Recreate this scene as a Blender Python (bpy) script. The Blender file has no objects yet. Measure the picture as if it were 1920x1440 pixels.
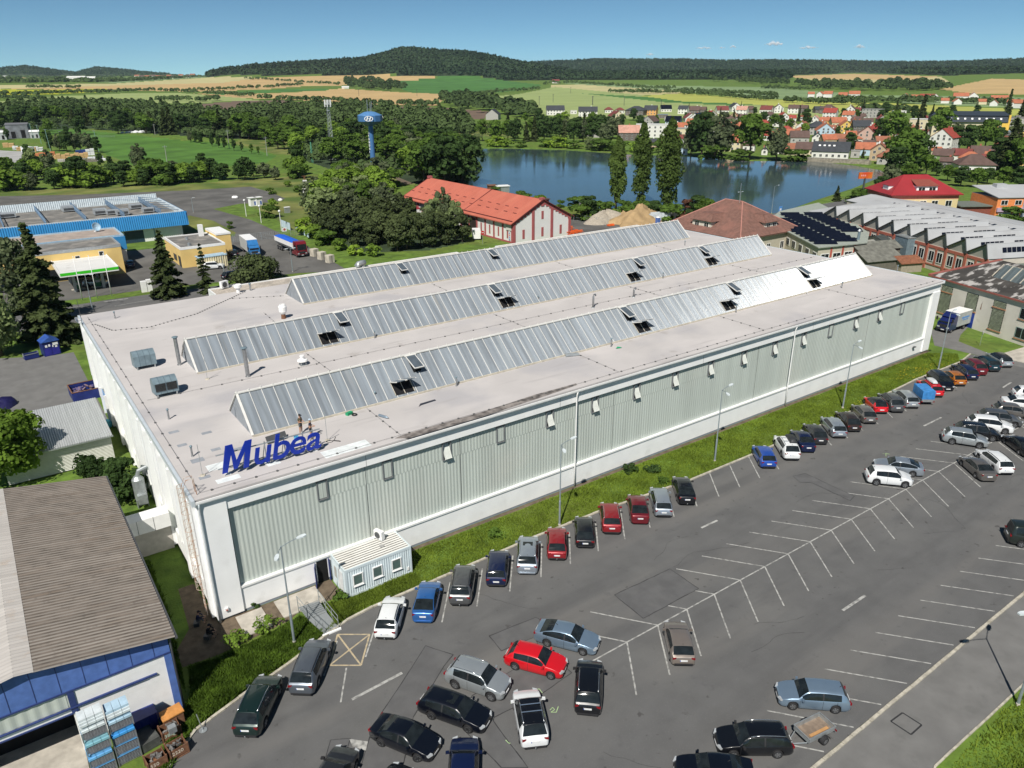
import bpy,math,random
import numpy as np
from mathutils import Vector,Matrix
random.seed(11);rng=np.random.default_rng(11)
S=bpy.context.scene;COL=S.collection
R_=math.radians
# camera
CAM=np.array([-8.38,-50.52,38.0]);FPX=1406.5
_p,_r=R_(22.044),R_(-0.35)
EX=np.array([.8155,-.5787,0]);EY=np.array([.5787,.8155,0]);EZ=np.array([0,0,1.])
FW=EY*math.cos(_p)-EZ*math.sin(_p);_up=EY*math.sin(_p)+EZ*math.cos(_p)
RT=EX*math.cos(_r)+_up*math.sin(_r);UP=-EX*math.sin(_r)+_up*math.cos(_r)
cd=bpy.data.cameras.new('camera');cam=bpy.data.objects.new('camera',cd);COL.objects.link(cam)
cd.sensor_width=36;cd.sensor_fit='HORIZONTAL';cd.lens=36*FPX/1920;cd.clip_end=60000;cd.clip_start=.5
cam.matrix_world=Matrix(((RT[0],UP[0],-FW[0],CAM[0]),(RT[1],UP[1],-FW[1],CAM[1]),(RT[2],UP[2],-FW[2],CAM[2]),(0,0,0,1)))
S.camera=cam
# sky, sun, exposure
SUN_EL=R_(49.5);SH=R_(40) # elevation; direction in which shadows fall
w=bpy.data.worlds.new('World');S.world=w;w.use_nodes=True
nt=w.node_tree;bg=nt.nodes['Background']
sky=nt.nodes.new('ShaderNodeTexSky');sky.sky_type='NISHITA';sky.sun_disc=False
sky.sun_elevation=SUN_EL;sky.sun_rotation=math.atan2(-math.cos(SH),-math.sin(SH))
sky.altitude=350;sky.air_density=.4;sky.dust_density=0;sky.ozone_density=4
_t=nt.nodes.new('ShaderNodeMix');_t.data_type='RGBA';_t.blend_type='MULTIPLY';_t.inputs[0].default_value=1;_t.inputs[7].default_value=(.82,1.05,.93,1)
nt.links.new(sky.outputs[0],_t.inputs[6]);nt.links.new(_t.outputs[2],bg.inputs[0]);bg.inputs[1].default_value=0.078
ld=bpy.data.lights.new('sun','SUN');ld.energy=4.9;ld.angle=R_(.53);ld.color=(1,.95,.87)
sun=bpy.data.objects.new('sun',ld);COL.objects.link(sun)
_d=Vector((math.cos(SH)*math.cos(SUN_EL),math.sin(SH)*math.cos(SUN_EL),-math.sin(SUN_EL)))
sun.rotation_euler=_d.to_track_quat('-Z','Y').to_euler();sun.location=(0,0,120)
S.view_settings.view_transform='Standard';S.view_settings.look='None'
S.view_settings.exposure=0.17;S.view_settings.gamma=1.0
try:
 S.cycles.max_bounces=6;S.cycles.transparent_max_bounces=24;S.cycles.volume_bounces=1
 S.cycles.sample_clamp_indirect=4
except Exception:pass
# photo pixel -> place on the ground
def ray(x,y):return FW+RT*(x-960)/FPX+UP*(720-y)/FPX
def px(x,y,z=0.):
 d=ray(x,y);t=(z-CAM[2])/d[2];return float(CAM[0]+d[0]*t),float(CAM[1]+d[1]*t)
def px3(x,y,z=0.):a=px(x,y,z);return(a[0],a[1],z)
def proj(P):
 P=np.atleast_2d(np.asarray(P,float));v=P-CAM;d=v@FW;d=np.where(d<.1,.1,d)
 return np.stack([960+FPX*(v@RT)/d,720-FPX*(v@UP)/d],1)
# terrain height
def _sky_to_h(tab,rc):
 xs,ys=zip(*tab);return np.array(xs,float),CAM[2]+rc*(150.5-np.array(ys,float))/FPX*1.04
HILL=_sky_to_h([(340,152),(380,146),(420,138),(480,132),(560,128),(640,124),(690,121),(720,115),(760,106),(790,107),(830,110),(880,112),(930,119),(970,127),(1010,132),(1080,143),(1150,156),(1240,164)],3500)
RID2=_sky_to_h([(900,150),(960,132),(1000,126),(1060,124),(1130,122),(1200,123),(1280,124),(1350,126),(1480,127),(1580,129),(1700,132),(1780,132),(1850,131),(1920,130),(2100,128),(2400,134)],5600)
RID3=_sky_to_h([(-500,130),(-100,132),(0,133),(60,130),(120,136),(150,139),(190,131),(240,135),(300,140),(330,141),(420,142),(480,146)],6600)
def sm(a,b,x):t=np.clip((x-a)/(b-a),0,1);return t*t*(3-2*t)
def _noise2(x,y):return np.sin(x*.011+1.3*np.sin(y*.007))*np.cos(y*.009+1.1*np.sin(x*.006))
LAKE_PX=[(820,283),(885,277),(960,277),(1060,280),(1180,288),(1280,291),(1400,300),(1520,300),(1600,308),(1652,317),(1662,326),(1625,341),(1600,351),(1530,373),(1460,398),(1390,396),(1270,395),(1140,389),(1050,384),(960,363),(880,352),(820,345)]
LAKE=np.array([px(*p)for p in LAKE_PX])
def inpoly(P,poly):
 poly=np.asarray(poly);x,y=P[:,0],P[:,1];c=np.zeros(len(P),bool);n=len(poly)
 for i in range(n):
  x1,y1=poly[i];x2,y2=poly[(i+1)%n]
  k=(y1>y)!=(y2>y)
  with np.errstate(divide='ignore',invalid='ignore'):xi=(x2-x1)*(y-y1)/(y2-y1+1e-12)+x1
  c^=k&(x<xi)
 return c
def sdist(P,poly):
 poly=np.asarray(poly);d=np.full(len(P),1e9)
 for i in range(len(poly)):
  a=poly[i];b=poly[(i+1)%len(poly)];ab=b-a
  t=np.clip(((P-a)@ab)/(ab@ab),0,1);q=a+t[:,None]*ab
  d=np.minimum(d,np.hypot(*(P-q).T))
 return np.where(inpoly(P,poly),d,-d)
def height(P):
 P=np.atleast_2d(np.asarray(P,float))[:,:2];v=P-CAM[:2];r=np.hypot(v[:,0],v[:,1])
 a=np.arctan2(v@EX[:2],v@EY[:2]);xs=960+FPX*np.tan(np.clip(a,-1.2,1.2))/math.cos(_p)*1.0
 z=48*(np.clip(r-600,0,2400)/2400)**1.2+np.clip(r-3000,0,None)*.008
 z=z+2.5*_noise2(P[:,0]*.5,P[:,1]*.5)*sm(700,1600,r)
 def blend(z,tab,r0,rc,r1):
  hx=np.interp(xs,tab[0],tab[1]);f=sm(r0,rc,r)*(1-sm(rc+200,r1,r))
  return np.where((xs>tab[0][0])&(xs<tab[0][-1]),np.maximum(z,z*(1-f)+hx*f),z)
 z=blend(z,HILL,2500,3500,4500)
 z=blend(z,RID2,4300,5600,8000)
 z=blend(z,RID3,5400,6600,8600)
 near=r<620
 if near.any():
  d=sdist(P[near],LAKE);z[near]-=1.6*sm(-3,6,d)
  # grassed bank on the left, mounds
  b=px(360,262);q=np.hypot((P[near,0]-b[0])/70,(P[near,1]-b[1])/45);z[near]+=4*np.exp(-q*q*1.5)
 return z
_RR=np.concatenate([np.linspace(20,700,900),np.geomspace(700,9000,900)[1:]])
def land(x,y):
 """first point of the terrain seen at this place of the photograph"""
 d=ray(x,y);h=math.hypot(d[0],d[1]);t=_RR/h;P=CAM+t[:,None]*d
 k=np.nonzero(P[:,2]<=height(P))[0];i=k[0]if len(k)else len(t)-1
 return float(P[i,0]),float(P[i,1]),float(height(P[i:i+1])[0])
def depth(p):return float((np.array([p[0],p[1],p[2]if len(p)>2 else 0])-CAM)@FW)
# mesh helpers
class MB:
 """collects faces; build() links them as one mesh object"""
 def __init__(s):s.v=[];s.f=[];s.m=[]
 def add(s,vs,fs,m=0):
  o=len(s.v);s.v+=[tuple(map(float,v))for v in vs]
  for f in fs:s.f.append([i+o for i in f]);s.m.append(m)
  return s
 def quad(s,a,b,c,d,m=0):return s.add([a,b,c,d],[(0,1,2,3)],m)
 def poly(s,pts,m=0):return s.add(pts,[tuple(range(len(pts)))],m)
 def box(s,x0,x1,y0,y1,z0,z1,m=0):
  return s.add([(x0,y0,z0),(x1,y0,z0),(x1,y1,z0),(x0,y1,z0),(x0,y0,z1),(x1,y0,z1),(x1,y1,z1),(x0,y1,z1)],
      [(3,2,1,0),(4,5,6,7),(0,1,5,4),(1,2,6,5),(2,3,7,6),(3,0,4,7)],m)
 def obox(s,c,u,v,w,m=0):
  c,u,v,w=map(np.array,(c,u,v,w));P=[]
  for k in(-1,1):
   for(i,j)in((-1,-1),(1,-1),(1,1),(-1,1)):P.append(c+i*u+j*v+k*w)
  return s.add(P,[(3,2,1,0),(4,5,6,7),(0,1,5,4),(1,2,6,5),(2,3,7,6),(3,0,4,7)],m)
 def prism(s,pts,z0,z1,m=0):
  n=len(pts);a=sum(pts[i][0]*pts[(i+1)%n][1]-pts[(i+1)%n][0]*pts[i][1]for i in range(n))
  if a<0:pts=pts[::-1]
  V=[(p[0],p[1],z0)for p in pts]+[(p[0],p[1],z1)for p in pts]
  return s.add(V,[tuple(range(n))[::-1],tuple(range(n,2*n))]+[(i,(i+1)%n,n+(i+1)%n,n+i)for i in range(n)],m)
 def extr(s,pts,axis,a,b,m=0):
  """profile pts extruded along axis 'x' (pts are y,z) or 'y' (pts are x,z)"""
  n=len(pts)
  mk=(lambda p,t:(t,p[0],p[1]))if axis=='x' else(lambda p,t:(p[0],t,p[1]))
  V=[mk(p,a)for p in pts]+[mk(p,b)for p in pts]
  return s.add(V,[tuple(range(n)),tuple(range(n,2*n))[::-1]]+[(i,n+i,n+(i+1)%n,(i+1)%n)for i in range(n)],m)
 def tube(s,path,r,n=8,m=0,cap=True):
  path=[Vector(p)for p in path];rs=r if isinstance(r,(list,tuple))else[r]*len(path);rings=[]
  for i,p in enumerate(path):
   t=(path[min(i+1,len(path)-1)]-path[max(i-1,0)]).normalized()
   a=t.cross(Vector((0,0,1))if abs(t.z)<.95 else Vector((1,0,0))).normalized();b=t.cross(a)
   rings.append([p+rs[i]*(a*math.cos(2*math.pi*k/n)+b*math.sin(2*math.pi*k/n))for k in range(n)])
  V=[q for R in rings for q in R];F=[]
  for i in range(len(path)-1):
   for k in range(n):F.append((i*n+k,(i+1)*n+k,(i+1)*n+(k+1)%n,i*n+(k+1)%n))
  if cap:F+=[tuple(range(n)),tuple(range((len(path)-1)*n,len(path)*n))[::-1]]
  return s.add(V,F,m)
 def lathe(s,prof,c=(0,0,0),n=16,m=0,sx=1,sy=1,cap=True):
  V=[];F=[]
  for(r,z)in prof:
   for k in range(n):V.append((c[0]+sx*r*math.cos(2*math.pi*k/n),c[1]+sy*r*math.sin(2*math.pi*k/n),c[2]+z))
  for i in range(len(prof)-1):
   for k in range(n):F.append((i*n+k,i*n+(k+1)%n,(i+1)*n+(k+1)%n,(i+1)*n+k))
  if cap:F+=[tuple(range(n))[::-1],tuple(range((len(prof)-1)*n,len(prof)*n))]
  return s.add(V,F,m)
 def corr(s,o,along,up,L,H,per,amp,nrm,m=0,k=6,rows=1,shape='sin'):
  """corrugated sheet: waves counted along 'along', ridges running 'up'"""
  o,along,up,nrm=map(np.array,(o,along,up,nrm));n=int(L/per*k)+1
  tt=np.linspace(0,L,n);ph=2*np.pi*tt/per;wv=np.sin(ph)if shape=='sin' else np.clip(np.sin(ph)*2.2,-1,1)
  base=o+tt[:,None]*along+(amp*wv)[:,None]*nrm
  V=np.concatenate([base+up*H*j/rows for j in range(rows+1)]);F=[]
  for j in range(rows):
   F+=[(j*n+i,j*n+i+1,(j+1)*n+i+1,(j+1)*n+i)for i in range(n-1)]
  return s.add(V,F,m)
 def build(s,name,mats,parent=None,smooth=False,loc=None,rz=None):
  me=bpy.data.meshes.new(name);me.from_pydata(s.v,[],s.f)
  for mt in(mats if isinstance(mats,(list,tuple))else[mats]):me.materials.append(mt)
  me.polygons.foreach_set('material_index',s.m)
  if smooth:me.polygons.foreach_set('use_smooth',[True]*len(s.f))
  me.update();return put(name,me,parent,loc,rz)
def put(name,me,parent=None,loc=None,rz=None):
 o=bpy.data.objects.new(name,me);COL.objects.link(o)
 if parent is not None:o.parent=parent
 if loc is not None:o.location=loc
 if rz is not None:o.rotation_euler=(0,0,rz)
 return o
def npmesh(name,V,F,mats,midx=None,smooth=False):
 """V (n,3), F (m,k) arrays -> mesh datablock"""
 me=bpy.data.meshes.new(name);V=np.asarray(V,np.float32);F=np.asarray(F,np.int32);k=F.shape[1]
 me.vertices.add(len(V));me.vertices.foreach_set('co',V.ravel())
 me.loops.add(F.size);me.loops.foreach_set('vertex_index',F.ravel())
 me.polygons.add(len(F));me.polygons.foreach_set('loop_start',np.arange(0,F.size,k,dtype=np.int32))
 for mt in(mats if isinstance(mats,(list,tuple))else[mats]):me.materials.append(mt)
 if midx is not None:me.polygons.foreach_set('material_index',np.asarray(midx,np.int32))
 if smooth:me.polygons.foreach_set('use_smooth',np.ones(len(F),bool))
 me.update(calc_edges=True);me.validate();return me
def tag(o,label=None,cat=None,group=None,kind=None):
 if label:o['label']=label
 if cat:o['category']=cat
 if group:o['group']=group
 if kind:o['kind']=kind
 return o
def thing(name,label,cat,loc=(0,0,0),rz=0,group=None):
 o=bpy.data.objects.new(name,None);COL.objects.link(o);o.empty_display_size=.5
 o.location=loc;o.rotation_euler=(0,0,rz);return tag(o,label,cat,group)
def dup(root,loc,rz,label=None,group=None,scale=None):
 r=root.copy();COL.objects.link(r);r.location=loc;r.rotation_euler=(0,0,rz)
 if label:r['label']=label
 if group:r['group']=group
 if scale is not None:r.scale=scale
 for ch in list(root.children):
  c=ch.copy();COL.objects.link(c);c.parent=r
  for gc in list(ch.children):
   d=gc.copy();COL.objects.link(d);d.parent=c
 return r
ORD=['','first','second','third','fourth','fifth','sixth','seventh','eighth','ninth','tenth','eleventh','twelfth','thirteenth','fourteenth','fifteenth','sixteenth','seventeenth','eighteenth','nineteenth','twentieth']
def nth(i):
 if i<=20:return ORD[i]
 t={2:'twenty',3:'thirty',4:'forty',5:'fifty',6:'sixty',7:'seventy',8:'eighty',9:'ninety'}[i//10]
 return(t[:-1]+'ieth')if i%10==0 else t+'-'+ORD[i%10]
# materials
_MC={}
def M(name,col,rough=.8,metal=0.,var=.12,scale=2.,world=False,bump=0.,bscale=8.,col2=None,spec=.35,stretch=None,coat=0.,alpha=None,detail=5.):
 if name in _MC:return _MC[name]
 m=bpy.data.materials.new(name);m.use_nodes=True;N=m.node_tree.nodes;L=m.node_tree.links;b=N['Principled BSDF']
 b.inputs['Roughness'].default_value=rough;b.inputs['Metallic'].default_value=metal
 b.inputs['Specular IOR Level'].default_value=spec;b.inputs['Coat Weight'].default_value=coat
 if world:src=N.new('ShaderNodeNewGeometry').outputs['Position']
 else:src=N.new('ShaderNodeTexCoord').outputs['Object']
 if stretch:
  mp=N.new('ShaderNodeMapping');mp.inputs['Scale'].default_value=stretch;L.new(src,mp.inputs[0]);src=mp.outputs[0]
 nz=N.new('ShaderNodeTexNoise');nz.inputs['Scale'].default_value=scale;nz.inputs['Detail'].default_value=detail;L.new(src,nz.inputs['Vector'])
 rp=N.new('ShaderNodeValToRGB');e=rp.color_ramp.elements
 c1=tuple(c*(1-var)for c in col);c2=tuple(min(1,c*(1+var))for c in col)if col2 is None else col2
 if col2 is not None:c1=col
 e[0].position=.34;e[1].position=.66;e[0].color=(*c1,1);e[1].color=(*c2,1)
 L.new(nz.outputs[0],rp.inputs[0]);L.new(rp.outputs[0],b.inputs['Base Color'])
 if bump:
  n2=N.new('ShaderNodeTexNoise');n2.inputs['Scale'].default_value=bscale;n2.inputs['Detail'].default_value=4;L.new(src,n2.inputs['Vector'])
  bp=N.new('ShaderNodeBump');bp.inputs['Strength'].default_value=bump;bp.inputs['Distance'].default_value=.1
  L.new(n2.outputs[0],bp.inputs['Height']);L.new(bp.outputs[0],b.inputs['Normal'])
 _MC[name]=m;return m
def mixin(m,col,scale,lo,hi,stretch=None,world=True,amount=1.,detail=6.):
 """adds a second colour over a material where a noise lies between lo and hi (dirt, wear, patches)"""
 N=m.node_tree.nodes;L=m.node_tree.links;b=N['Principled BSDF'];old=b.inputs['Base Color'].links[0].from_socket
 src=N.new('ShaderNodeNewGeometry').outputs['Position']if world else N.new('ShaderNodeTexCoord').outputs['Object']
 if stretch:
  mp=N.new('ShaderNodeMapping');mp.inputs['Scale'].default_value=stretch;L.new(src,mp.inputs[0]);src=mp.outputs[0]
 nz=N.new('ShaderNodeTexNoise');nz.inputs['Scale'].default_value=scale;nz.inputs['Detail'].default_value=detail;L.new(src,nz.inputs['Vector'])
 mr=N.new('ShaderNodeMapRange');mr.inputs[1].default_value=lo;mr.inputs[2].default_value=hi;mr.inputs[3].default_value=0;mr.inputs[4].default_value=amount
 L.new(nz.outputs[0],mr.inputs[0]);mx=N.new('ShaderNodeMix');mx.data_type='RGBA'
 L.new(mr.outputs[0],mx.inputs[0]);L.new(old,mx.inputs[6]);mx.inputs[7].default_value=(*col,1);L.new(mx.outputs[2],b.inputs['Base Color'])
 return m
def LEAF(name,col,var=.32,trans=.33,scale=.35):
 m=bpy.data.materials.new(name);m.use_nodes=True;N=m.node_tree.nodes;L=m.node_tree.links
 for n in list(N):
  if n.type=='BSDF_PRINCIPLED':N.remove(n)
 out=N['Material Output'];tc=N.new('ShaderNodeTexCoord');oi=N.new('ShaderNodeObjectInfo')
 nz=N.new('ShaderNodeTexNoise');nz.inputs['Scale'].default_value=scale;nz.inputs['Detail'].default_value=6;L.new(tc.outputs['Object'],nz.inputs['Vector'])
 ad=N.new('ShaderNodeMath');ad.operation='MULTIPLY_ADD';L.new(oi.outputs['Random'],ad.inputs[0]);ad.inputs[1].default_value=.22;ad.inputs[2].default_value=-.11
 ad2=N.new('ShaderNodeMath');ad2.operation='ADD';L.new(nz.outputs[0],ad2.inputs[0]);L.new(ad.outputs[0],ad2.inputs[1])
 rp=N.new('ShaderNodeValToRGB');e=rp.color_ramp.elements;e[0].position=.3;e[1].position=.7
 e[0].color=(*[c*(1-var)for c in col],1);e[1].color=(col[0]*(1+var*1.2),col[1]*(1+var),col[2]*(1+var*.6),1)
 L.new(ad2.outputs[0],rp.inputs[0])
 d=N.new('ShaderNodeBsdfDiffuse');t=N.new('ShaderNodeBsdfTranslucent');mx=N.new('ShaderNodeMixShader');mx.inputs[0].default_value=trans
 L.new(rp.outputs[0],d.inputs[0]);L.new(rp.outputs[0],t.inputs[0]);L.new(d.outputs[0],mx.inputs[1]);L.new(t.outputs[0],mx.inputs[2]);L.new(mx.outputs[0],out.inputs[0])
 return m
WHITE=M('white_plaster',(.85,.855,.85),.75,var=.04,scale=.6,world=True)
mixin(WHITE,(.45,.45,.42),.5,.62,.9,amount=.5)
WPAINT=M('white_paint',(.80,.80,.79),.5,var=.04)
GREYM=M('galvanised_metal',(.42,.45,.46),.45,.6,var=.12,scale=3)
DGREY=M('dark_grey_metal',(.09,.095,.1),.5,.3)
BLACK=M('black_void',(.008,.008,.009),.9,var=.3)
RUBBER=M('black_rubber',(.02,.02,.022),.8)
GLASS=M('dark_window_glass',(.014,.018,.02),.06,spec=.45,var=.3)
CONC=M('concrete',(.42,.39,.34),.9,var=.18,scale=1.2,world=True,bump=.15,bscale=12)
BLUEP=M('blue_paint',(.085,.16,.42),.5,var=.12)
DBLUE=M('deep_blue_paint',(.016,.028,.15),.45,var=.15)
REDB=M('red_paint',(.42,.09,.07),.6,var=.15)
ORANGE=M('orange_paint',(.75,.14,.03),.55,var=.2)
YELLOW=M('yellow_plaster',(.72,.52,.2),.8,var=.06,scale=.4)
RUST=M('rusty_steel',(.13,.06,.035),.85,var=.4,scale=4,col2=(.22,.11,.06))
WOODB=M('brown_wood',(.2,.13,.08),.8,var=.25,scale=3)
# ground materials
GRASS=M('grass',(.105,.175,.024),.95,var=.3,scale=.35,world=True,bump=.6,bscale=6,detail=8)
mixin(GRASS,(.15,.15,.035),.05,.5,.75,amount=.7);mixin(GRASS,(.045,.095,.014),.9,.5,.7,amount=.6)
MEADOW=M('meadow',(.07,.16,.022),.95,var=.25,scale=.06,world=True,bump=.4,bscale=1.5,detail=8)
DRYG=M('dry_meadow',(.17,.18,.05),.95,var=.3,scale=.1,world=True,bump=.4,bscale=2,detail=8)
mixin(DRYG,(.07,.12,.02),.06,.42,.6,amount=.9)
def field(n,col,var=.08,scale=.02):return M(n,col,.95,var=var,scale=scale,world=True,detail=8)
WHEAT=field('ripe_wheat',(.47,.33,.15));PALEW=field('pale_barley',(.45,.41,.2));RAPE=field('yellow_rapeseed',(.36,.38,.015))
LGREEN=field('light_green_crop',(.27,.33,.12));CROP=field('green_crop',(.06,.16,.03),.2);BARE=field('ploughed_soil',(.15,.105,.075),.2,.05)
YGREEN=field('yellow_green_crop',(.36,.38,.08));TEAL=field('pale_green_crop',(.19,.27,.12),.15)
WOODG=field('forest_floor',(.03,.05,.02),.35,.05)
ASPH=M('asphalt',(.115,.115,.115),.9,var=.07,scale=.5,world=True,bump=.25,bscale=40,detail=9)
mixin(ASPH,(.14,.14,.137),.16,.5,.72,amount=.75);mixin(ASPH,(.088,.088,.09),.35,.56,.72,amount=.6,stretch=(.5,1.6,1));mixin(ASPH,(.2,.2,.19),14,.6,.75,amount=.5);mixin(ASPH,(.155,.15,.143),.5,.5,.66,amount=.6,stretch=(.05,.5,1));mixin(ASPH,(.08,.08,.082),.4,.56,.68,amount=.5,stretch=(.06,.7,1));mixin(ASPH,(.06,.058,.057),1.1,.66,.72,amount=.8)
mixin(ASPH,(.085,.085,.088),.9,.64,.72,amount=.5)
ASPHP=M('asphalt_patch',(.105,.105,.107),.9,var=.1,scale=.8,world=True,bump=.2,bscale=40)
mixin(ASPHP,(.14,.14,.138),.7,.5,.75,amount=.6)
ASPHO=M('old_asphalt',(.12,.117,.11),.95,var=.25,scale=.15,world=True,bump=.3,bscale=5,detail=9)
mixin(ASPHO,(.065,.065,.066),.3,.55,.7,amount=.7)
PAVE=M('footway_asphalt',(.165,.163,.158),.92,var=.1,scale=.7,world=True,bump=.2,bscale=40,detail=9);mixin(PAVE,(.145,.143,.14),.25,.5,.7,amount=.7)
mixin(PAVE,(.13,.13,.125),.6,.6,.68,amount=.6)
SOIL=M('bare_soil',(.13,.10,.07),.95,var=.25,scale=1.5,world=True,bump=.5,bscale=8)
SAND=M('sand',(.36,.25,.13),.95,var=.2,scale=.5,world=True,bump=.6,bscale=3)
GRAVEL=M('gravel',(.36,.32,.26),.95,var=.2,scale=3,world=True,bump=.6,bscale=10)
LINE=M('worn_white_marking',(.42,.42,.40),.8,var=.12,scale=6,world=True);mixin(LINE,(.17,.17,.165),3.0,.44,.64,amount=.9)
LINEY=M('faded_yellow_marking',(.46,.38,.25),.85,var=.1,scale=6,world=True);mixin(LINEY,(.2,.19,.17),3,.5,.7,amount=.8)
CRACK=M('tar_seam',(.035,.035,.037),.6,world=True)
KERB=M('kerb_stone',(.44,.41,.34),.9,var=.2,scale=2.5,world=True,bump=.3,bscale=10)
mixin(KERB,(.22,.2,.15),1.2,.55,.7,amount=.7)
# the terrain: one polar sheet split by land use
az=np.radians(np.concatenate([np.arange(-180,-44,6),np.linspace(-40,40,900),np.arange(46,180,6)]))
dr=[1.0];
while dr[-1]<40:dr.append(dr[-1]*1.25)
while dr[-1]<9500:dr.append(dr[-1]+max(1.2,min(dr[-1]**2/(38*703)*.6,dr[-1]*.025)))
rr=np.array(dr);NA,NR=len(az),len(rr)
A,Rr=np.meshgrid(az,rr,indexing='ij')
PX_=CAM[0]+Rr*(np.sin(A)*EX[0]+np.cos(A)*EY[0]);PY_=CAM[1]+Rr*(np.sin(A)*EX[1]+np.cos(A)*EY[1])
XY=np.stack([PX_.ravel(),PY_.ravel()],1);ZZ=height(XY);TV=np.column_stack([XY,ZZ])
idx=np.arange(NA*NR).reshape(NA,NR);i2=np.roll(idx,-1,0)
TF=np.stack([idx[:,:-1],idx[:,1:],i2[:,1:],i2[:,:-1]],-1).reshape(-1,4)[:,::-1]
FC=TV[TF].mean(1);FP=proj(FC);FR=np.hypot(FC[:,0]-CAM[0],FC[:,1]-CAM[1])
front=(FC-CAM)@FW>10
cls=np.zeros(len(TF),int)
def z1(pts):return[(x/3,60+y/3)for x,y in pts]
def z2(pts):return[(640+x/3,60+y/3)for x,y in pts]
def z3(pts):return[(1280+x/3,60+y/3)for x,y in pts]
FIELDS=[
 ('meadow_grass',MEADOW,[[(-400,240),(0,225),(90,238),(240,252),(330,262),(430,270),(520,292),(500,305),(380,316),(250,310),(200,290),(120,250),(0,262),(-400,300)]],0,1200),
 ('dry_meadow_grass',DRYG,[[(-400,362),(0,362),(150,350),(330,348),(470,335),(560,330),(650,330),(660,350),(600,400),(560,440),(500,400),(440,372),(300,372),(0,384),(-400,395)],[(470,250),(560,245),(640,275),(640,290),(520,290),(440,268)],[(345,398),(400,408),(452,438),(440,452),(330,448)],[(860,232),(960,236),(960,258),(860,255)],[(640,330),(760,330),(790,345),(700,352)]],0,1200),
 ('grove_floor',WOODG,[[(560,268),(600,250),(700,246),(880,258),(892,330),(870,352),(790,348),(690,318),(620,318),(570,300)],[(-60,246),(0,226),(200,222),(420,246),(560,252),(560,266),(300,252),(150,240),(-60,256)],[(590,440),(610,395),(720,375),(840,430),(875,455),(800,470),(690,474),(620,458)]],0,1500),
 ('ripe_wheat_field',WHEAT,[z1([(0,322),(300,312),(800,297),(1260,285),(1420,262),(1900,242),(1960,240),(1960,300),(1700,306),(1500,322),(1130,336),(900,332),(640,324),(300,322)]),z1([(1080,345),(1300,352),(1820,334),(1960,330),(1960,400),(1600,378),(1350,372)]),z2([(-60,242),(560,242),(490,265),(250,280),(-60,275)]),[(560,172),(640,166),(750,173),(853,177),(872,180),(830,188),(817,199),(640,193),(560,186)],z3([(550,248),(960,235),(1450,250),(1260,268),(1010,268),(700,262)]),z3([(1440,322),(1740,262),(1960,268),(1960,352),(1620,345)]),z1([(60,250),(700,224),(720,232),(380,250),(60,262)])],650,5400),
 ('pale_barley_field',PALEW,[z1([(-300,300),(0,298),(650,290),(1230,252),(1420,252),(1420,262),(1260,285),(800,297),(0,321),(-300,325)]),[(1033,160),(1080,158),(1270,170),(1290,176),(1200,178),(1100,172),(1035,168)],z3([(700,262),(1010,268),(1260,268),(1450,250),(1500,280),(1100,305),(800,295)])],650,5400),
 ('rapeseed_field',RAPE,[z1([(-400,328),(0,325),(600,320),(640,334),(300,350),(0,354),(-400,358)])],650,4000),
 ('light_green_field',LGREEN,[z1([(-300,390),(0,392),(200,366),(700,345),(1000,342),(1350,370),(1480,386),(1100,396),(850,402),(400,390),(0,412)]),[(883,183),(970,177),(1040,163),(1200,178),(1300,190),(1420,197),(1600,212),(1500,225),(1280,222),(1060,222),(930,198)],z1([(-300,398),(100,388),(240,405),(120,425),(-300,425)])],650,4000),
 ('green_field',CROP,[z2([(250,280),(520,262),(560,245),(740,247),(960,278),(1130,297),(1100,318),(900,338),(640,352),(380,338)]),z1([(1150,346),(1500,326),(1830,317),(1860,328),(1500,341),(1250,353)]),[(1090,175),(1250,192),(1420,200),(1360,193),(1220,182)]],650,4500),
 ('ploughed_field',BARE,[[(360,196),(440,190),(520,187),(573,193),(640,199),(700,199),(830,202),(917,209),(908,223),(800,226),(700,223),(540,219),(440,216)]],650,3000),
 ('yellow_green_field',YGREEN,[[(1280,175),(1400,184),(1500,189),(1700,195),(1930,206),(2300,210),(2300,225),(1920,217),(1700,209),(1590,211),(1420,196),(1280,190),(1200,180)]],650,4000),
 ('pale_green_field',TEAL,[[(1040,155),(1280,161),(1440,164),(1613,177),(1500,187),(1380,181),(1280,171),(1080,158)],z1([(380,250),(720,232),(1180,228),(1230,250),(650,288),(380,270)]),[(1613,178),(1920,182),(2300,184),(2300,205),(1920,203),(1700,194)]],650,5400),
]
for k,(nm,mt,polys,r0,r1)in enumerate(FIELDS):
 for pl in polys:
  s_=inpoly(FP,pl)&front&(FR>r0)&(FR<r1);cls[s_]=k+1
# wooded hills
NF=len(FIELDS)+1
hz=48*(np.clip(FR-600,0,2400)/2400)**1.2+np.clip(FR-3000,0,None)*.008
HW=z2([(-760,255),(-600,240),(-400,245),(0,240),(560,240),(760,247),(1000,285),(1200,290),(1500,300),(1920,310),(2300,305),(2700,315),(2900,320),(2600,290),(2520,262),(2480,245),(2900,230),(3400,245),(3860,232),(4200,230),(4200,-60),(-760,-60)])
cls[inpoly(FP,HW)&front&(((FR>2500)&(cls==0))|(FR>3000))]=NF
cls[(FC[:,2]-hz>22)&(FR>2400)]=NF
cls[(FC[:,2]-hz>9)&(FR>5400)]=NF
def part_mesh(k):
 f=TF[cls==k];u,inv=np.unique(f,return_inverse=True);return TV[u],inv.reshape(f.shape)
def emit(nm,k,mt):
 if not(cls==k).any():return None
 V,F=part_mesh(k);o=put(nm,npmesh(nm,V,F,mt,smooth=True));return tag(o,kind='structure')
emit('ground',0,GRASS)
for k,(nm,mt,*_q)in enumerate(FIELDS):emit(nm,k+1,mt)
emit('wooded_hills',NF,WOODG)
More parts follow.
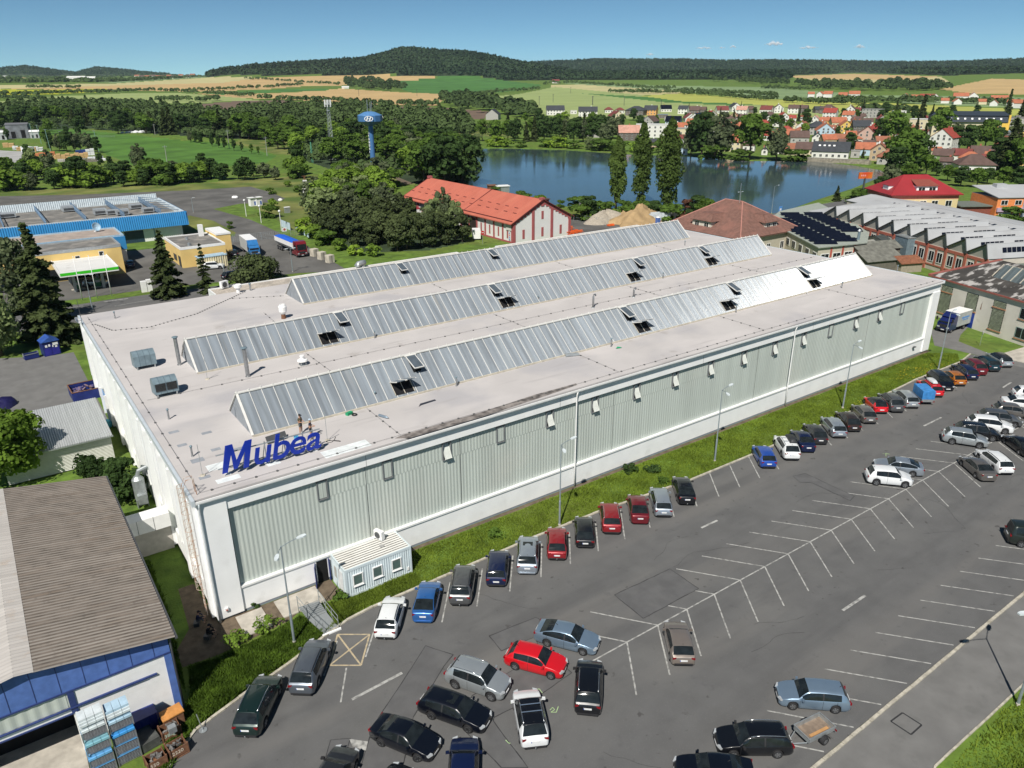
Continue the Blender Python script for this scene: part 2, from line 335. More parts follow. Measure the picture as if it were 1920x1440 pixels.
# lake
WATER=bpy.data.materials.new('lake_water');WATER.use_nodes=True
_N=WATER.node_tree.nodes;_L=WATER.node_tree.links;_b=_N['Principled BSDF']
_b.inputs['Base Color'].default_value=(.045,.075,.085,1);_b.inputs['Roughness'].default_value=.06;_b.inputs['Specular IOR Level'].default_value=1.0
_b.inputs['IOR'].default_value=1.5
_g=_N.new('ShaderNodeNewGeometry');_n=_N.new('ShaderNodeTexNoise');_n.inputs['Scale'].default_value=1.3;_n.inputs['Detail'].default_value=3
_bp=_N.new('ShaderNodeBump');_bp.inputs['Strength'].default_value=.12;_bp.inputs['Distance'].default_value=.25
_n3=_N.new('ShaderNodeTexNoise');_n3.inputs['Scale'].default_value=.02;_mr=_N.new('ShaderNodeMapRange');_mr.inputs[1].default_value=.4;_mr.inputs[2].default_value=.62;_mr.inputs[3].default_value=.04;_mr.inputs[4].default_value=.16
_L.new(_g.outputs['Position'],_n.inputs['Vector']);_L.new(_g.outputs['Position'],_n3.inputs['Vector']);_L.new(_n3.outputs[0],_mr.inputs[0]);_L.new(_mr.outputs[0],_bp.inputs['Strength'])
_L.new(_n.outputs[0],_bp.inputs['Height']);_L.new(_bp.outputs[0],_b.inputs['Normal'])
lc=LAKE.mean(0);mb=MB();mb.poly([(lc[0]+(p[0]-lc[0])*1.03,lc[1]+(p[1]-lc[1])*1.03,-.45)for p in LAKE][::-1])
tag(mb.build('lake_water',WATER),kind='structure')
# flat sheets laid on the ground
def sheet(nm,pts,z,mt,kind='structure'):
 mb=MB();n=len(pts);a=sum(pts[i][0]*pts[(i+1)%n][1]-pts[(i+1)%n][0]*pts[i][1]for i in range(n))
 p=pts if a>0 else pts[::-1]
 from mathutils.geometry import tessellate_polygon
 tr=tessellate_polygon([[Vector((q[0],q[1],0))for q in p]])
 mb.add([(q[0],q[1],z)for q in p],[t if((p[t[1]][0]-p[t[0]][0])*(p[t[2]][1]-p[t[0]][1])-(p[t[2]][0]-p[t[0]][0])*(p[t[1]][1]-p[t[0]][1]))>0 else t[::-1]for t in tr])
 o=mb.build(nm,mt);return tag(o,kind=kind)
def P_(l,z=0):return[px(x,y,z)for x,y in l]
NK=[(-7.5,-13.5),(-5.6,-11.2),(-4.0,-9.75),(-1.0,-8.7),(2.6,-7.6),(5.9,-6.4),(8,-5.7),(10.3,-5.4),(17,-5.3),(26,-5.1),(34,-5.3),(45.7,-6.25),(56,-6.35),(70,-6.3),(80,-5.9),(91,-5.3),(103,-5.5),(107.5,-4.7)]
sheet('car_park',NK+[px(1855,671),px(1890,683),px(1990,705),(150,-34),(20,-34),(10,-40),(-6,-47),(-30,-40),(-20,-18),(-9.5,-14)],.02,ASPH)
sheet('service_road',P_([(1745,620),(1752,648),(1790,656),(1852,671),(1885,684),(1990,706),(1990,696),(1862,666),(1797,640),(1801,628),(1822,606),(1800,600),(1772,612)]),.017,PAVE)
sheet('footway',[(10,-40.2),(20,-34.25),(150,-34.25),(150,-38.4),(42,-38.5),(31,-38.3),(24,-40.5),(14,-47)],.03,PAVE)
sheet('yard',P_([(-120,685),(0,672),(90,668)])+[(-.4,76),(-.4,45),(-12,45.5),(-24,46)],.02,PAVE)
sheet('main_road',P_([(-300,622),(0,590),(140,571),(250,556),(400,537),(560,517),(640,505),(660,520),(560,540),(400,566),(144,606),(100,632),(12,620),(-300,660)]),.03,ASPH)
sheet('station_forecourt',P_([(-200,560),(0,545),(120,480),(250,470),(360,458),(520,436),(560,452),(640,500),(655,508),(560,512),(400,530),(290,541),(135,562),(0,584),(-200,605)]),.022,ASPHO)
sheet('disused_yard',P_([(-300,372),(0,368),(150,365),(350,357),(470,350),(505,360),(535,372),(520,379),(450,382),(400,392),(470,412),(525,437),(360,459),(340,440),(362,447),(440,443),(442,436),(400,414),(355,404),(300,420),(-300,430)]),.02,ASPHO)
sheet('grass_strip',P_([(138,566),(142,572),(292,548),(284,541)]),.05,GRASS)
sheet('lake_road',P_([(1280,425),(1420,407),(1500,390),(1560,380),(1650,355),(1665,362),(1580,392),(1510,405),(1480,420),(1420,440),(1300,460)]),.05,ASPH)
sheet('barn_yard',[(99.5,101),(99.5,92),(120,86),(150,80),(165,92),(150,105),(130,135),(120.5,130),(120.5,101)],.03,ASPHO)
sheet('material_store_yard',P_([(-200,330),(0,315),(45,309),(55,300),(50,284),(0,276),(-200,285)]),.05,M('pale_concrete_yard',(.36,.36,.35),.9,world=True,scale=.1))
sheet('builders_yard',P_([(1090,405),(1150,398),(1300,404),(1330,415),(1200,425),(1110,420)]),.05,SOIL)
sheet('concrete_slab_path',P_([(1862,668),(1920,651),(1960,646),(1960,672),(1920,681)]),.034,CONC)
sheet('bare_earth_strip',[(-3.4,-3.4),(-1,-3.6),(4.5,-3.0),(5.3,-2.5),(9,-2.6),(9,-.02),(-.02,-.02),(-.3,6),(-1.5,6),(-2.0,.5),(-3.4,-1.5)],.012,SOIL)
sheet('wall_foot_strip',[(15,-.45),(104,-.45),(104,-.02),(15,-.02)],.012,SOIL)
mb=MB()
for(a,b,c,d)in((1.2,3.2,-2.9,-.3),(4.2,7.6,-2.55,-.2)):mb.box(a,b,c,d,0,.09)
tag(mb.build('concrete_slabs',CONC),'weathered concrete slabs by the hall corner','paving',kind='structure')
sheet('old_path',[px(*q)for q in[(738,327),(752,335),(775,344),(760,346),(742,336)]],.06,SOIL)
# kerbs
def kerb_line(nm,pts,wd=.2,h=.13,gap=.03,off=1):
 mb=MB()
 for a,b in zip(pts[:-1],pts[1:]):
  a=np.array(a);b=np.array(b);L=np.hypot(*(b-a));n=max(1,int(round(L/1.0)));u=(b-a)/L;v=np.array([-u[1],u[0]])
  for i in range(n):
   c=a+u*L*(i+.5)/n;j=random.uniform(-.012,.012);hh=h+random.uniform(-.012,.012)
   mb.obox((*(c+v*(wd/2*off+j)),hh/2),(*(u*(L/n/2-gap/2)),0),(*(v*wd/2),0),(0,0,hh/2))
 return tag(mb.build(nm,KERB),kind='structure')
kerb_line('car_park_kerb',NK)
kerb_line('footway_kerb',[(20,-34.05),(148,-34.05)],.2,.13,.05,off=-1)
kerb_line('grass_kerb',[(24,-40.5),(31,-38.35),(42,-38.5),(110,-38.5)],.12,.1)
# car park markings
mk=MB()
def seg(mb,a,b,wd=.11,z=.026):
 a=np.array(a);b=np.array(b);u=(b-a)/np.hypot(*(b-a));v=np.array([-u[1],u[0]])*wd/2
 mb.quad((*(a-v),z),(*(b-v),z),(*(b+v),z),(*(a+v),z))
c1=np.array([math.cos(R_(51.6)),math.sin(R_(51.6))])
for i in range(-1,31):
 s_=7.45+3.145*i
 if i==1:continue
 L=4.9 if s_>9 else 3.5
 if s_>100 or s_<3.9:continue
 seg(mk,(s_,-10.0),(s_+c1[0]*L,-10.0+c1[1]*L),z=.0262)
seg(mk,(4.3,-12.9),(5.9,-10.2))
for i in range(-5,24):
 s_=39.3+3.145*i;a=np.array((s_,-19.85-.006*(s_-39)))
 if i>-6:seg(mk,a,a+5.15*np.array([math.cos(R_(127)),math.sin(R_(127))]),z=.0266)
 if i>-6:seg(mk,a,a+5.1*np.array([math.cos(R_(-126.5)),math.sin(R_(-126.5))]),z=.0271)
seg(mk,(20.2,-19.75),(110,-20.3),z=.0275)
for i in range(-8,26):
 s_=48.65+3.17*i;seg(mk,(s_,-29.75),(s_+3.3,-33.8),.1,z=.028)
# driving arrows and worn lane marks
for(x,y,x2,y2)in((660,1312,754,1262),(1315,990,1345,976),(1580,1145,1622,1117),(1732,799,1765,783),(1880,727,1896,717)):seg(mk,px(x,y),px(x2,y2),.22,z=.0283)
tag(mk.build('parking_markings',LINE),kind='structure')
mk=MB();X=[px(633,1190),px(693,1190),px(677,1248),px(618,1248)]
for k,(a,b)in enumerate([(0,1),(1,2),(2,3),(3,0),(0,2),(1,3)]):seg(mk,X[a],X[b],.12,z=.0287+k*.0004)
tag(mk.build('keep_clear_cross',LINEY),kind='structure')
# triangular give-way mark, patches with tar seams
mb=MB();mb.poly([(*px(*q),.0315)for q in[(655,1386),(690,1391),(686,1408),(661,1400)]]);tag(mb.build('give_way_marking',LINE),kind='structure')
PATCH=[[(798,1211),(850,1228),(832,1250),(775,1345),(755,1440),(720,1560),(640,1560),(700,1360),(752,1283)],
   [(917,1193),(1004,1158),(1013,1163),(1003,1195),(940,1221)],[(1152,1116),(1256,1067),(1310,1104),(1206,1160)],
   [(885,1305),(975,1248),(1046,1238),(1072,1262),(1010,1305),(926,1346),(925,1352),(990,1440),(940,1440),(868,1368)],[(620,1388),(657,1385),(652,1402),(630,1560),(560,1560),(605,1440)],
   [(1487,893),(1510,888),(1602,931),(1594,939),(1520,905),(1500,905)],[(1004,1195),(1030,1190),(1040,1200),(1010,1215)]]
mb=MB();ms=MB()
for q,pl in enumerate(PATCH):
 p=[px(*t)for t in pl]
 for a,b in zip(p,p[1:]+p[:1]):
  n=max(2,int(np.hypot(b[0]-a[0],b[1]-a[1])/.6));l=[np.array(a)+(np.array(b)-np.array(a))*t/n+np.array([random.uniform(-.03,.03)]*2)*(0<t<n)for t in range(n+1)]
  for c,d in zip(l,l[1:]):seg(ms,c,d,random.uniform(.035,.07),z=.0302)
 sheet('asphalt_patch',p,.0285+.0002*q,ASPHP)
p=[px(*t)for t in[(1692,1337),(1728,1360),(1708,1378),(1670,1353)]];sheet('asphalt_patch',p,.034,PAVE)
for a,b in zip(p,p[1:]+p[:1]):seg(ms,a,b,.1,z=.036)
for q in range(22):
 a=np.array((random.uniform(14,105),random.uniform(-32,-11)));d=random.choice((0,0,1.57,.6,2.5))+random.uniform(-.2,.2)
 for k in range(random.randint(5,16)):b=a+np.array((math.cos(d),math.sin(d)))*random.uniform(.3,.7);seg(ms,a,b,random.uniform(.012,.03),z=.0295);a=b;d+=random.uniform(-.35,.35)
tag(ms.build('tar_seams',CRACK),kind='structure')
GP=M('green_chalk',(.35,.5,.25),.9,var=.2,scale=8)
gm=MB()
for pl in([(1001,1295),(1011,1292),(1017,1300)],[(957,1319),(963,1314)],[(948,1388),(954,1394),(957,1394)],[(1031,1332),(1036,1327),(1040,1331),(1033,1336),(1043,1336),(1047,1325)],[(1655,851),(1668,852),(1661,850),(1661,856)]):
 for k,(a,b)in enumerate(zip(pl,pl[1:])):seg(gm,px(*a),px(*b),.05,z=.0306+.0003*k)
tag(gm.build('chalk_markings',GP),kind='structure')
rm=MB()
for(a,b,wd)in(((128,578),(160,573),.15),((195,566),(240,560),.35),((215,574),(285,562),.15),((5,596),(30,592),.3),((20,602),(45,598),.2),((300,553),(330,549),.12),((-20,612),(90,598),.15)):seg(rm,px(*a),px(*b),wd,z=.037)
for i in range(8):t=i/8;seg(rm,px(1440+130*t,415-27*t),px(1450+130*t,413-27*t),.15,z=.06)
seg(rm,px(1425,409),px(1560,379),.12,z=.0605);seg(rm,px(1480,420),px(1650,361),.12,z=.061)
tag(rm.build('road_markings',LINE),kind='structure')
# the factory hall
PANEL=M('grey_green_panel',(.485,.53,.49),.55,var=.06,scale=.8,world=True,stretch=(1,1,.12));mixin(PANEL,(.56,.56,.51),.12,.55,.8,amount=.6);mixin(PANEL,(.40,.43,.395),2.2,.58,.75,stretch=(1,1,.05),amount=.6)
ROOFM=M('roof_membrane',(.50,.475,.465),.85,var=.05,scale=.25,world=True,bump=.05,bscale=10,detail=9)
mixin(ROOFM,(.39,.38,.395),.09,.55,.66,amount=.75);mixin(ROOFM,(.60,.565,.55),.2,.55,.72,amount=.5,stretch=(.4,1.5,1));mixin(ROOFM,(.36,.34,.335),.8,.62,.74,amount=.55,stretch=(.15,1.2,1));mixin(ROOFM,(.32,.29,.27),.35,.66,.74,amount=.5)
SKY=M('profiled_glazing',(.235,.265,.295),.19,.10,var=.22,scale=1.0,world=True,stretch=(2.2,.12,.1),spec=.45)
mixin(SKY,(.36,.33,.27),.9,.62,.75,stretch=(1.6,.1,.1),amount=.55);mixin(SKY,(.34,.38,.40),3,.55,.7,stretch=(1,.05,.05),amount=.5)
BAR=M('white_glazing_bar',(.66,.65,.62),.6,var=.06)
CREAM=M('cream_flashing',(.5,.46,.38),.8,var=.15,scale=2)
FRAME=M('grey_window_frame',(.2,.21,.22),.5,.2,var=.1)
STEELB=M('weathered_blue_steel',(.20,.27,.31),.5,.3,var=.15,scale=2)
GRAV=M('roof_gravel',(.45,.40,.34),.95,var=.25,scale=4,world=True,bump=.5,bscale=20);mixin(GRAV,(.3,.27,.23),.5,.5,.75)
PLINTH=M('grey_plinth',(.23,.26,.30),.8,var=.1,scale=2,world=True)
hall=thing('factory_hall','huge white factory hall with grey-green panelled walls and three ridge skylights along its flat roof','factory')
L_,W_,ZR=103.9,55.3,10.75
mb=MB();mb.box(.35,L_-.35,1.2,W_-.1,0,10.5)
mb.box(2.0,102.0,0,.35,.25,2.25);mb.box(0,L_,-.06,.35,9.25,10.5);mb.box(0,1.97,-.16,.35,.25,9.25);mb.box(102.0,L_,-.16,.35,.25,9.25)
mb.box(0,1.97,-.16,-.06,9.25,10.42)
mb.box(0,.35,.35,W_,8.95,10.5);mb.box(L_-.35,L_,.35,W_,0,10.5);mb.box(0,.35,.35,W_,.25,2.0)
for i in range(10):
 y=.35+i*6.0;mb.box(-.28,.35,y,y+.75,.3,10.3);mb.box(-.12,.35,y+3.1,y+3.5,2.0,8.95)
mb.build('wall',WHITE,hall)
mb=MB();mb.box(2.02,101.98,-.1,.34,2.25,2.42);mb.build('ledge',WPAINT,hall)
mb=MB();mb.box(.02,L_-.02,.03,.36,0,.25);mb.box(.03,.34,.36,W_-.02,0,.25);mb.build('plinth',PLINTH,hall)
WINX=[9.25+k*5.68 for k in range(16)];WZ0,WZ1=7.45,9.02;OPEN={2,4,5,6,7,8,9,10,11,13,14}
mb=MB()
mb.corr((2.0,.24,2.42),(1,0,0),(0,0,1),100,WZ0-2.42,.335,.011,(0,-1,0),shape='trap',k=8)
mb.corr((2.0,.24,WZ1),(1,0,0),(0,0,1),100,9.25-WZ1,.335,.011,(0,-1,0),shape='trap',k=8)
xs=[2.0]
for wx in WINX:xs+=[wx-.34,wx+.34]
xs.append(102.0)
for a,b in zip(xs[::2],xs[1::2]):mb.corr((a,.24,WZ0),(1,0,0),(0,0,1),b-a,WZ1-WZ0,.335,.011,(0,-1,0),shape='trap',k=8)
for i in range(9):
 for y0,y1 in((1.1,3.45),(3.85,6.35)):mb.corr((.22,i*6.0+y0,2.0),(0,1,0),(0,0,1),y1-y0,6.95,.335,.014,(-1,0,0),shape='trap',k=8)
mb.build('cladding_panel',PANEL,hall)
mb=MB()
for x in(12.95,21.95,40.2,63.0,86.2):mb.box(x,x+.03,.205,.22,2.42,9.25)
for x in(13,33,53,73,93):mb.box(x,x+.025,-.07,-.06,9.25,10.5)
mb.box(2.0,102,.12,.21,9.17,9.25);mb.box(2.0,2.06,.1,.21,2.42,9.17);mb.build('panel_joint',DGREY,hall)
fr=MB();x0,x1=-.37,.37
for(a,b,c,d)in((x0-.07,x0,WZ0-.07,WZ1+.07),(x1,x1+.07,WZ0-.07,WZ1+.07),(x0,x1,WZ0-.07,WZ0),(x0,x1,WZ1,WZ1+.07)):fr.box(a,b,.1,.34,c,d)
inn=MB();inn.box(x0,x1,.95,1.0,WZ0,WZ1)
inn.box(x0-.01,x0,.34,.95,WZ0,WZ1);inn.box(x1,x1+.01,.34,.95,WZ0,WZ1)
SASH=M('white_sash',(.6,.62,.58),.5,var=.05)
f0=None
for k,wx in enumerate(WINX):
 f=fr.build('window',FRAME,hall)if f0 is None else put('window',f0,hall);f0=f0 or f.data;f.location=(wx,0,0)
 s=MB();hz=(WZ1-WZ0)/2-.06;a=R_(27)if k in OPEN else 0
 cx,cz=0,(WZ0+WZ1)/2;u=np.array((0,-math.sin(a),-math.cos(a)));v=np.array((0,math.cos(a),-math.sin(a)))
 s.obox((0,.2,cz),(.33,0,0),u*hz,v*.03)
 if k not in OPEN:s.obox((0,.16,cz),(.02,0,0),u*hz,v*.02)
 else:
  for q in(-.31,.31):s.obox(np.array((q,.2,cz))-v*.045,(.03,0,0),u*hz,v*.02)
  s.obox(np.array((0,.2,cz))-v*.045+u*(hz-.04),(.29,0,0),u*.03,v*.02)
 s.build('sash',PANEL if k not in OPEN else SASH,f)
 put('reveal',inn.build('reveal',BLACK,f).data)if False else inn.build('reveal',BLACK,f)
# door in the front
dr_=MB();dr_.box(8.0,8.9,-.008,.02,.02,2.1);d_=dr_.build('doorway',BLACK,hall)
mb=MB();mb.obox((7.72,-.38,1.06),(.19*.8,.36*.9,0),(.02,-.012,0),(0,0,1.02));mb.build('door_leaf',DBLUE,hall);mb=MB();mb.obox((9.0,-.12,1.06),(.02,0,0),(0,.12,0),(0,0,1.02));mb.build('door_leaf',DBLUE,hall)
mb=MB();mb.obox((7.80,-.36,1.5),(.13*.8,.25*.9,0),(.005,-.004,0),(0,0,.16));mb.build('door_notice',WPAINT,hall)
# roof
mb=MB();mb.box(-.12,L_+.1,-.18,W_+.1,10.5,ZR);mb.build('roof',ROOFM,hall)
for a in((-.36,-.125,-.4,W_+.1,10.36,ZR+.07),(L_+.105,L_+.28,-.4,W_+.1,10.4,ZR+.06)):mb=MB();mb.box(*a);mb.build('parapet_coping',M('pale_blue_coping',(.62,.68,.72),.4,.2,var=.05),hall)
mb=MB();mb.box(-.1,L_+.1,-.44,-.34,10.5,10.66);mb.box(-.1,L_+.1,-.34,-.19,10.5,10.53);mb.box(-.1,L_+.1,-.42,-.19,10.44,10.5);mb.build('gutter',WPAINT,hall)
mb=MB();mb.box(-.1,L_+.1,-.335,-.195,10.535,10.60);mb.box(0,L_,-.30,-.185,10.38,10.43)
mb.build('gutter_dark_line',DGREY,hall)  # dark grey strips lying in the gutter and just below it
for x in(.06,34.85,69.05):
 mb=MB();mb.tube([(x+.04,-.38,10.45),(x+.04,-.30,10.1),(x+.04,-.26,9.8),(x+.04,-.26,2.6),(x+.04,-.30,.1)],.07,8);mb.build('downpipe',M('pale_downpipe',(.55,.6,.63),.4,.3)if x<1 else WPAINT,hall,smooth=True)
# lightning conductor
mb=MB()
def wire(pts,stp=1.15):
 for a,b in zip(pts,pts[1:]):
  a=np.array(a,float);b=np.array(b,float);Ln=np.linalg.norm(b-a);n=max(1,int(Ln/stp));mb.tube([a+[0,0,.08],b+[0,0,.08]],.012,4)
  for i in range(n):c=a+(b-a)*(i+.5)/n;mb.obox(c+np.array([0,0,.05]),(.07,0,0),(0,.07,0),(0,0,.05))
z=ZR
wire([(.5,.55,z),(103,.45,z)],1.6);wire([(1.0,20.9,z),(103,20.2,z)],1.9);wire([(.5,.55,z),(.6,54,z)],2.6)
for x in(16.5,41,64,86):wire([(x,.55,z),(x+.1,7.2,z)]);wire([(x+1.2,14.2,z),(x+1.2,24.8,z)],1.5);wire([(x+2,32,z),(x+2.6,42.7,z)],1.6)
wire([(.8,50.2,z),(2.2,46,z),(6,44.8,z),(12,47.2,z),(17,51.5,z),(20.5,54.5,z)],.5);wire([(17.5,52,z),(24,49,z)],.8)
mb.build('lightning_conductor',M('lead_grey_wire',(.12,.12,.12),.6),hall)
# grey patches, light repair sheets
for(x,y,a,b)in((1.0,12.2,.5,.3),(3.2,10.4,.5,.3),(1.0,9.2,.45,.3),(3.0,6.8,.45,.3),(1.2,5.6,.6,.45),(1.0,2.6,.5,.3),(4.0,5.9,.8,.25)):mb=MB();mb.box(x,x+a*1.6,y,y+b*1.6,ZR,ZR+.012);mb.build('roof_patch',M('grey_roof_patch',(.28,.30,.33),.8),hall)
for a in((1.9,3.6,1.2,1.9,ZR,ZR+.014),(1.9,3.3,3.5,4.6,ZR,ZR+.013),(9.9,13.8,.35,1.6,ZR,ZR+.015),(5.8,6.8,1.7,2.3,ZR,ZR+.014)):mb=MB();mb.box(*a);mb.build('repair_sheet',M('pale_repair_sheet',(.72,.76,.76),.6),hall)
mb=MB();mb.prism([px(*q,ZR)for q in[(895+5,745),(785,763),(788,757),(815,749),(818,751),(790,760)][1:]],ZR,ZR+.02);mb.build('tar_strip',M('black_tar_sheet',(.03,.035,.05),.7),hall)
mb=MB()
for pl in([(740,823),(760,815),(900,775),(1000,742),(1080,720),(1082,723),(1010,748),(905,782),(765,823)],):mb.prism([px(x,y-1,ZR)for x,y in pl],ZR-.02,ZR+.014)
mb.build('dirt_along_eave',M('wet_dirt',(.09,.08,.075),.8,var=.5,scale=1.5,col2=(.3,.27,.25)),hall)
# skylights
def skylight(x0,x1,yc,hw,h,uppers,lowers,nm):
 rt=MB();y0,y1=yc-hw,yc+hw;Ls=math.hypot(hw,h);nf=np.array((0,-h/Ls,hw/Ls));uf=np.array((0,hw/Ls,h/Ls))
 nb=np.array((0,h/Ls,hw/Ls));ub=np.array((0,-hw/Ls,h/Ls));z=ZR+.12
 g=MB();g.corr((x0,y0,z),(1,0,0),uf,x1-x0,Ls,.06,.0105,nf,k=12);g.corr((x0,y1,z),(1,0,0),ub,x1-x0,Ls,.06,.0105,nb,k=6)
 glz=g.build('skylight',SKY,hall,smooth=True)
 b=MB();n=int(round((x1-x0)/1.03))
 for i in range(n+1):
  x=x0+(x1-x0)*i/n;wd=.10 if i in(0,n)else.022
  for(y,u,nn)in((y0,uf,nf),(y1,ub,nb)):
   c=np.array((x,y,z))+u*Ls/2+nn*.03;b.obox(c,(wd,0,0),u*Ls/2,nn*(.05 if i in(0,n)else.03))
  b.obox((x,yc,z+h+.09),(.03,0,0),(0,.06,0),(0,0,.12))
 b.box(x0-.1,x1+.1,yc-.16,yc+.16,z+h-.02,z+h+.07);b.build('glazing_bars',BAR,glz)
 e=MB()
 for x,s in((x0,-1),(x1,1)):
  e.add([(x-.02*s,y0+.1,ZR),(x-.02*s,y1-.1,ZR),(x-.02*s,yc,z+h-.1)],[(0,1,2)]if s>0 else[(0,2,1)])
  for q in(-.55,.5):e.box(min(x,x+s*.03),max(x,x+s*.03),yc+q*hw-.2,yc+q*hw+.2,ZR+.1,ZR+1.0)
 e.build('gable_end',M('grey_gable_sheet',(.3,.33,.36),.5,.2,var=.1),glz)
 f=MB();f.box(x0,x1,y0-.12,y0+.04,ZR,z+.03);f.box(x0,x1,y1-.04,y1+.12,ZR,z+.03);f.build('kerb_flashing',CREAM,glz)
 PAN=M('dark_vent_pane',(.13,.16,.19),.25,.3)
 for xc in uppers:
  c0=np.array((xc,y0,z));hole=c0+uf*Ls*.72+nf*.06;v=MB();v.obox(hole,(.42,0,0),uf*.85,nf*.008);vo=v.build('vent_opening',BLACK,glz)
  a=R_(20);u2=-uf*math.cos(a)+nf*math.sin(a);n2=nf*math.cos(a)+uf*math.sin(a);top=c0+uf*Ls*.95+nf*.1
 # flaps as one part each
  w_=MB();w_.obox(top+u2*.95,(.47,0,0),u2*.95,n2*.03);w_.build('vent_flap',PAN,glz)
  w_=MB()
  for q in(-.5,.5):w_.obox(top+u2*.95+np.array((q,0,0)),(.035,0,0),u2*.97,n2*.05)
  w_.obox(top-u2*.05+n2*.05,(.62,0,0),u2*.12,n2*.03);w_.obox(top+u2*1.9,(.5,0,0),u2*.04,n2*.05);w_.build('flap_frame',BAR,glz)
 for xc in lowers:
  c0=np.array((xc,y0,z));hole=c0+uf*Ls*.235+nf*.06;v=MB();v.obox(hole,(.98,0,0),uf*.72,nf*.008);v.build('vent_opening',BLACK,glz)
  st=MB()
  for q in(-.98,0,.98):st.obox(hole+np.array((q,0,0))+nf*.03,(.025,0,0),uf*.74,nf*.03)
  st.build('opening_bars',CREAM,glz)
  a=R_(58);u2=-uf*math.cos(a)+nf*math.sin(a);n2=nf*math.cos(a)+uf*math.sin(a);top=c0+uf*(Ls*.235+.74)+nf*.1
  w_=MB()
  for q in(-.5,.5):w_.obox(top+u2*.75+np.array((q,0,0)),(.44,0,0),u2*.75,n2*.025)
  w_.build('vent_flap',PAN,glz)
  w_=MB()
  for q in(-1.0,-.06,.06,1.0):w_.obox(top+u2*.75+np.array((q,0,0)),(.035,0,0),u2*.78,n2*.05)
  w_.build('flap_frame',BAR,glz)
 return glz
def ux(l,z):return[px(x,y,z)[0]for x,y in l]
skylight(6.5,98.5,10.75,3.2,2.7,ux([(772,682),(1172,590),(1372,543),(1503,512)],ZR+2),ux([(760,727),(1210,613),(1374,573),(1536,532)],ZR+.9),'a')
skylight(6.6,98.5,28.5,3.2,2.7,ux([(632,597),(922,545),(1201,497),(1320,473)],ZR+2),ux([(617,633),(957,568),(1200,521),(1348,492)],ZR+.9),'b')
skylight(24.6,98.6,46.6,3.3,2.7,ux([(757,507),(928,480)],ZR+2),[],'c')
mb=MB();mb.box(66,66.9,43.6,44.0,ZR,ZR+.3)
# annex with gravel roof
an=thing('annex','low gravel-roofed annex running along the back of the white factory hall','building')
mb=MB();mb.box(16.6,58,W_+.15,59.2,0,10.1);mb.box(66,100.8,W_+.15,59.3,0,10.1);mb.build('wall',WHITE,an)
mb=MB();mb.box(16.8,57.8,W_+.3,59.0,10.1,10.62);mb.box(66.2,100.6,W_+.3,59.1,10.1,10.64);mb.build('roof',GRAV,an)
mb=MB()
for(a,b,c)in((16.6,58,59.2),(66,100.8,59.3)):mb.box(a,b,c-.18,c,10.12,10.75);mb.box(a,a+.18,W_+.3,c-.2,10.12,10.75);mb.box(b-.18,b,W_+.3,c-.2,10.12,10.75)
mb.build('parapet',WPAINT,an)
# things on the roof
def at_roof(x,y,z=ZR):a=px(x,y,z);return(a[0],a[1],z)
STAIN=M('stainless_flue',(.33,.34,.35),.35,.7,var=.15,scale=4)
def flue(p,h,r,label,capw=1.6,m=STAIN,grp=None):
 t=thing('roof_flue',label,'flue',p,0,grp);mb=MB();mb.lathe([(r*1.3,0),(r*1.3,.06),(r,.08),(r,h*.35),(r*1.06,h*.36),(r*1.06,h*.38),(r,h*.39),(r,h*.7),(r*1.06,h*.71),(r*1.06,h*.73),(r,h*.74),(r,h)],n=14);mb.build('pipe',m,t,smooth=False)
 mb=MB();mb.lathe([(r*.9,h),(r*1.0,h+.08),(r*capw,h+.1),(r*capw,h+.17),(r*.5,h+.24)],n=14);mb.build('cowl',STEELB if m is STAIN else m,t);return t
flue(at_roof(337,684),2.9,.19,'tall steel flue with a flat cowl beside the end of the middle skylight')
flue(at_roof(465,706),2.9,.2,'tall steel flue standing alone between the middle and front skylights, near the white mushroom vent')
SMALLP=[((317,786),.8,'short steel vent pipe by the louvred ventilation box'),((361,856),.75,'short steel vent pipe behind the big blue roof letters'),((216,597),.7,'bent grey vent pipe on the bare far left corner of the roof'),
   ((704,792-39),.8,'short vent pipe at the foot of the front skylight, nearest to the two workers'),((856,724),.8,'short vent pipe on a white base right of the black tar strip'),((703,634),.7,'little vent pipe in front of the middle skylight, right of its first open flap'),((1009,567),.7,'little vent pipe in front of the middle skylight, right of its second open flap'),
   ((1243,522),.7,'little vent pipe in front of the middle skylight, right of its third open flap'),((1146,650),.8,'short vent pipe on a white base beside a green scrap of sheet'),((1380,586),.8,'small vent pipe before the front skylight, by its third open flap'),((1578,540),.7,'small vent pipe at the bright end of the front skylight, right of its last flap'),((1682,508),.7,'lonely small vent pipe near the far right roof edge'),((1284,460),.6,'tiny vent pipe between the ends of the back and middle skylights')]
for q,h,lb in SMALLP:flue(at_roof(*q),h,.075,lb,1.5,grp='small roof vent pipes')
for q,lb in(((1112,577),'taller swan-neck vent pipe between the middle and front skylights'),((1188,557),'shorter swan-neck vent pipe right of the taller one')):
 t=thing('swan_neck_vent',lb,'vent pipe',at_roof(*q),.3,'swan-neck vents');h=1.5 if q[0]<1150 else 1.0;mb=MB();mb.tube([(0,0,0),(0,0,h),(.1,0,h+.14),(.4,0,h+.16),(.5,0,h+.02)],.13,10);mb.build('pipe',STAIN,t,smooth=True);mb=MB();mb.lathe([(.24,0),(.2,.08)],n=12);mb.build('flange',GREYM,t)
for q,lb in(((1322,594),'thin white bent vent in front of the front skylight before its bright end'),((1513,552),'thin white bent vent just left of the last open flap of the front skylight')):
 t=thing('bent_vent',lb,'vent pipe',at_roof(*q),.3,'bent vents');mb=MB();mb.tube([(0,0,0),(0,0,.6),(.1,0,.8),(.35,0,.85),(.5,0,.65)],.05,8);mb.build('pipe',WPAINT,t,smooth=True)
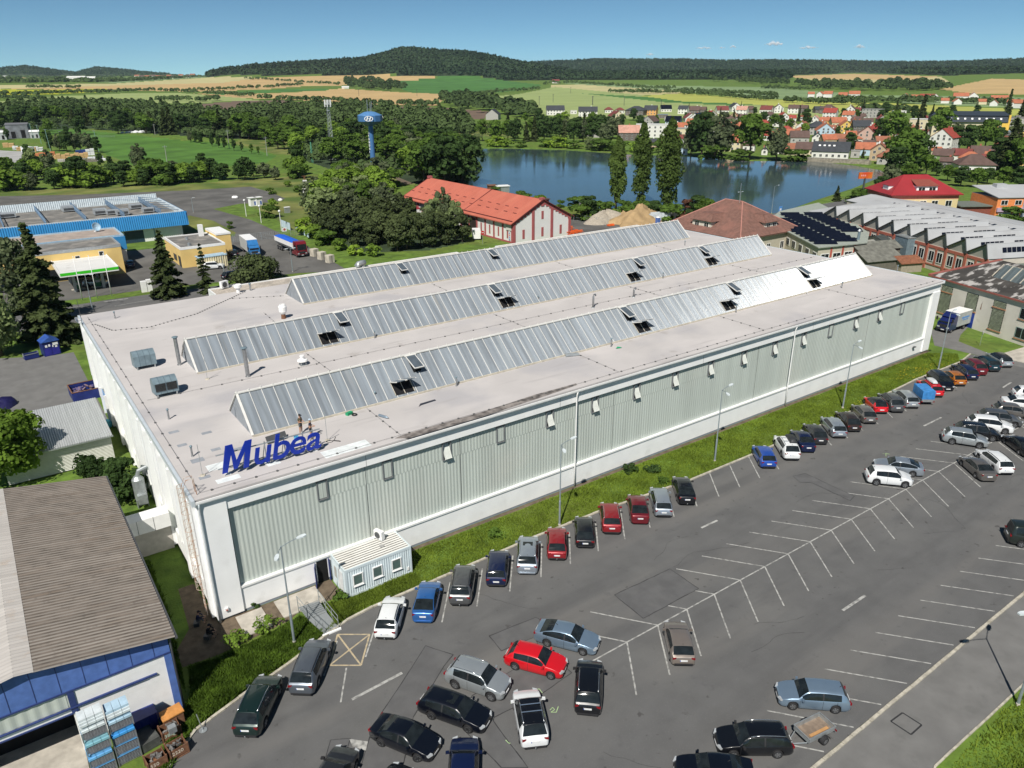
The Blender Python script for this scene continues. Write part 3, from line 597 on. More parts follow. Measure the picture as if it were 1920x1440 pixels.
def louvre(p,w_,d_,h_,label,louv):
 t=thing('ventilation_box',label,'roof ventilator',p,0,'blue-grey ventilation boxes');mb=MB();n=12
 prof=[(-d_/2,.35),(d_/2,.1)]+[(d_/2-d_*(1-math.cos(a))*.5*1.0,h_*.55+h_*.45*math.sin(a))for a in np.linspace(0,math.pi*.62,n)]+[(-d_/2,h_*.8)]
 mb.extr([(y,z)for y,z in prof],'x',-w_/2,w_/2);mb.build('housing',STEELB,t)
 mb=MB()
 for k in range(1,4):x=-w_/2+w_*k/4;mb.extr([(y*1.015,z*1.01)for y,z in prof],'x',x-.02,x+.02)
 mb.build('seam',M('dark_seam',(.1,.14,.17),.6),t)
 if louv:
  for s in(-1,1):
   mb=MB();mb.obox((s*w_*.235,-d_/2-.02,h_*.57),(w_*.21,0,0),(0,.02,0),(0,0,h_*.21));mb.build('louvre',BLACK,t)
   mb=MB()
   for q in np.linspace(-.19,.19,8):mb.obox((s*w_*.235,-d_/2-.045,h_*(.57+q)),(w_*.21,0,0),(0,.02,0),(0,0,.012))
   mb.build('louvre_slats',DGREY,t)
 mb=MB()
 for x in(-w_*.4,w_*.4):
  for y in(-d_*.45,d_*.4):mb.box(x-.06,x+.06,y-.06,y+.06,0,.36)
 mb.build('legs',GREYM,t);return t
p=at_roof(312,742);louvre((p[0]+.1,p[1]+.6,ZR),2.1,1.7,1.75,'blue-grey sheet metal ventilation box with two dark louvres facing the front',True)
p=at_roof(272,690);louvre((p[0]+.1,p[1]+.5,ZR),2.1,1.7,1.8,'blue-grey rounded ventilation box without louvres, farther from the front edge',False)
t=thing('mushroom_vent','white mushroom-shaped vent on legs in front of the middle skylight','roof ventilator',at_roof(568,684));mb=MB();mb.lathe([(.12,.3),(.18,.38),(.55,.45),(.5,.6),(.22,.68),(.2,.95),(.26,.97),(.24,1.05)],n=18);mb.build('hood',WPAINT,t,smooth=False)
mb=MB();[mb.box(x-.04,x+.04,y-.04,y+.04,0,.4)for x in(-.25,.25)for y in(-.25,.25)];mb.box(-.35,.35,-.35,.35,.0,.05);mb.build('legs',GREYM,t)
t=thing('drum_vent','white barrel-shaped vent with a rusty neck behind the middle skylight','roof ventilator',at_roof(532,597));mb=MB();mb.lathe([(.3,.6),(.48,.9),(.5,1.5),(.36,1.75),(.36,1.8),(.28,1.8),(.26,1.5)],n=18);mb.build('drum',WPAINT,t);mb=MB();mb.lathe([(.3,0),(.28,.1),(.26,.6)],n=16);mb.build('neck',RUST,t)
t=thing('fan_vent','white round fan head on a thick pipe at the back left corner of the roof','roof ventilator',at_roof(447,548));mb=MB();mb.lathe([(.26,0),(.26,.55)],n=16);mb.build('pipe',WPAINT,t);mb=MB();mb.lathe([(.3,.55),(.52,.7),(.54,1.1),(.46,1.12),(.44,.95)],n=20);mb.build('fan_head',WPAINT,t)
flue(at_roof(470,546,10.65),.95,.12,'small grey capped pipe standing on the gravel roof next to the white fan head')
def ac_unit(p,rz,label):
 t=thing('air_conditioner',label,'air conditioner',p,rz,'air conditioners');mb=MB();mb.box(-.45,.45,-.18,.18,.1,.85);mb.build('case',WPAINT,t)
 mb=MB();mb.lathe([(.3,0),(.3,.02)],n=18);o=mb.build('fan_grille',DGREY,t);o.location=(-.05,-.185,.47);o.rotation_euler=(R_(90),0,0)
 mb=MB();mb.box(-.4,-.32,-.2,.2,0,.1);mb.box(.32,.4,-.2,.2,0,.1);mb.build('feet',GREYM,t);return t
o=ac_unit(at_roof(421,541,10.65),R_(25),'white air conditioner on the gravel roof next to the white fan head');o.scale=(1.3,1.3,1.3)
t=thing('duct_elbow','silver bent duct lying on the gravel roof behind the back skylight','duct',at_roof(676,503,10.65));mb=MB();mb.tube([(-.6,0,0),(-.6,0,.4),(-.3,0,.75),(.3,.1,.8),(.9,.2,.8)],.42,12);mb.build('pipe',GREYM,t,smooth=True);mb=MB();mb.box(.3,.6,-.3,.5,0,.4);mb.build('support',GREYM,t)
for q,lb in(((560+27,558+290),'white lightning rod on a round foot beside the last blue roof letter'),((380,892),'white lightning rod on a round foot before the first blue roof letter'),((389,711),'white lightning rod on a round foot in front of the end of the middle skylight')):
 q=(614,826)if q[0]==587 else q
 t=thing('lightning_rod',lb,'lightning rod',at_roof(*q),0,'lightning rods');mb=MB();mb.tube([(0,0,0),(0,0,2.6)],.02,5);mb.tube([(0,0,.03),(1.2,.5,.03)],.015,4);mb.build('rod',GREYM,t);mb=MB();mb.lathe([(.22,0),(.2,.07),(.05,.09)],n=14);mb.build('foot',CREAM,t)
# loose things near the workers
t=thing('cable_reel','green cable box with a black reel lying in front of the front skylight','cable reel',at_roof(661,778));mb=MB();mb.obox((-.2,.25,.12),(.28,.1,0),(-.06,.15,0),(0,0,.12));mb.build('box',M('green_plastic',(.02,.3,.14),.5),t)
mb=MB();mb.tube([(.12+.2*math.cos(a),-.15+.2*math.sin(a),.06)for a in np.linspace(0,6.28,16)],.06,6);mb.build('coil',RUBBER,t)
t=thing('gas_cylinder','grey gas cylinder lying on the roof right of the green cable box','gas cylinder',at_roof(719,783),R_(-68));mb=MB();mb.tube([(-.55,0,.12),(-.5,0,.12),(.35,0,.12),(.45,0,.12),(.5,0,.12),(.6,0,.12)],[.06,.12,.12,.06,.035,.035],12);mb.build('bottle',M('grey_blue_cylinder',(.22,.28,.34),.4,.3),t,smooth=False)
t=thing('gas_cylinder','grey sheet roll lying at the foot of the front skylight below its second flap','roll',at_roof(1073,668),R_(-20));t.name='sheet_roll';mb=MB();mb.tube([(-.75,0,.14),(.75,0,.14)],.15,10);mb.tube([(-.7,.3,.14),(.7,.3,.14)],.13,10);mb.build('roll',GREYM,t)
t=thing('green_scrap','green crumpled scrap of sheet on the roof beside a short vent pipe','scrap',at_roof(1160,653));mb=MB();mb.add([(-.35,.1,.02),(0,.2,.15),(.35,-.05,.02),(.3,-.2,.12),(-.1,-.1,.05),(-.35,-.05,.1)],[(0,1,4,5),(1,2,3,4)]);mb.build('sheet',M('green_plastic',(.02,.3,.14),.5),t)
t=thing('bitumen_board','dark board leaning behind the big blue roof letters','board',at_roof(519,826));mb=MB();mb.obox((0,0,.28),(.85,.1,0),(0,.25,.22),(0,.03,-.03));mb.build('panel',DGREY,t)
t=thing('bucket','light blue bucket behind the letter e of the roof sign','bucket',at_roof(556,826));mb=MB();mb.lathe([(.16,0),(.2,.4),(.17,.4),(.14,.05)],n=14);mb.build('pail',M('light_blue_plastic',(.1,.4,.62),.4),t);mb=MB();mb.tube([(-.19,0,.38),(-.1,.02,.52),(.1,.02,.52),(.19,0,.38)],.012,5);mb.build('handle',GREYM,t)
t=thing('cable_loop','thin loose loops of cable on the roof, right of the blue letters','cable',at_roof(640,826));mb=MB();mb.tube([(-.6+.8*math.sin(a*1.3)*.6,.3*math.cos(a*2.1)+a*.1,.03)for a in np.linspace(0,6,24)],.018,5);mb.build('loop',BLACK,t)
t=thing('long_poles','bundle of thin dark poles lying at the foot of the front skylight near the workers','poles',at_roof(610,783),R_(3));mb=MB();[mb.tube([(-1.4,k*.12,.06),(1.6+.2*k,k*.1,.06)],.025,5)for k in range(3)];mb.build('pole_bundle',DGREY,t)
# roof sign
SIGNB=M('royal_blue_letters',(.008,.03,.32),.35,var=.08)
sg=thing('roof_sign','big blue sloping letters reading Mubea on a grey steel frame at the roof corner','sign',(0,0,0))
def text_mesh(txt,size,depth_,bold=0.,shear=0.):
 cu=bpy.data.curves.new('letters','FONT');cu.body=txt;cu.size=size;cu.extrude=depth_;cu.offset=bold;cu.shear=shear;cu.resolution_u=4
 o=bpy.data.objects.new('letters',cu);COL.objects.link(o);dg=bpy.context.evaluated_depsgraph_get();me=bpy.data.meshes.new_from_object(o.evaluated_get(dg));bpy.data.objects.remove(o);bpy.data.curves.remove(cu)
 me.name='letters';me.polygons.foreach_set('use_smooth',[False]*len(me.polygons));co=np.empty(len(me.vertices)*3);me.vertices.foreach_get('co',co);co=co.reshape(-1,3);return me,co
pa=np.array(px(417,889,ZR+.3));pb=np.array(px(603,838,ZR+.3));sd=(pb-pa)/np.hypot(*(pb-pa));SW=np.hypot(*(pb-pa));ang=math.atan2(sd[1],sd[0])
adv=0;glyphs=[]
for ch in 'Mubea':
 me,co=text_mesh(ch,2.95,.045,.02,.22);glyphs.append((ch,me,co,co[:,0].min(),co[:,0].max()))
gap=.16;tot=sum(g[4]-g[3]for g in glyphs)+gap*4-.22*4;sc=SW/tot;xx=0
for ch,me,co,a,b in glyphs:
 if ch=='M':
  mb=MB();Mw=b-a;mb.extr([((x*.98+z*.26)*Mw/1.28+a,z*2.15)for x,z in((0,0),(.20,0),(.26,.64),(.43,.06),(.57,.06),(.80,.64),(.82,0),(1.02,0),(1.02,1),(.76,1),(.51,.36),(.27,1),(0,1))],'y',-.05,.05);o=mb.build('letter',SIGNB,sg);o.scale=(sc,1,1);o.rotation_euler=(0,0,ang);off=(xx-a)*sc;o.location=(pa[0]+sd[0]*off,pa[1]+sd[1]*off,ZR+.32);xx+=(b-a)+gap-.22;continue
 o=put('letter',me,sg);me.materials.clear();me.materials.append(SIGNB)
 o.scale=(sc,1.0,1);o.rotation_euler=(R_(90),0,ang);off=(xx-a)*sc
 o.location=(pa[0]+sd[0]*off,pa[1]+sd[1]*off,ZR+.32);xx+=(b-a)+gap-.22
mb=MB();nv=np.array([-sd[1],sd[0]])
def sp(u,d,z):q=pa+sd*u+nv*d;return(q[0],q[1],ZR+z)
for z in(.6,1.75):mb.tube([sp(-.2,.3,z),sp(SW+.1,.3,z)],.05,6)
for u in(.45,1.9,3.4,4.9,6.4,SW-.5):mb.tube([sp(u,.3,0),sp(u,.3,1.9)],.045,6);mb.tube([sp(u,.3,1.7),sp(u,1.3,.05)],.035,6);mb.tube([sp(u,.3,.6),sp(u,.1,.6)],.03,5)
mb.build('frame',GREYM,sg);mb=MB()
for u in(.45,3.4,SW-.5):q=sp(u,.3,0);mb.box(q[0]-.2,q[0]+.2,q[1]-.2,q[1]+.2,ZR+.016,ZR+.09)
mb.build('foot_plates',WPAINT,sg)
t=thing('satellite_dish','white dish and thin aerial on the far left corner of the roof edge','antenna',(-.4,50.6,ZR));mb=MB();mb.lathe([(.02,0),(.28,.06),(.45,.16),(.46,.18),(.3,.09),(.0,.03)],n=18);o=mb.build('dish',WPAINT,t);o.location=(-.5,.2,.6);o.rotation_euler=(R_(60),0,R_(60))
mb=MB();mb.tube([(0,0,0),(0,0,3.2)],.03,6);mb.tube([(0,0,.6),(-.5,.2,.6)],.03,5);mb.tube([(-.3,0,2.2),(.3,0,2.2)],.02,5);mb.build('mast',DGREY,t)
# roof access ladder with cage
ld_=thing('cage_ladder','rust-streaked white ladder with a safety cage up the corner of the hall','ladder',(-.55,.75,0));WR=M('rusty_white_paint',(.62,.58,.52),.6,var=.1,scale=3,col2=(.35,.16,.08));mb=MB()
for y in(-.25,.25):mb.tube([(0,y,.6),(0,y,11.6),(.25,y,12.1),(.75,y,12.1),(.8,y,10.8)],.03,6)
for k in range(34):mb.tube([(0,-.25,.8+k*.31),(0,.25,.8+k*.31)],.018,5)
for k in range(5):mb.tube([(0,.25,1.2+k*2.2),(.5,.25,1.2+k*2.2)],.02,5)
mb.build('ladder_rails',WR,ld_);mb=MB()
hoop=lambda z:[(-.38*math.sin(a),.38*math.cos(a),z)for a in np.linspace(-.35,math.pi+.35,12)]
for k in range(13):mb.tube(hoop(3.0+k*.72),.018,5)
for a in np.linspace(.2,math.pi-.2,5):mb.tube([(-.38*math.sin(a),.38*math.cos(a),3.0),(-.38*math.sin(a),.38*math.cos(a),11.65)],.014,4)
mb.build('safety_cage',WR,ld_)
t=thing('wall_lamp','small grey floodlight bracket low on the right end of the long white wall','lamp',(99.3,-.1,1.35));mb=MB();mb.tube([(0,.1,-.2),(0,-.05,.2)],.05,6);mb.build('bracket',GREYM,t);mb=MB();mb.box(-.25,.25,-.3,-.02,.2,.32);mb.build('lamp_head',DGREY,t)
t=thing('alarm_box','small white and red box on the white wall near the left downpipe','alarm box',(.7,-.2,.9));mb=MB();mb.box(-.12,.12,-.12,.03,0,.25);mb.build('case',WPAINT,t);mb=MB();mb.box(-.06,.06,-.15,-.125,.05,.15);mb.build('light',REDB,t)
# cars
def paint(name,col,metal=.25,rough=.32):return M('paint_'+name,col,rough,metal,var=.03,scale=1.5,coat=.8,spec=.5)
PT={k:paint(k,c,m)for k,c,m in(('black',(.006,.007,.010),.2),('darkgreen',(.008,.025,.022),.3),('slate',(.13,.15,.18),.55),('white',(.72,.74,.75),0),('blue',(.03,.13,.38),.35),('midgrey',(.12,.125,.13),.5),('navy',(.006,.013,.055),.25),
  ('silver',(.36,.41,.47),.6),('red',(.26,.012,.018),.25),('brightred',(.55,.008,.015),0),('maroon',(.16,.012,.02),.3),('silverblue',(.26,.36,.47),.6),('palesilver',(.46,.50,.52),.6),('beige',(.28,.24,.21),.5),('brown',(.035,.022,.018),.3),('greybrown',(.17,.16,.15),.5),('orange',(.48,.16,.02),.3),('teal',(.015,.045,.06),.4),('darknavy',(.004,.0055,.011),.2),('vividblue',(.015,.07,.36),.2),('darkgrey',(.03,.032,.036),.35),('vangreen',(.02,.028,.024),.3))}
CLAD=M('black_plastic_trim',(.025,.025,.027),.6);CHROME=M('bright_trim',(.6,.62,.64),.2,.9);RIMM=M('alloy_rim',(.42,.43,.45),.3,.8);RIMD=M('dark_rim',(.05,.05,.055),.4,.6)
HEADL=M('headlamp_glass',(.55,.58,.6),.12,.3,spec=.7);TAILL=M('red_lamp',(.20,.006,.01),.15,spec=.6);PLATE=M('number_plate',(.75,.76,.76),.5);PLATEB=M('plate_blue_band',(.03,.08,.4),.5)
UNDER=M('underbody_black',(.01,.01,.011),.8);INTER=M('car_interior',(.05,.048,.046),.8)
CT={ # L, W, H, wheelbase, wheel r, deck profile (u, z), roof start/end etc.
 'hatch':dict(L=4.25,W=1.78,H=1.46,wb=2.6,r=.315,cowl=.27,rs=.42,re=.83,rg=.945,hood=.94,fz=.70,bz=.93,tail=.93),
 'sedan':dict(L=4.55,W=1.76,H=1.44,wb=2.65,r=.315,cowl=.27,rs=.415,re=.69,rg=.845,hood=.92,fz=.68,bz=.91,tail=1.0),
 'lift':dict(L=4.62,W=1.80,H=1.46,wb=2.66,r=.315,cowl=.265,rs=.41,re=.70,rg=.905,hood=.92,fz=.68,bz=.92,tail=1.04),
 'wagon':dict(L=4.62,W=1.79,H=1.48,wb=2.65,r=.315,cowl=.26,rs=.395,re=.885,rg=.965,hood=.93,fz=.69,bz=.93,tail=.95),
 'suv':dict(L=4.5,W=1.86,H=1.66,wb=2.67,r=.36,cowl=.245,rs=.375,re=.86,rg=.955,hood=1.06,fz=.80,bz=1.06,tail=1.06,clad=1),
 'mpv':dict(L=4.6,W=1.85,H=1.66,wb=2.75,r=.33,cowl=.19,rs=.36,re=.87,rg=.96,hood=1.02,fz=.74,bz=1.03,tail=1.03),
 'van':dict(L=5.0,W=1.92,H=1.95,wb=3.2,r=.33,cowl=.17,rs=.30,re=.955,rg=.985,hood=1.12,fz=.8,bz=1.1,tail=1.15)}
_wheel={}
def wheel_meshes(r,dark):
 k=(r,dark)
 if k not in _wheel:
  t=MB();w_=.205;prof=[(r*.66,-w_/2),(r*.93,-w_/2),(r,-w_*.32),(r,w_*.32),(r*.93,w_/2),(r*.66,w_/2)]
  t.lathe(prof+prof[:1],n=26,cap=False);tyre=t.build('tyre',RUBBER);m1=tyre.data;bpy.data.objects.remove(tyre)
  m=MB();m.lathe([(r*.66,.0),(r*.66,w_*.46),(r*.58,w_*.5),(r*.57,w_*.25),(.001,w_*.22)],n=26,m=0)
  for i in range(5):
   a=2*math.pi*i/5
   for s in(-.13,.13):u=np.array((math.cos(a+s),math.sin(a+s),0));m.obox(u*r*.33+np.array((0,0,w_*.42)),u*r*.28,np.array((-u[1],u[0],0))*r*.055,(0,0,w_*.06),m=1)
  m.lathe([(r*.15,w_*.4),(r*.12,w_*.52),(.001,w_*.52)],n=12,m=1)
  o=m.build('rim',[DGREY,RIMD if dark else RIMM]);m2=o.data;bpy.data.objects.remove(o);_wheel[k]=(m1,m2)
 return _wheel[k]
def car(kind,col,x,y,hd,label,dx=0,group=None,rails=None,name='parked_car',roofcol=None,dark=False,sunroof=False,L=None,H=None,clad=None,bars=False,steer=0,tow=False,cat='car'):
 """(x, y) centre of the car on the ground, hd heading of its nose (radians)"""
 d=dict(CT[kind]);
 if L:d['L']=L
 if H:d['H']=H
 if clad is not None:d['clad']=clad
 Ln,Wd,Ht=d['L'],d['W'],d['H'];P=PT[col];RP=PT[roofcol]if roofcol else None
 t=thing(name,label,cat,(x,y,.02),hd,group)
 cw,rs,re,rg=d['cowl'],d['rs'],d['re'],d['rg']
 topz=[(0,d['fz']-.10),(.008,d['fz']-.03),(.03,d['fz']+.04),(.10,d['hood']-.10),(cw*.62,d['hood']-.02),(cw,d['hood']+.035),(cw+(rs-cw)*.5,(d['hood']+Ht)*.515),(rs,Ht-.045),(rs+(re-rs)*.25,Ht-.004),(rs+(re-rs)*.55,Ht),(re,Ht-.06)]
 if kind in('sedan','lift'):topz+=[((re+rg)/2,(Ht+d['tail'])*.508),(rg,d['tail']+.02),(.965,d['tail']-.0),(.985,d['tail']-.03),(.997,d['tail']-.2),(1,d['tail']-.3)]
 else:topz+=[((re+rg)/2,(Ht-.06)*.62+d['tail']*.38+.02),(rg,d['tail']+.02),(.98,d['tail']-.07),(.994,d['tail']-.2),(1,d['tail']-.36)]
 belt=[(0,d['fz']-.16),(.03,d['fz']-.02),(.1,d['hood']-.16),(cw,d['bz']-.04),(.5,d['bz']),(.85,d['bz']+.05),(rg,min(d['tail']-.03,d['bz']+.06)),(.98,d['tail']-.13),(1,d['tail']-.42)]
 plan=[(0,.62),(.006,.70),(.02,.81),(.05,.91),(.10,.965),(.18,.99),(.3,1),(.75,1),(.9,.965),(.96,.92),(.985,.87),(.997,.80),(1,.74)]
 ip=lambda tab,u:float(np.interp(u,*zip(*tab)))
 uf=(Ln-d['wb'])*.47/Ln;ur=uf+d['wb']/Ln;r=d['r'];sill=.24 if d.get('clad')else.19
 U=set([0,.004,.012,.025,.05,.08,cw*.5,cw*.8,cw-.002,cw+.004,rs,re,re+.004,rg,.97,.98,.99,.997,1,rs+.02,(rs+re)/2])
 for u0 in(uf,ur):
  for q in np.linspace(-1,1,13):U.add(round(u0+q*(r+.055)/Ln,5))
 for q in np.linspace(cw,rs,6):U.add(round(q,5))
 for q in np.linspace(rs,re,8):U.add(round(q,5))
 for q in np.linspace(re,rg,5):U.add(round(q,5))
 pb,pc=cw+(re-cw)*.54,(rg-.055 if kind in('sedan','lift')else re-.035)
 if kind=='hatch':pc=re-.01
 for q in(pb-.011,pb+.011,pc-.02,pc,cw+.045):U.add(round(q,5))
 seams=[cw+.02,pb,min(ur+.01,pc)]
 for q in seams:U.add(q-.0022);U.add(q+.0022)
 U=sorted(q for q in U if 0<=q<=1);U=[q for i,q in enumerate(U)if i==0 or q-U[i-1]>1e-4]
 NRG=12;rows=[]
 for u in U:
  w_=Wd/2*ip(plan,u);zt=ip(topz,u);zb=min(ip(belt,u),zt-.03);xx=Ln/2-u*Ln
  zl=sill+.12*max(0,1-u/.03)*0+max(0,(u-.95))*2.2
  for u0 in(uf,ur):
   dxw=(u-u0)*Ln;Rr_=r+.045
   if abs(dxw)<Rr_:zl=max(zl,r*1.0+math.sqrt(Rr_**2-dxw**2))
  zl=min(zl,zb-.08);hg=zt-zb;k=min(1,max(0,(hg-.06)/.42));wr=w_*(.955-.20*k)
  zm=max(zl+.5*(zb-zl),min(.55,zb-.05));wb_=w_*.97
  zmid=zl+(zb-zl)*.45
  row=[(w_*.93,zl),(w_*.985,zl+.06),(w_,zmid),(w_*.992,zb-.07),(wb_,zb-.012),(wb_*.985,zb+.012+.0*k),(wb_*.985+(wr-wb_*.985)*.5,zb+hg*.50),(wr,zt-.075*k-.018*(1-k)),(wr*.93,zt-.028*k-.010*(1-k)),(wr*.6,zt-.006),(wr*.25,zt+.006),(0,zt+.01)]
  rows.append([(xx,q[0],q[1])for q in row])
 n=len(U);V=[]
 for row in rows:V+=row+[(a,-b,c)for a,b,c in row[::-1][1:]]
 K=2*NRG-1;body=[];bm=[];side={1:[],-1:[]};qw={1:[],-1:[]};ws=[];rw=[];roof=[]
 for i in range(n-1):
  um=(U[i]+U[i+1])/2
  for j in range(K-1):
   jj=j if j<NRG-1 else K-2-j;sg_=1 if j<NRG-1 else-1
   f=(i*K+j,i*K+j+1,(i+1)*K+j+1,(i+1)*K+j)
   glass_h=rows[i][7][2]-rows[i][5][2]>.10 and rows[i+1][7][2]-rows[i+1][5][2]>.10
   if jj in(5,6)and glass_h and cw+.045<um<pc and abs(um-pb)>.011:(side if um<pb else qw)[sg_].append(f);continue
   if jj>=8 and cw+.003<um<rs:ws.append(f);continue
   if jj>=8 and re+.003<um<rg:rw.append(f);continue
   m=0
   if d.get('clad')and jj==0:m=1
   if jj==0 and um<.02:m=1
   if any(abs(um-q)<.002 for q in seams)and 1<=jj<=3:m=1
   if abs(um-pb)<=.011 and jj in(5,6):m=1
   if RP and jj>=7 and rs<=um<=re+.004:m=2
   body.append(f);bm.append(m)
 body.append(tuple(range(K))[::-1]);bm.append(0);body.append(tuple(range((n-1)*K,n*K)));bm.append(0)
 V=np.array(V)
 def emit_(nm,fs,mats,mi=None,off=0):
  fs_=sorted(set(q for f in fs for q in f));mp={q:a for a,q in enumerate(fs_)};mb=MB();mb.v=[tuple(V[q])for q in fs_];mb.f=[[mp[q]for q in f]for f in fs];mb.m=mi or[0]*len(fs)
  return mb.build(nm,mats,t,smooth=True)
 bo=emit_('body',body,[P,CLAD]+([RP]if RP else[]),bm)
 if ws:emit_('windscreen',ws,GLASS)
 if rw:emit_('rear_window',rw,GLASS)
 for s in(1,-1):
  if side[s]:emit_('front_side_window',side[s],GLASS)
  if qw[s]:emit_('rear_side_window',qw[s],GLASS)
 mb=MB();mb.box(-Ln/2+.12,Ln/2-.12,-Wd/2*.78,Wd/2*.78,sill-.02,.62);mb.box(-Ln/2+.3,Ln/2-.3,-Wd/2*.86,Wd/2*.86,sill+.0,sill+.02);mb.build('underbody',UNDER,t)
 def bp(u,j):
  i=min(range(n),key=lambda q:abs(U[q]-u));return np.array(rows[i][j])
 # wheels
 m1,m2=wheel_meshes(r,dark)
 for u0 in(uf,ur):
  for s in(1,-1):
   wo=put('wheel',None,t,(Ln/2-u0*Ln,s*(Wd/2-.115),r-.02));wo.rotation_euler=(R_(-90*s),0,steer if u0==uf else 0)
   put('tyre',m1,wo);put('rim',m2,wo)
 # lamps, plates, grille
 for s in(1,-1):
  a=bp(.03,3);c=np.array((a[0]-.06,s*a[1]*.84,d['fz']-.05));mb=MB();mb.obox(c,(.17,s*-.0,.02),(-.07*s*s,.15*s,0),(-.02,0,.065));mb.build('headlight',HEADL,t)
  tz=d['tail']-.17 if kind in('sedan','lift')else d['tail']-.16
  a=bp(.985,3);mb=MB();mb.obox((a[0]-.01,s*(a[1]-.13),tz),(.055,0,-.02),(.03,s*-.13,0),(0,0,.075 if kind!='mpv' else.15));mb.obox((a[0]+.09,s*(a[1]-.004),tz),(.08,s*.012,0),(0,.018,0),(0,0,.06));mb.build('taillight',TAILL,t)
  a=bp(cw+.05,5);mb=MB();mb.obox((a[0]+.02,s*(a[1]+.13),a[2]+.07),(.07,0,0),(-.02,s*.10,0),(0,0,.07));mb.obox((a[0],s*(a[1]+.02),a[2]+.02),(.03,0,0),(0,.05,0),(0,0,.025));mb.build('wing_mirror',CLAD if col in('black','darkgrey')else P,t)
 pz=d['tail']-.30 if kind not in('sedan','lift')else d['tail']-.30
 xr=-Ln/2
 mb=MB();mb.obox((xr-.012,0,pz),(.012,0,0),(0,.26,0),(0,0,.06));o=mb.build('number_plate',PLATE,t);mb=MB();mb.obox((xr-.026,.24,pz),(.003,0,0),(0,.02,0),(0,0,.06));mb.build('blue_band',PLATEB,o)
 mb=MB();mb.obox((Ln/2+.012,0,.38),(.012,0,0),(0,.26,0),(0,0,.055));mb.build('number_plate',PLATE,t)
 mb=MB();mb.obox((Ln/2-.005,0,d['fz']-.16),(.02,0,0),(0,.36,0),(0,0,.07));mb.obox((Ln/2-.03,0,.30),(.05,0,0),(0,.55,0),(0,0,.05));mb.build('grille',CLAD,t)
 mb=MB();mb.obox((xr+.03,0,.33),(.06,0,0),(0,Wd*.36,0),(0,0,.07));mb.build('rear_bumper_trim',CLAD if d.get('clad')or kind in('wagon','hatch')else P,t)
 if rails:
  for s in(1,-1):
   mb=MB();pts=[(lambda a:(a[0],s*a[1]*.98,a[2]+.035+.03*(0<q<5)))(bp(rs+.03+(re-rs-.04)*q/5,8))for q in range(6)];mb.tube(pts,.024,6);mb.build('roof_rail',CHROME if rails=='silver' else CLAD,t,smooth=True)
 if sunroof:a=bp(rs+.05,11);mb=MB();mb.obox((a[0]-.25,0,a[2]+.006),(.28,0,0),(0,.42,0),(0,0,.006));mb.build('sunroof',GLASS,t)
 if bars:
  for q in(.3,.62):
   a=bp(rs+(re-rs)*q,8);mb=MB();mb.tube([(a[0],a[1],a[2]+.09),(a[0],-a[1],a[2]+.09)],.035,6);mb.build('roof_bar',CHROME,t)
 if tow:mb=MB();mb.tube([(xr+.1,0,.3),(xr-.1,0,.3),(xr-.13,0,.42)],.03,6);mb.build('tow_bar',GREYM,t)
 mb=MB();a=bp(re-.03,11);mb.tube([(a[0],0,a[2]),(a[0]-.12,0,a[2]+.12)],.02,5);mb.build('aerial',CLAD,t)
 t['_l']=Ln
 del t['_l'];return t
HD=R_(51.6)
def row_car(qx,qy,kind,col,label,hd=HD,flip=False,**k):
 """the pixel is the foot of the bumper nearest to the camera"""
 p=np.array(px(qx,qy));L=k.get('L')or CT[kind]['L'];u=np.array((math.cos(hd),math.sin(hd)));c=p+u*(L/2)
 return car(kind,col,c[0],c[1],hd+(math.pi if flip else 0),label,group='cars parked along the grass verge' if k.pop('row',True)else 'cars parked in the middle of the car park',**k)
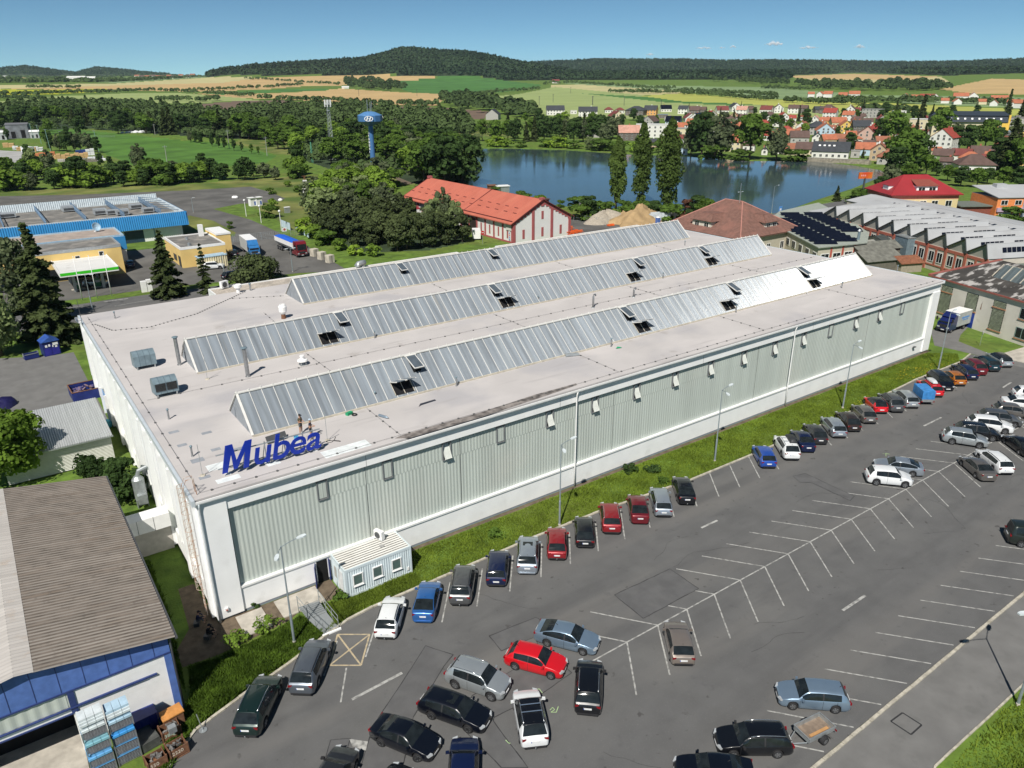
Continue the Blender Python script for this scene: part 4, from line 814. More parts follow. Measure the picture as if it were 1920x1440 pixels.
ROW=[((462,1388),'suv','darkgreen','dark green SUV with silver roof rails, nearest in the row by the verge',dict(rails='silver',L=4.7,tow=True)),
 ((565,1309),'suv','slate','slate grey SUV at the verge beside the yellow-crossed bay',dict(rails='black',L=4.75)),
 ((722,1203),'hatch','white','white hatchback at the verge between the yellow-crossed bay and a blue saloon',dict(rails='black',tow=True)),
 ((793,1172),'lift','blue','bright blue saloon between the white hatchback and a grey SUV',dict(L=4.4)),
 ((862,1140),'suv','midgrey','mid-grey SUV between the bright blue saloon and a dark blue estate',dict(rails='black',tow=True)),
 ((930,1104),'wagon','navy','dark blue estate parked right of the mid-grey SUV',dict(L=4.35)),
 ((988,1081),'suv','silver','silver-grey estate with a dark sunroof beside the dark blue one',dict(sunroof=True,L=4.7,H=1.6,clad=0,rails='silver')),
 ((1044,1054),'hatch','red','wine-red hatchback between the silver estate with sunroof and a black hatchback',dict(tow=True)),
 ((1097,1031),'hatch','black','black hatchback parked between two dark red cars',dict(dark=True)),
 ((1147,1005),'suv','red','dark red SUV with a grey bumper right of the black hatchback',dict(L=4.4,H=1.55,rails='silver')),
 ((1200,986),'lift','maroon','dark red saloon beside a silver-grey estate near the gap in the row',dict(L=4.4)),
 ((1244,973),'wagon','silver','silver-grey estate beside the black car at the gap in the row',dict(rails='silver')),
 ((1288,950),'lift','black','black saloon next to the empty bays in the middle of the row',dict(tow=True)),
 ((1441,881),'wagon','vividblue','vivid blue estate, first car after the empty bays',dict(L=4.25)),
 ((1485,866),'suv','white','white SUV carrying a long black roof box',dict(bars=True,rails='silver',L=4.7)),
 ((1515,851),'sedan','navy','navy blue saloon right of the white SUV with the roof box',{}),
 ((1538,836),'hatch','darkgrey','charcoal hatchback between the navy saloon and a silver estate',{}),
 ((1574,824),'wagon','silver','pale silver estate between the charcoal hatchback and a dark brown car',{}),
 ((1601,812),'hatch','brown','dark brown hatchback next to a grey-beige one',dict(H=1.55,L=4.45)),
 ((1631,797),'hatch','greybrown','grey-beige hatchback beside a small red car with black roof',dict(L=4.35)),
 ((1652,778),'hatch','brightred','small bright red hatchback with a black roof',dict(roofcol='black',L=3.9)),
 ((1682,776),'suv','midgrey','grey SUV right of the small red car with black roof',dict(rails='black')),
 ((1711,768),'wagon','palesilver','light silver estate in front of the blue covered trailer',{}),
 ((1757,747),'wagon','brightred','red estate carrying a grey roof box',dict(rails='black')),
 ((1777,735),'mpv','darknavy','black people carrier parked nose-out beside the red estate with roof box',dict(flip=True)),
 ((1800,726),'hatch','orange','orange hatchback near the far end of the row',dict(L=4.1)),
 ((1823,715),'wagon','navy','navy estate between the orange hatchback and a maroon SUV',{}),
 ((1839,706),'suv','maroon','maroon SUV near the far end of the row',dict(clad=0)),
 ((1864,699),'suv','teal','dark teal SUV second from the far end of the row',dict(H=1.58)),
 ((1888,691),'wagon','palesilver','silver estate with dark roof at the far end of the row',dict(roofcol='darkgrey'))]
cars=[row_car(*q,kd,cl,lb,**kw)for q,kd,cl,lb,kw in ROW]
def wheel_car(rx,ry,fx,fy,kind,col,label,near,**k):
 """rear and front wheel contact pixels on the visible flank; near=+1 if that flank is the car's left"""
 a=np.array(px(rx,ry));b=np.array(px(fx,fy));u=(b-a)/np.hypot(*(b-a));hd=math.atan2(u[1],u[0]);nrm=np.array((-u[1],u[0]));d=CT[kind];L=k.get('L')or d['L']
 uf=(L-d['wb'])*.47/L;c=(a+b)/2-nrm*near*(d['W']/2-.03);c=c-u*((.5-(uf+d['wb']/L/2))*L)
 return car(kind,col,c[0],c[1],hd,label,group=k.pop('group','cars parked in the middle of the car park'),**k)
wheel_car(1025,1213,1092,1230,'lift','silverblue','silver-blue saloon facing right above the bright red hatchback',-1)
wheel_car(965,1257,1032,1275,'hatch','brightred','bright red hatchback facing right between a silver saloon and a silver SUV',-1)
wheel_car(852,1292,921,1316,'suv','palesilver','silver SUV with black lower trim and roof rails, facing right',-1,rails='silver',L=4.35)
wheel_car(806,1349,879,1376,'wagon','darknavy','long black estate facing right, below the silver SUV',-1,L=4.75,dark=True,sunroof=True)
wheel_car(715,1401,781,1429,'sedan','darknavy','black saloon facing right, parked left of the black estate',-1,dark=True,L=4.4,steer=.5)
def foot_car(rx,ry,fx,fy,kind,col,label,**k):
 a=np.array(px(rx,ry));b=np.array(px(fx,fy));u=(b-a)/np.hypot(*(b-a));L=k.get('L')or CT[kind]['L'];c=a+u*L/2
 return car(kind,col,c[0],c[1],math.atan2(u[1],u[0]),label,group=k.pop('group','cars parked in the middle of the car park'),**k)
c_=foot_car(1004,1409,984,1308,'suv','white','white SUV with a glossy black roof and silver roof bars, seen from behind',roofcol='black',bars=True,rails='silver',L=4.25,tow=True)
foot_car(1101,1347,1106,1250,'suv','black','black SUV seen from behind, right of the white one with roof bars',L=4.4,rails='silver')
foot_car(1281,1253,1263,1178,'hatch','beige','beige old hatchback standing alone by the central white line',L=4.05,H=1.42)
def front_car(fx,fy,hd,kind,col,label,**k):
 a=np.array(px(fx,fy));u=np.array((math.cos(hd),math.sin(hd)));L=CT[kind]['L'];c=a-u*L/2;return car(kind,col,c[0],c[1],hd,label,group='cars parked in the middle of the car park',**k)
front_car(873,1397,R_(55),'lift','navy','dark blue car with its roof cut by the bottom edge, right of the black saloon')
front_car(655,1417,R_(40),'hatch','darkgrey','dark grey car mostly below the bottom edge, left of the black saloon')
front_car(762,1452,R_(30),'wagon','black','black car showing only its front tip at the bottom edge below the black saloon')
wheel_car(1565,1339,1486,1332,'wagon','silverblue','silver-blue estate facing left near the kerb, above the open trailer',1,L=4.45)
wheel_car(1459,1423,1373,1423,'wagon','black','black estate with silver roof rails coupled to the open trailer',1,rails='silver',L=4.5,H=1.52)
wheel_car(1385,1487,1295,1480,'sedan','darknavy','black car cut by the bottom edge, below the estate with the trailer',1)
wheel_car(1712,895,1655,887,'lift','silver','silver saloon facing left, half hidden behind the white crossover',1)
wheel_car(1642,911,1696,916,'suv','white','white crossover facing right in front of a silver saloon',-1,L=4.28)
wheel_car(1783,834,1836,842,'suv','palesilver','silver-grey SUV, nearest of the side-on row at the right edge',-1,L=4.5)
cc=[(1860,829,'suv','black','black SUV directly behind the silver-grey one in the side-on row',dict(L=4.65,rails='silver')),(1883,815,'suv','white','white SUV third in the side-on row at the right edge',dict(clad=0,L=4.7)),(1901,803,'suv','midgrey','grey SUV fourth in the side-on row at the right edge',{}),(1924,787,'hatch','greybrown','grey-brown car fifth in the side-on row, cut by the right edge',{}),(1943,772,'sedan','white','white saloon sixth in the side-on row, cut by the right edge',{}),(1962,757,'suv','white','white car last in the side-on row, only its tail showing at the right edge',{})]
for fx,fy,kd,cl,lb,kw in cc:
 b=np.array(px(fx,fy));hd=R_(-53);u=np.array((math.cos(hd),math.sin(hd)));d=CT[kd];L=kw.get('L')or d['L'];uf=(L-d['wb'])*.47
 nrm=np.array((-u[1],u[0]));c=b+nrm*(d['W']/2-.03)-u*(L/2-uf);car(kd,cl,c[0],c[1],hd,lb,group='cars in the side-on row at the right edge',**kw)
HR=R_(53.5)
def nose_car(qx,qy,*a,**k):return row_car(qx,qy,*a,hd=HR,row=False,**k)
nose_car(1886,893,'wagon','white','white estate seen from behind next to a grey saloon, right of the central line',rails='black',L=4.7)
nose_car(1853,906,'sedan','greybrown','grey saloon seen from behind in front of a white estate')
nose_car(1934,861,'sedan','black','black car cut by the right edge beyond the white estate')
b=np.array(px(1913,1027));hd=R_(-52);u=np.array((math.cos(hd),math.sin(hd)));c=b+u*1.55+np.array((-u[1],u[0]))*.9;car('van','vangreen',c[0],c[1],hd,'dark green van at the right edge of the car park',name='parked_van',cat='van',group=None,clad=1)
# roof boxes rest on their cars
def roofbox(base,label,m,side):
 t=thing('roof_box',label,'roof box',base.location+Vector((-.25*math.cos(HD)-side*math.sin(HD)*-.28,-.25*math.sin(HD)-side*math.cos(HD)*.28,0)),HD,'car roof boxes');mb=MB();pr=[(-.98,.05),(-.85,.28),(-.3,.34),(.5,.3),(.95,.12),(1.0,.04)];z=1.70 if 'black' in label else 1.56;n=10
 V=[];
 for x,h in pr:
  for a in np.linspace(0,math.pi,n):V.append((x,.40*math.cos(a)*(1-.25*(abs(x)>.8)),z+h*math.sin(a)**.5))
 F=[(i*n+j,i*n+j+1,(i+1)*n+j+1,(i+1)*n+j)for i in range(len(pr)-1)for j in range(n-1)]+[tuple(range(n))[::-1],tuple(range((len(pr)-1)*n,len(pr)*n))];mb.add(V,F);mb.build('shell',m,t,smooth=True)
 mb=MB();mb.box(-.95,.95,-.39,.39,z-.06,z+.01);mb.build('tray',CLAD,t);return t
roofbox(cars[14],'long black roof box mounted on the white SUV',M('matt_black_box',(.03,.032,.035),.5),1)
roofbox(cars[23],'pale grey roof box mounted on the red estate',M('pale_grey_box',(.5,.52,.53),.4),0)
# trailers
def trailer(p,hd,label,cover):
 t=thing('car_trailer',label,'trailer',(p[0],p[1],.02),hd,'trailers');mb=MB();L,W=(2.2,1.25)if not cover else(2.6,1.45);h0,h1=.5,.85
 for a in((-L/2,L/2,-W/2,-W/2+.03),(-L/2,L/2,W/2-.03,W/2),(-L/2,-L/2+.03,-W/2,W/2),(L/2-.03,L/2,-W/2,W/2)):mb.box(*a,h0,h1)
 for s in(-1,1):mb.box(-L/2-.02,L/2+.02,s*W/2-.035,s*W/2+.035,h1-.04,h1+.01);mb.box(s*L/2-.03,s*L/2+.03,-W/2,W/2,h1-.038,h1+.008)
 mb.build('body',GREYM,t);mb=MB();mb.box(-L/2+.03,L/2-.03,-W/2+.03,W/2-.03,h0,h0+.03);mb.build('load_floor',M('plywood_floor',(.22,.17,.13),.8,var=.2,scale=3),t)
 mb=MB();mb.tube([(L/2,-.5,.45),(L/2+1.15,0,.45)],.035,6);mb.tube([(L/2,.5,.45),(L/2+1.15,0,.45)],.035,6);mb.tube([(L/2+1.1,0,.45),(L/2+1.45,0,.47)],.04,6);mb.build('drawbar',GREYM,t)
 mb=MB();mb.tube([(L/2+.95,.12,0.02),(L/2+.95,.12,.75)],.03,6);mb.lathe([(.1,-.04),(.1,.04)],c=(L/2+.95,.12,.1),n=10);mb.build('jockey_wheel',DGREY,t)
 m1,m2=wheel_meshes(.28,False)
 for s in(1,-1):
  wo=put('wheel',None,t,(-.12,s*(W/2+.14),.26));wo.rotation_euler=(R_(-90*s),0,0);put('tyre',m1,wo);put('rim',m2,wo)
  mb=MB();pts=[(-.12+.36*math.cos(a),.28+.36*math.sin(a))for a in np.linspace(.1,math.pi-.1,9)]
  for a,b in zip(pts,pts[1:]):mb.add([(a[0],s*(W/2+.03),a[1]),(b[0],s*(W/2+.03),b[1]),(b[0],s*(W/2+.27),b[1]),(a[0],s*(W/2+.27),a[1])],[(0,1,2,3)])
  mb.build('mudguard',CLAD,t);mb=MB();mb.box(-L/2-.05,-L/2-.01,s*W/2-.12,s*W/2+.12,.5,.6);mb.build('taillight',TAILL,t)
 if cover:
  mb=MB();mb.box(-L/2-.03,L/2+.03,-W/2-.03,W/2+.03,h1+.012,1.95);V0=len(mb.v);o=mb.build('tarpaulin',M('blue_tarpaulin',(.05,.22,.52),.5,var=.2,scale=2,bump=.6,bscale=2),t)
 else:mb=MB();mb.obox((-.1,.28,h0+.06),(.75,0,0),(0,.09,0),(0,0,.025));mb.build('plank',M('light_wood',(.5,.28,.12),.7),t)
 return t
p1=px(1519,1383);p2=px(1529,1378);trailer(px(1524,1380),math.atan2(px(1490,1397)[1]-px(1524,1380)[1],px(1490,1397)[0]-px(1524,1380)[0]),'open grey trailer with a plank on its floor, coupled behind the black estate',False)
a=px(1741,764);trailer((a[0]+1.1,a[1]+1.4),HD,'trailer covered with a blue tarpaulin beside the red estate',True)
# office cabin, steps, lamps
CABW=M('pale_blue_cabin_sheet',(.58,.66,.69),.5,var=.05,scale=1,bump=0)
mixin(CABW,(.3,.3,.26),1.2,.62,.8,stretch=(1,1,.3),amount=.5)
cab=thing('office_cabin','pale blue-white office cabin with three small windows standing against the hall wall','cabin',(9.1,-3.15,0))
CW_,CD_,CH_=5.85,2.75,2.6
mb=MB();mb.box(.06,CW_-.06,.06,CD_,.12,CH_-.05);mb.corr((.12,.03,.2),(1,0,0),(0,0,1),CW_-.24,CH_-.45,.2,.02,(0,-1,0),shape='trap',k=8);mb.corr((.03,.12,.2),(0,1,0),(0,0,1),CD_-.2,CH_-.45,.2,.02,(-1,0,0),shape='trap',k=8);mb.corr((CW_-.03,.12,.2),(0,1,0),(0,0,1),CD_-.2,CH_-.45,.2,.02,(1,0,0),shape='trap',k=8);mb.build('wall',CABW,cab)
mb=MB()
for x in(0,CW_-.15):mb.box(x,x+.15,0,.15,0,CH_);mb.box(x,x+.15,CD_-.12,CD_+.02,0,CH_)
mb.box(.15,CW_-.15,0,.1,0,.18);mb.box(.15,CW_-.15,0,.1,CH_-.24,CH_);mb.box(0,.1,.15,CD_-.12,CH_-.24,CH_);mb.box(CW_-.1,CW_,.15,CD_-.12,CH_-.24,CH_);mb.box(0,.1,.15,CD_-.12,0,.18);mb.build('corner_frame',CABW,cab)
RC=M('dirty_white_roof_sheet',(.66,.65,.61),.7,var=.1,scale=1.2,stretch=(.5,3,1));mixin(RC,(.4,.38,.34),.9,.58,.75,stretch=(.4,2,1),amount=.6)
mb=MB();mb.corr((.1,.12,CH_-.03),(0,1,0),(1,0,0),CD_-.15,CW_-.2,.3,.02,(0,0,1),shape='trap',k=8);mb.build('roof',RC,cab)
mb=MB();mb.lathe([(.22,0),(.22,.02)],c=(3.9,1.4,CH_),n=16);mb.build('roof_stain',M('grey_roof_stain',(.35,.35,.34),.8),cab)
for x in(1.05,2.75,4.45):
 f=MB();x0,x1,a,b=x-.36,x+.36,.95,1.85
 for(p,q,r,s)in((x0-.07,x0,a-.07,b+.07),(x1,x1+.07,a-.07,b+.07),(x0,x1,a-.07,a),(x0,x1,b,b+.07)):f.box(p,q,-.05,.05,r,s)
 fo=f.build('window',WPAINT,cab);g=MB();g.box(x0,x1,.0,.02,a,b);g.build('pane',M('greenish_pane',(.09,.14,.13),.1,spec=.6),fo);g=MB();g.box(x0-.1,x1+.1,-.12,-.052,a-.12,a-.075);g.build('sill',WPAINT,fo)
mb=MB();mb.box(-.025,.0,.5,1.4,.15,2.15);mb.build('door',M('white_door',(.7,.72,.73),.4),cab)
mb=MB();mb.box(-.025,0,1.75,2.2,.9,1.9);mb.build('window',M('pale_blind',(.45,.45,.42),.5),cab)
mb=MB();mb.box(5.4,5.55,-.05,0.02,.4,.7);mb.build('vent_cover',WPAINT,cab)
ac_unit((9.1+4.2,-.75,CH_),R_(-70),'white air conditioner sitting on the roof of the pale office cabin')
# steel steps with railings
st=thing('access_ramp','galvanised steel steps with tube railings leading down to the car park','steps',(6.1,-4.3,0));GR=M('steel_grating',(.30,.32,.33),.6,.4,var=.1,scale=20)
mb=MB();mb.add([(-.75,1.7,.55),(.85,1.5,.55),(.85,.1,.42),(-.6,.1,.42)],[(0,3,2,1)]);mb.add([(-.6,.1,.40),(.85,.1,.40),(1.05,-1.75,.1),(-.15,-1.85,.1)],[(0,3,2,1)])
for k in range(7):y=1.6-k*.22;mb.box(-.72,.85,y-.02,y+.02,.56,.575)
mb.build('deck',GR,st);mb=MB();mb.box(-.3,1.15,-1.98,-1.82,0,.14);mb.build('concrete_foot',WHITE,st);mb=MB()
for pts in([(-.75,1.7,.55),(-.6,.1,.42),(-.15,-1.8,.1)],[(.85,1.5,.55),(.85,.1,.42),(1.05,-1.7,.1)]):
 for h in(.55,1.05):mb.tube([(x,y,z+h)for x,y,z in pts],.025,6)
 for k in range(3):
  x,y,z=pts[k];mb.tube([(x,y,0),(x,y,z+1.05)],.028,6)
 mb.tube([(pts[1][0]*.5+pts[2][0]*.5,pts[1][1]*.5+pts[2][1]*.5,.1),(pts[1][0]*.5+pts[2][0]*.5,pts[1][1]*.5+pts[2][1]*.5,1.3)],.022,6)
mb.build('railing',GREYM,st)
POLEM=M('grey_lamp_pole',(.36,.42,.45),.45,.5,var=.08);LEDM=M('pale_lamp_head',(.62,.68,.7),.4)
def lamp(p,h,arms,label,grp='double-armed lamp posts along the verge',heads=2):
 t=thing('street_lamp',label,'street lamp',(p[0],p[1],0),0,grp);mb=MB();mb.tube([(0,0,0),(0,0,2.6),(0,0,2.62),(0,0,h)],[.095,.09,.065,.045],10);mb.build('pole',POLEM,t,smooth=False);mb=MB();mb.lathe([(.13,0),(.13,.16),(.1,.18)],n=10);mb.build('base',CONC,t)
 for(dx,dy)in arms:
  L=math.hypot(dx,dy);u=np.array((dx,dy,0))/L;a=MB();a.tube([(0,0,h-.05),u*L*.5+np.array((0,0,h+.08)),u*L+np.array((0,0,h+.12))],.028,6);a.build('arm',POLEM,t);v=np.array((-u[1],u[0],0))
  hd_=MB();c=u*(L+.3)+np.array((0,0,h+.12));pr=[(-.36,.05),(-.2,.13),(.1,.16),(.36,.1)]
  hd_.add([c+u*q+v*s*w_+np.array((0,0,e))for q,w_ in pr for s in(-1,1)for e in(-.05,.05)],[(0,1,3,2),(12,14,15,13)]+[f for i in range(3)for f in((i*4,i*4+4,i*4+5,i*4+1),(i*4+2,i*4+3,i*4+7,i*4+6),(i*4,i*4+2,i*4+6,i*4+4),(i*4+1,i*4+5,i*4+7,i*4+3))]);hd_.build('lamp_head',LEDM,t)
 return t
LP=[((552,1205),'double-armed lamp post by the steel steps, nearest to the camera'),((1049,985),'double-armed lamp post on the verge behind the black and red hatchbacks'),((1340,865),'double-armed lamp post on the verge opposite the empty bays'),((1580,765),'double-armed lamp post on the verge behind the grey-beige hatchback'),((1759,693),'double-armed lamp post near the far end of the hall')]
for q,lb in LP:lamp(px(*q),8.3,[(-.55,-1.0),(1.25,.15)],lb)
p=px(1908,1322);lamp(p,7.6,[(-1.4,.6),(1.0,.3)],'single lamp post at the grass edge in the lower right corner',None)
# low warehouse on the left
CORR=M('weathered_fibre_cement',(.235,.212,.188),.9,var=.15,scale=.9,world=True,stretch=(.12,4,.12),detail=8);mixin(CORR,(.16,.115,.08),1.2,.52,.7,stretch=(.2,4,1),amount=.6);mixin(CORR,(.34,.32,.29),.8,.56,.75,stretch=(.1,5,1),amount=.6);mixin(CORR,(.10,.09,.08),2.5,.6,.72,amount=.5)
CORRL=M('pale_fibre_cement',(.40,.38,.36),.9,var=.1,scale=1,world=True,stretch=(.2,4,1));mixin(CORRL,(.35,.28,.22),.8,.6,.75,amount=.6)
wh=thing('warehouse','low warehouse with a weathered brown-grey corrugated roof, blue fascia and white front','warehouse')
X0,X1,XR,Y0,Y1,ZE,ZP=-20.8,-3.9,-12.2,-7.8,17.6,6.0,7.35
sl=math.hypot(X1-XR,ZP-ZE);u=np.array(((XR-X1)/sl,0,(ZP-ZE)/sl));nn=np.array(((ZP-ZE)/sl,0,-(XR-X1)/sl))
mb=MB();mb.corr((X1,Y0,ZE),(0,1,0),u,Y1-Y0,sl-.85,.33,.06,nn,k=8,rows=3);n8=len(mb.m)//3;mb.m=[1 if(i%n8)%8 in(5,6,7)else 0 for i in range(len(mb.m))];mb.build('roof',[CORR,M('painted_valley_shade',(.13,.11,.095),.95,var=.3,scale=1,world=True)],wh,smooth=True)  # valley faces take a darker material: groove shade put into the colour
mb=MB();mb.corr((*(np.array((X1,Y0))+u[:2]*(sl-.95)),ZE+u[2]*(sl-.95)+.03),(0,1,0),u,Y1-Y0,.95,.33,.05,nn,k=8);u2=np.array((-u[0],0,u[2]));nn2=np.array((-nn[0],0,nn[2]))
mb.corr((XR,Y0,ZP+.03),(0,1,0),-u2,Y1-Y0,1.1,.33,.05,nn2,k=8);mb.build('ridge_sheet',CORRL,wh,smooth=True)
mb=MB();mb.corr((XR-1.0,Y0,ZP-.13),(0,1,0),-u2,Y1-Y0,sl-1.0,.33,.05,nn2,k=8);mb.build('far_roof_slope',CORRL,wh,smooth=True)
yf=-7.25
mb=MB();mb.box(X0+.3,X1-.35,yf+.35,Y1-.4,5.5,5.7);mb.box(X1-.75,X1-.4,yf+.3,Y1-.4,0,5.8);mb.box(X0+.4,X0+.8,yf+.3,Y1-.4,0,5.8);mb.box(X0+.8,X1-.75,Y1-.75,Y1-.4,0,5.6)
mb.box(-10.05,X1-.4,yf,yf+.28,0,4.65);mb.box(X0+.4,-10.05,yf,yf+.28,3.05,3.45);mb.build('wall',WPAINT,wh)
mb=MB();zt=lambda x:ZP-.18-(ZP-ZE)*abs(x-XR)/(X1-XR)
pf=[(X0+.4,4.7),(X1-.4,4.7)]+[(x,zt(x))for x in(X1-.4,XR,X0+.4)];mb.extr(pf,'y',yf-.03,yf+.3);mb.box(X1-.8,X1-.38,yf-.06,yf+.0,0,4.7);mb.build('blue_fascia',BLUEP,wh)
mb=MB()
for x in np.arange(X0+1.5,X1-.5,1.28):mb.box(x,x+.035,yf-.05,yf-.03,4.7,zt(x)-.05)
mb.box(X0,X1-.4,yf-.09,yf-.032,4.62,4.72);mb.build('fascia_joints',M('dark_blue_trim',(.03,.05,.16),.5),wh)
mb=MB();mb.box(X0+.4,-10.1,yf+.05,yf+.15,3.5,4.6);mb.corr((X0+.4,yf+.03,3.5),(1,0,0),(0,0,1),-10.1-X0-.5,1.1,.6,.02,(0,-1,0));mb.build('translucent_band',M('translucent_panel',(.48,.52,.48),.4,var=.06,scale=1),wh)
mb=MB();mb.box(-10.1,-9.75,yf-.07,yf+.02,3.0,4.7);mb.box(X0,X1-2.0,yf-.14,yf-.0,3.42,3.5);mb.box(-9.75,-5.3,yf-.12,yf-.001,3.42,3.52);mb.box(X0,-10.1,yf-.08,yf+.05,2.98,3.06);mb.build('blue_rail',M('dark_blue_trim',(.03,.05,.16),.5),wh)
mb=MB();mb.tube([(X1-.25,yf-.1,5.9),(X1-.3,yf-.12,5.6),(X1-.3,yf-.12,0)],.06,8);mb.build('downpipe',DGREY,wh,smooth=True);mb=MB();mb.box(X1-.02,X1+.14,Y0,Y1,ZE-.17,ZE-.04);mb.build('gutter',DGREY,wh)
mb=MB();mb.box(X0+.8,-10.2,yf+2.5,yf+2.6,0,3.3);mb.build('dark_interior',BLACK,wh);mb=MB();mb.box(X0+.8,-10.0,yf-3,yf+9,0.02,.04);mb.build('floor_slab',CONC,wh)
mb=MB();mb.box(-9.95,-9.85,yf-.9,yf-.1,.05,3.1);mb.build('sliding_door',M('pale_door_edge',(.55,.57,.54),.6),wh)
# stacks of mesh crates
CB=[M('blue_board_%d'%i,c,.6,var=.12,scale=2)for i,c in enumerate([(.62,.68,.7),(.24,.48,.56),(.03,.30,.62),(.16,.42,.72),(.42,.58,.7),(.07,.34,.72)])]
MESH=M('grey_wire_mesh',(.28,.29,.31),.5,.5,var=.15);WOODP=M('blue_edge',(.08,.26,.5),.6)
def crate(x,y,z,boards,rz,label,h=.95,w_=1.25,d=.85,grp='mesh crates stacked beside the warehouse door'):
 t=thing('mesh_crate',label,'crate',(x,y,z),rz,grp);mb=MB()
 for i in range(9):
  q=-w_/2+w_*i/8
  for s in(-1,1):mb.tube([(q,s*d/2,.1),(q,s*d/2,h)],.012,4)
 for i in range(7):
  q=-d/2+d*i/6
  for s in(-1,1):mb.tube([(s*w_/2,q,.1),(s*w_/2,q,h)],.012,4)
 for z_ in np.linspace(.1,h,7):mb.tube([(-w_/2,-d/2,z_),(w_/2,-d/2,z_),(w_/2,d/2,z_),(-w_/2,d/2,z_),(-w_/2,-d/2,z_)],.014,4)
 for sx in(-1,1):
  for sy in(-1,1):mb.box(sx*w_/2-.03,sx*w_/2+.03,sy*d/2-.03,sy*d/2+.03,0,h)
 mb.build('wire_cage',MESH,t);mb=MB();mb.box(-w_/2+.04,w_/2-.04,-d/2+.04,d/2-.04,.12,h-.12);mb.build('contents',M('dark_load',(.11,.115,.125),.7,var=.4,scale=5),t)
 mb=MB();mb.box(-w_/2-.01,w_/2+.01,-d/2-.01,d/2+.01,h,h+.02)
 if boards is not None:
  o=None
  for k in range(2):
   lb_=MB()
   for s in range(3):x0=-w_/2+w_*s/3+.01;lb_.box(x0-.02*k,x0+w_/3-.02-.02*k,-d/2-.04+.08*k,d/2+.03-.04*k,h+.03+k*.17,h+.19+k*.17)
   lb_.build('board_layer',CB[boards],t)
 mb.build('lid_edge',WOODP,t)
# positions from the photograph: two stacks side by side, four crates high
ca,sa_=np.array(px(228,1490)),R_(8)
HG=[0,.95,1.95,2.95]
LBS=['lowest','second lowest','third lowest','topmost']
colz={0:[None,3,2,1],1:[None,4,None,5]}
for s in range(2):
 base=(-9.25+s*1.36,-9.0+s*.12)if s else(-9.25,-9.0);z=0
 for k in range(4 if s==0 else 4):
  b=([None,3,1,0]if s==0 else[None,None,5,4])[k]
  crate(base[0]+random.uniform(-.04,.04),base[1]-.5+random.uniform(-.04,.04),z,b,R_(3)+random.uniform(-.03,.03),'mesh crate%s, %s in the %s stack by the warehouse'%(' topped with blue boards' if b in(2,3,5)else ' topped with pale boards' if b is not None else '',LBS[k],'left' if s==0 else 'right'),h=.72 if b is None else.62)
  z+=.76 if b is None else 1.06
 if True:
  t=thing('board_pile','pile of %s boards capping the %s crate stack'%(('white and pale','left')if s==0 else('white and pale blue','right')),'boards',(base[0],base[1]-.5,z),R_(3),'board piles on the crate stacks')
  for k in range(3):
   mb=MB();[mb.box(-.62+.42*q,-.22+.42*q,-.46+.05*k,.42+.02*k,.01+k*.17,.165+k*.17)for q in range(3)];mb.build('board_layer',CB[0 if k<2 else(0 if s==0 else 4)],t)
def skipbox(x,y,rz,label,txt,w_=1.05,d=.8,h=.75):
 t=thing('scrap_crate',label,'crate',(x,y,0),rz,'rusty steel crates');mb=MB();e=.035
 mb.box(-w_/2,w_/2,-d/2,-d/2+e,.12,h);mb.box(-w_/2,w_/2,d/2-e,d/2,.12,h);mb.box(-w_/2,-w_/2+e,-d/2+e,d/2-e,.12,h);mb.box(w_/2-e,w_/2,-d/2+e,d/2-e,.12,h);mb.box(-w_/2+e,w_/2-e,-d/2+e,d/2-e,.12,.16)
 mb.build('box',RUST,t);mb=MB()
 for sx in(-1,1):
  for sy in(-1,1):mb=MB();mb.box(sx*w_/2-.04,sx*w_/2+.04,sy*d/2-.045,sy*d/2+.045,0,h+.08);mb.build('corner_post',RUST,t)
 mb=MB();mb.box(-w_/2-.05,w_/2+.05,-d/2-.055,-d/2-.005,.02,.09);mb.build('foot_rail',RUST,t)
 mb=MB();rg=random.Random(int(x*97))
 for k in range(16):c=np.array((rg.uniform(-w_*.35,w_*.35),rg.uniform(-d*.32,d*.32),rg.uniform(.5,h+.02)));a=rg.uniform(0,3.1);mb.obox(c,(.14*math.cos(a),.14*math.sin(a),rg.uniform(-.06,.06)),(-.04*math.sin(a),.04*math.cos(a),0),(0,0,rg.uniform(.02,.07)))
 mb.build('scrap',M('grey_scrap',(.2,.19,.18),.6,.4,var=.5,scale=5),t)
 if txt:
  me,co=text_mesh(txt,.34,.004);me.materials.clear();me.materials.append(M('chalk_%s'%txt[:1],(.45,.6,.5)if '38' in txt else(.7,.62,.5),.9));o=put('chalk_mark',me,t);o.rotation_euler=(R_(90),0,0);o.location=(-w_*.4,-d/2-.006,.35)
 return t
a=px(322,1392);skipbox(a[0]+.1,a[1]+.6,R_(4),'rusty steel crate with green chalk figures, behind two others near the wall','38kg',w_=1.1)
a=px(336,1418);skipbox(a[0],a[1]+.3,R_(8),'rusty steel crate with pale chalk figures, right one of the front pair','2220')
a=px(296,1440);skipbox(a[0],a[1]+.25,R_(6),'rusty steel crate heaped with scrap beside the mesh crates, left one of the front pair','550')
t=thing('grey_box','small grey mesh box on top of the rusty crate with green chalk','box',(*px(324,1372,.8),.84),.1);mb=MB();mb.box(-.22,.22,-.2,.2,0,.42);mb.build('box',GREYM,t)
t=thing('orange_lid_bin','rusty crate with an orange tarpaulin over it against the white warehouse wall','crate',(*px(326,1358),0),R_(6));mb=MB();mb.box(-.6,.6,-.4,.4,0,.95);mb.build('box',RUST,t);mb=MB();mb.obox((0,0,1.0),(.66,0,.03),(0,.45,.02),(0,0,.04));mb.build('cover',M('orange_tarpaulin',(.5,.22,.06),.7,var=.2,bump=.4),t)
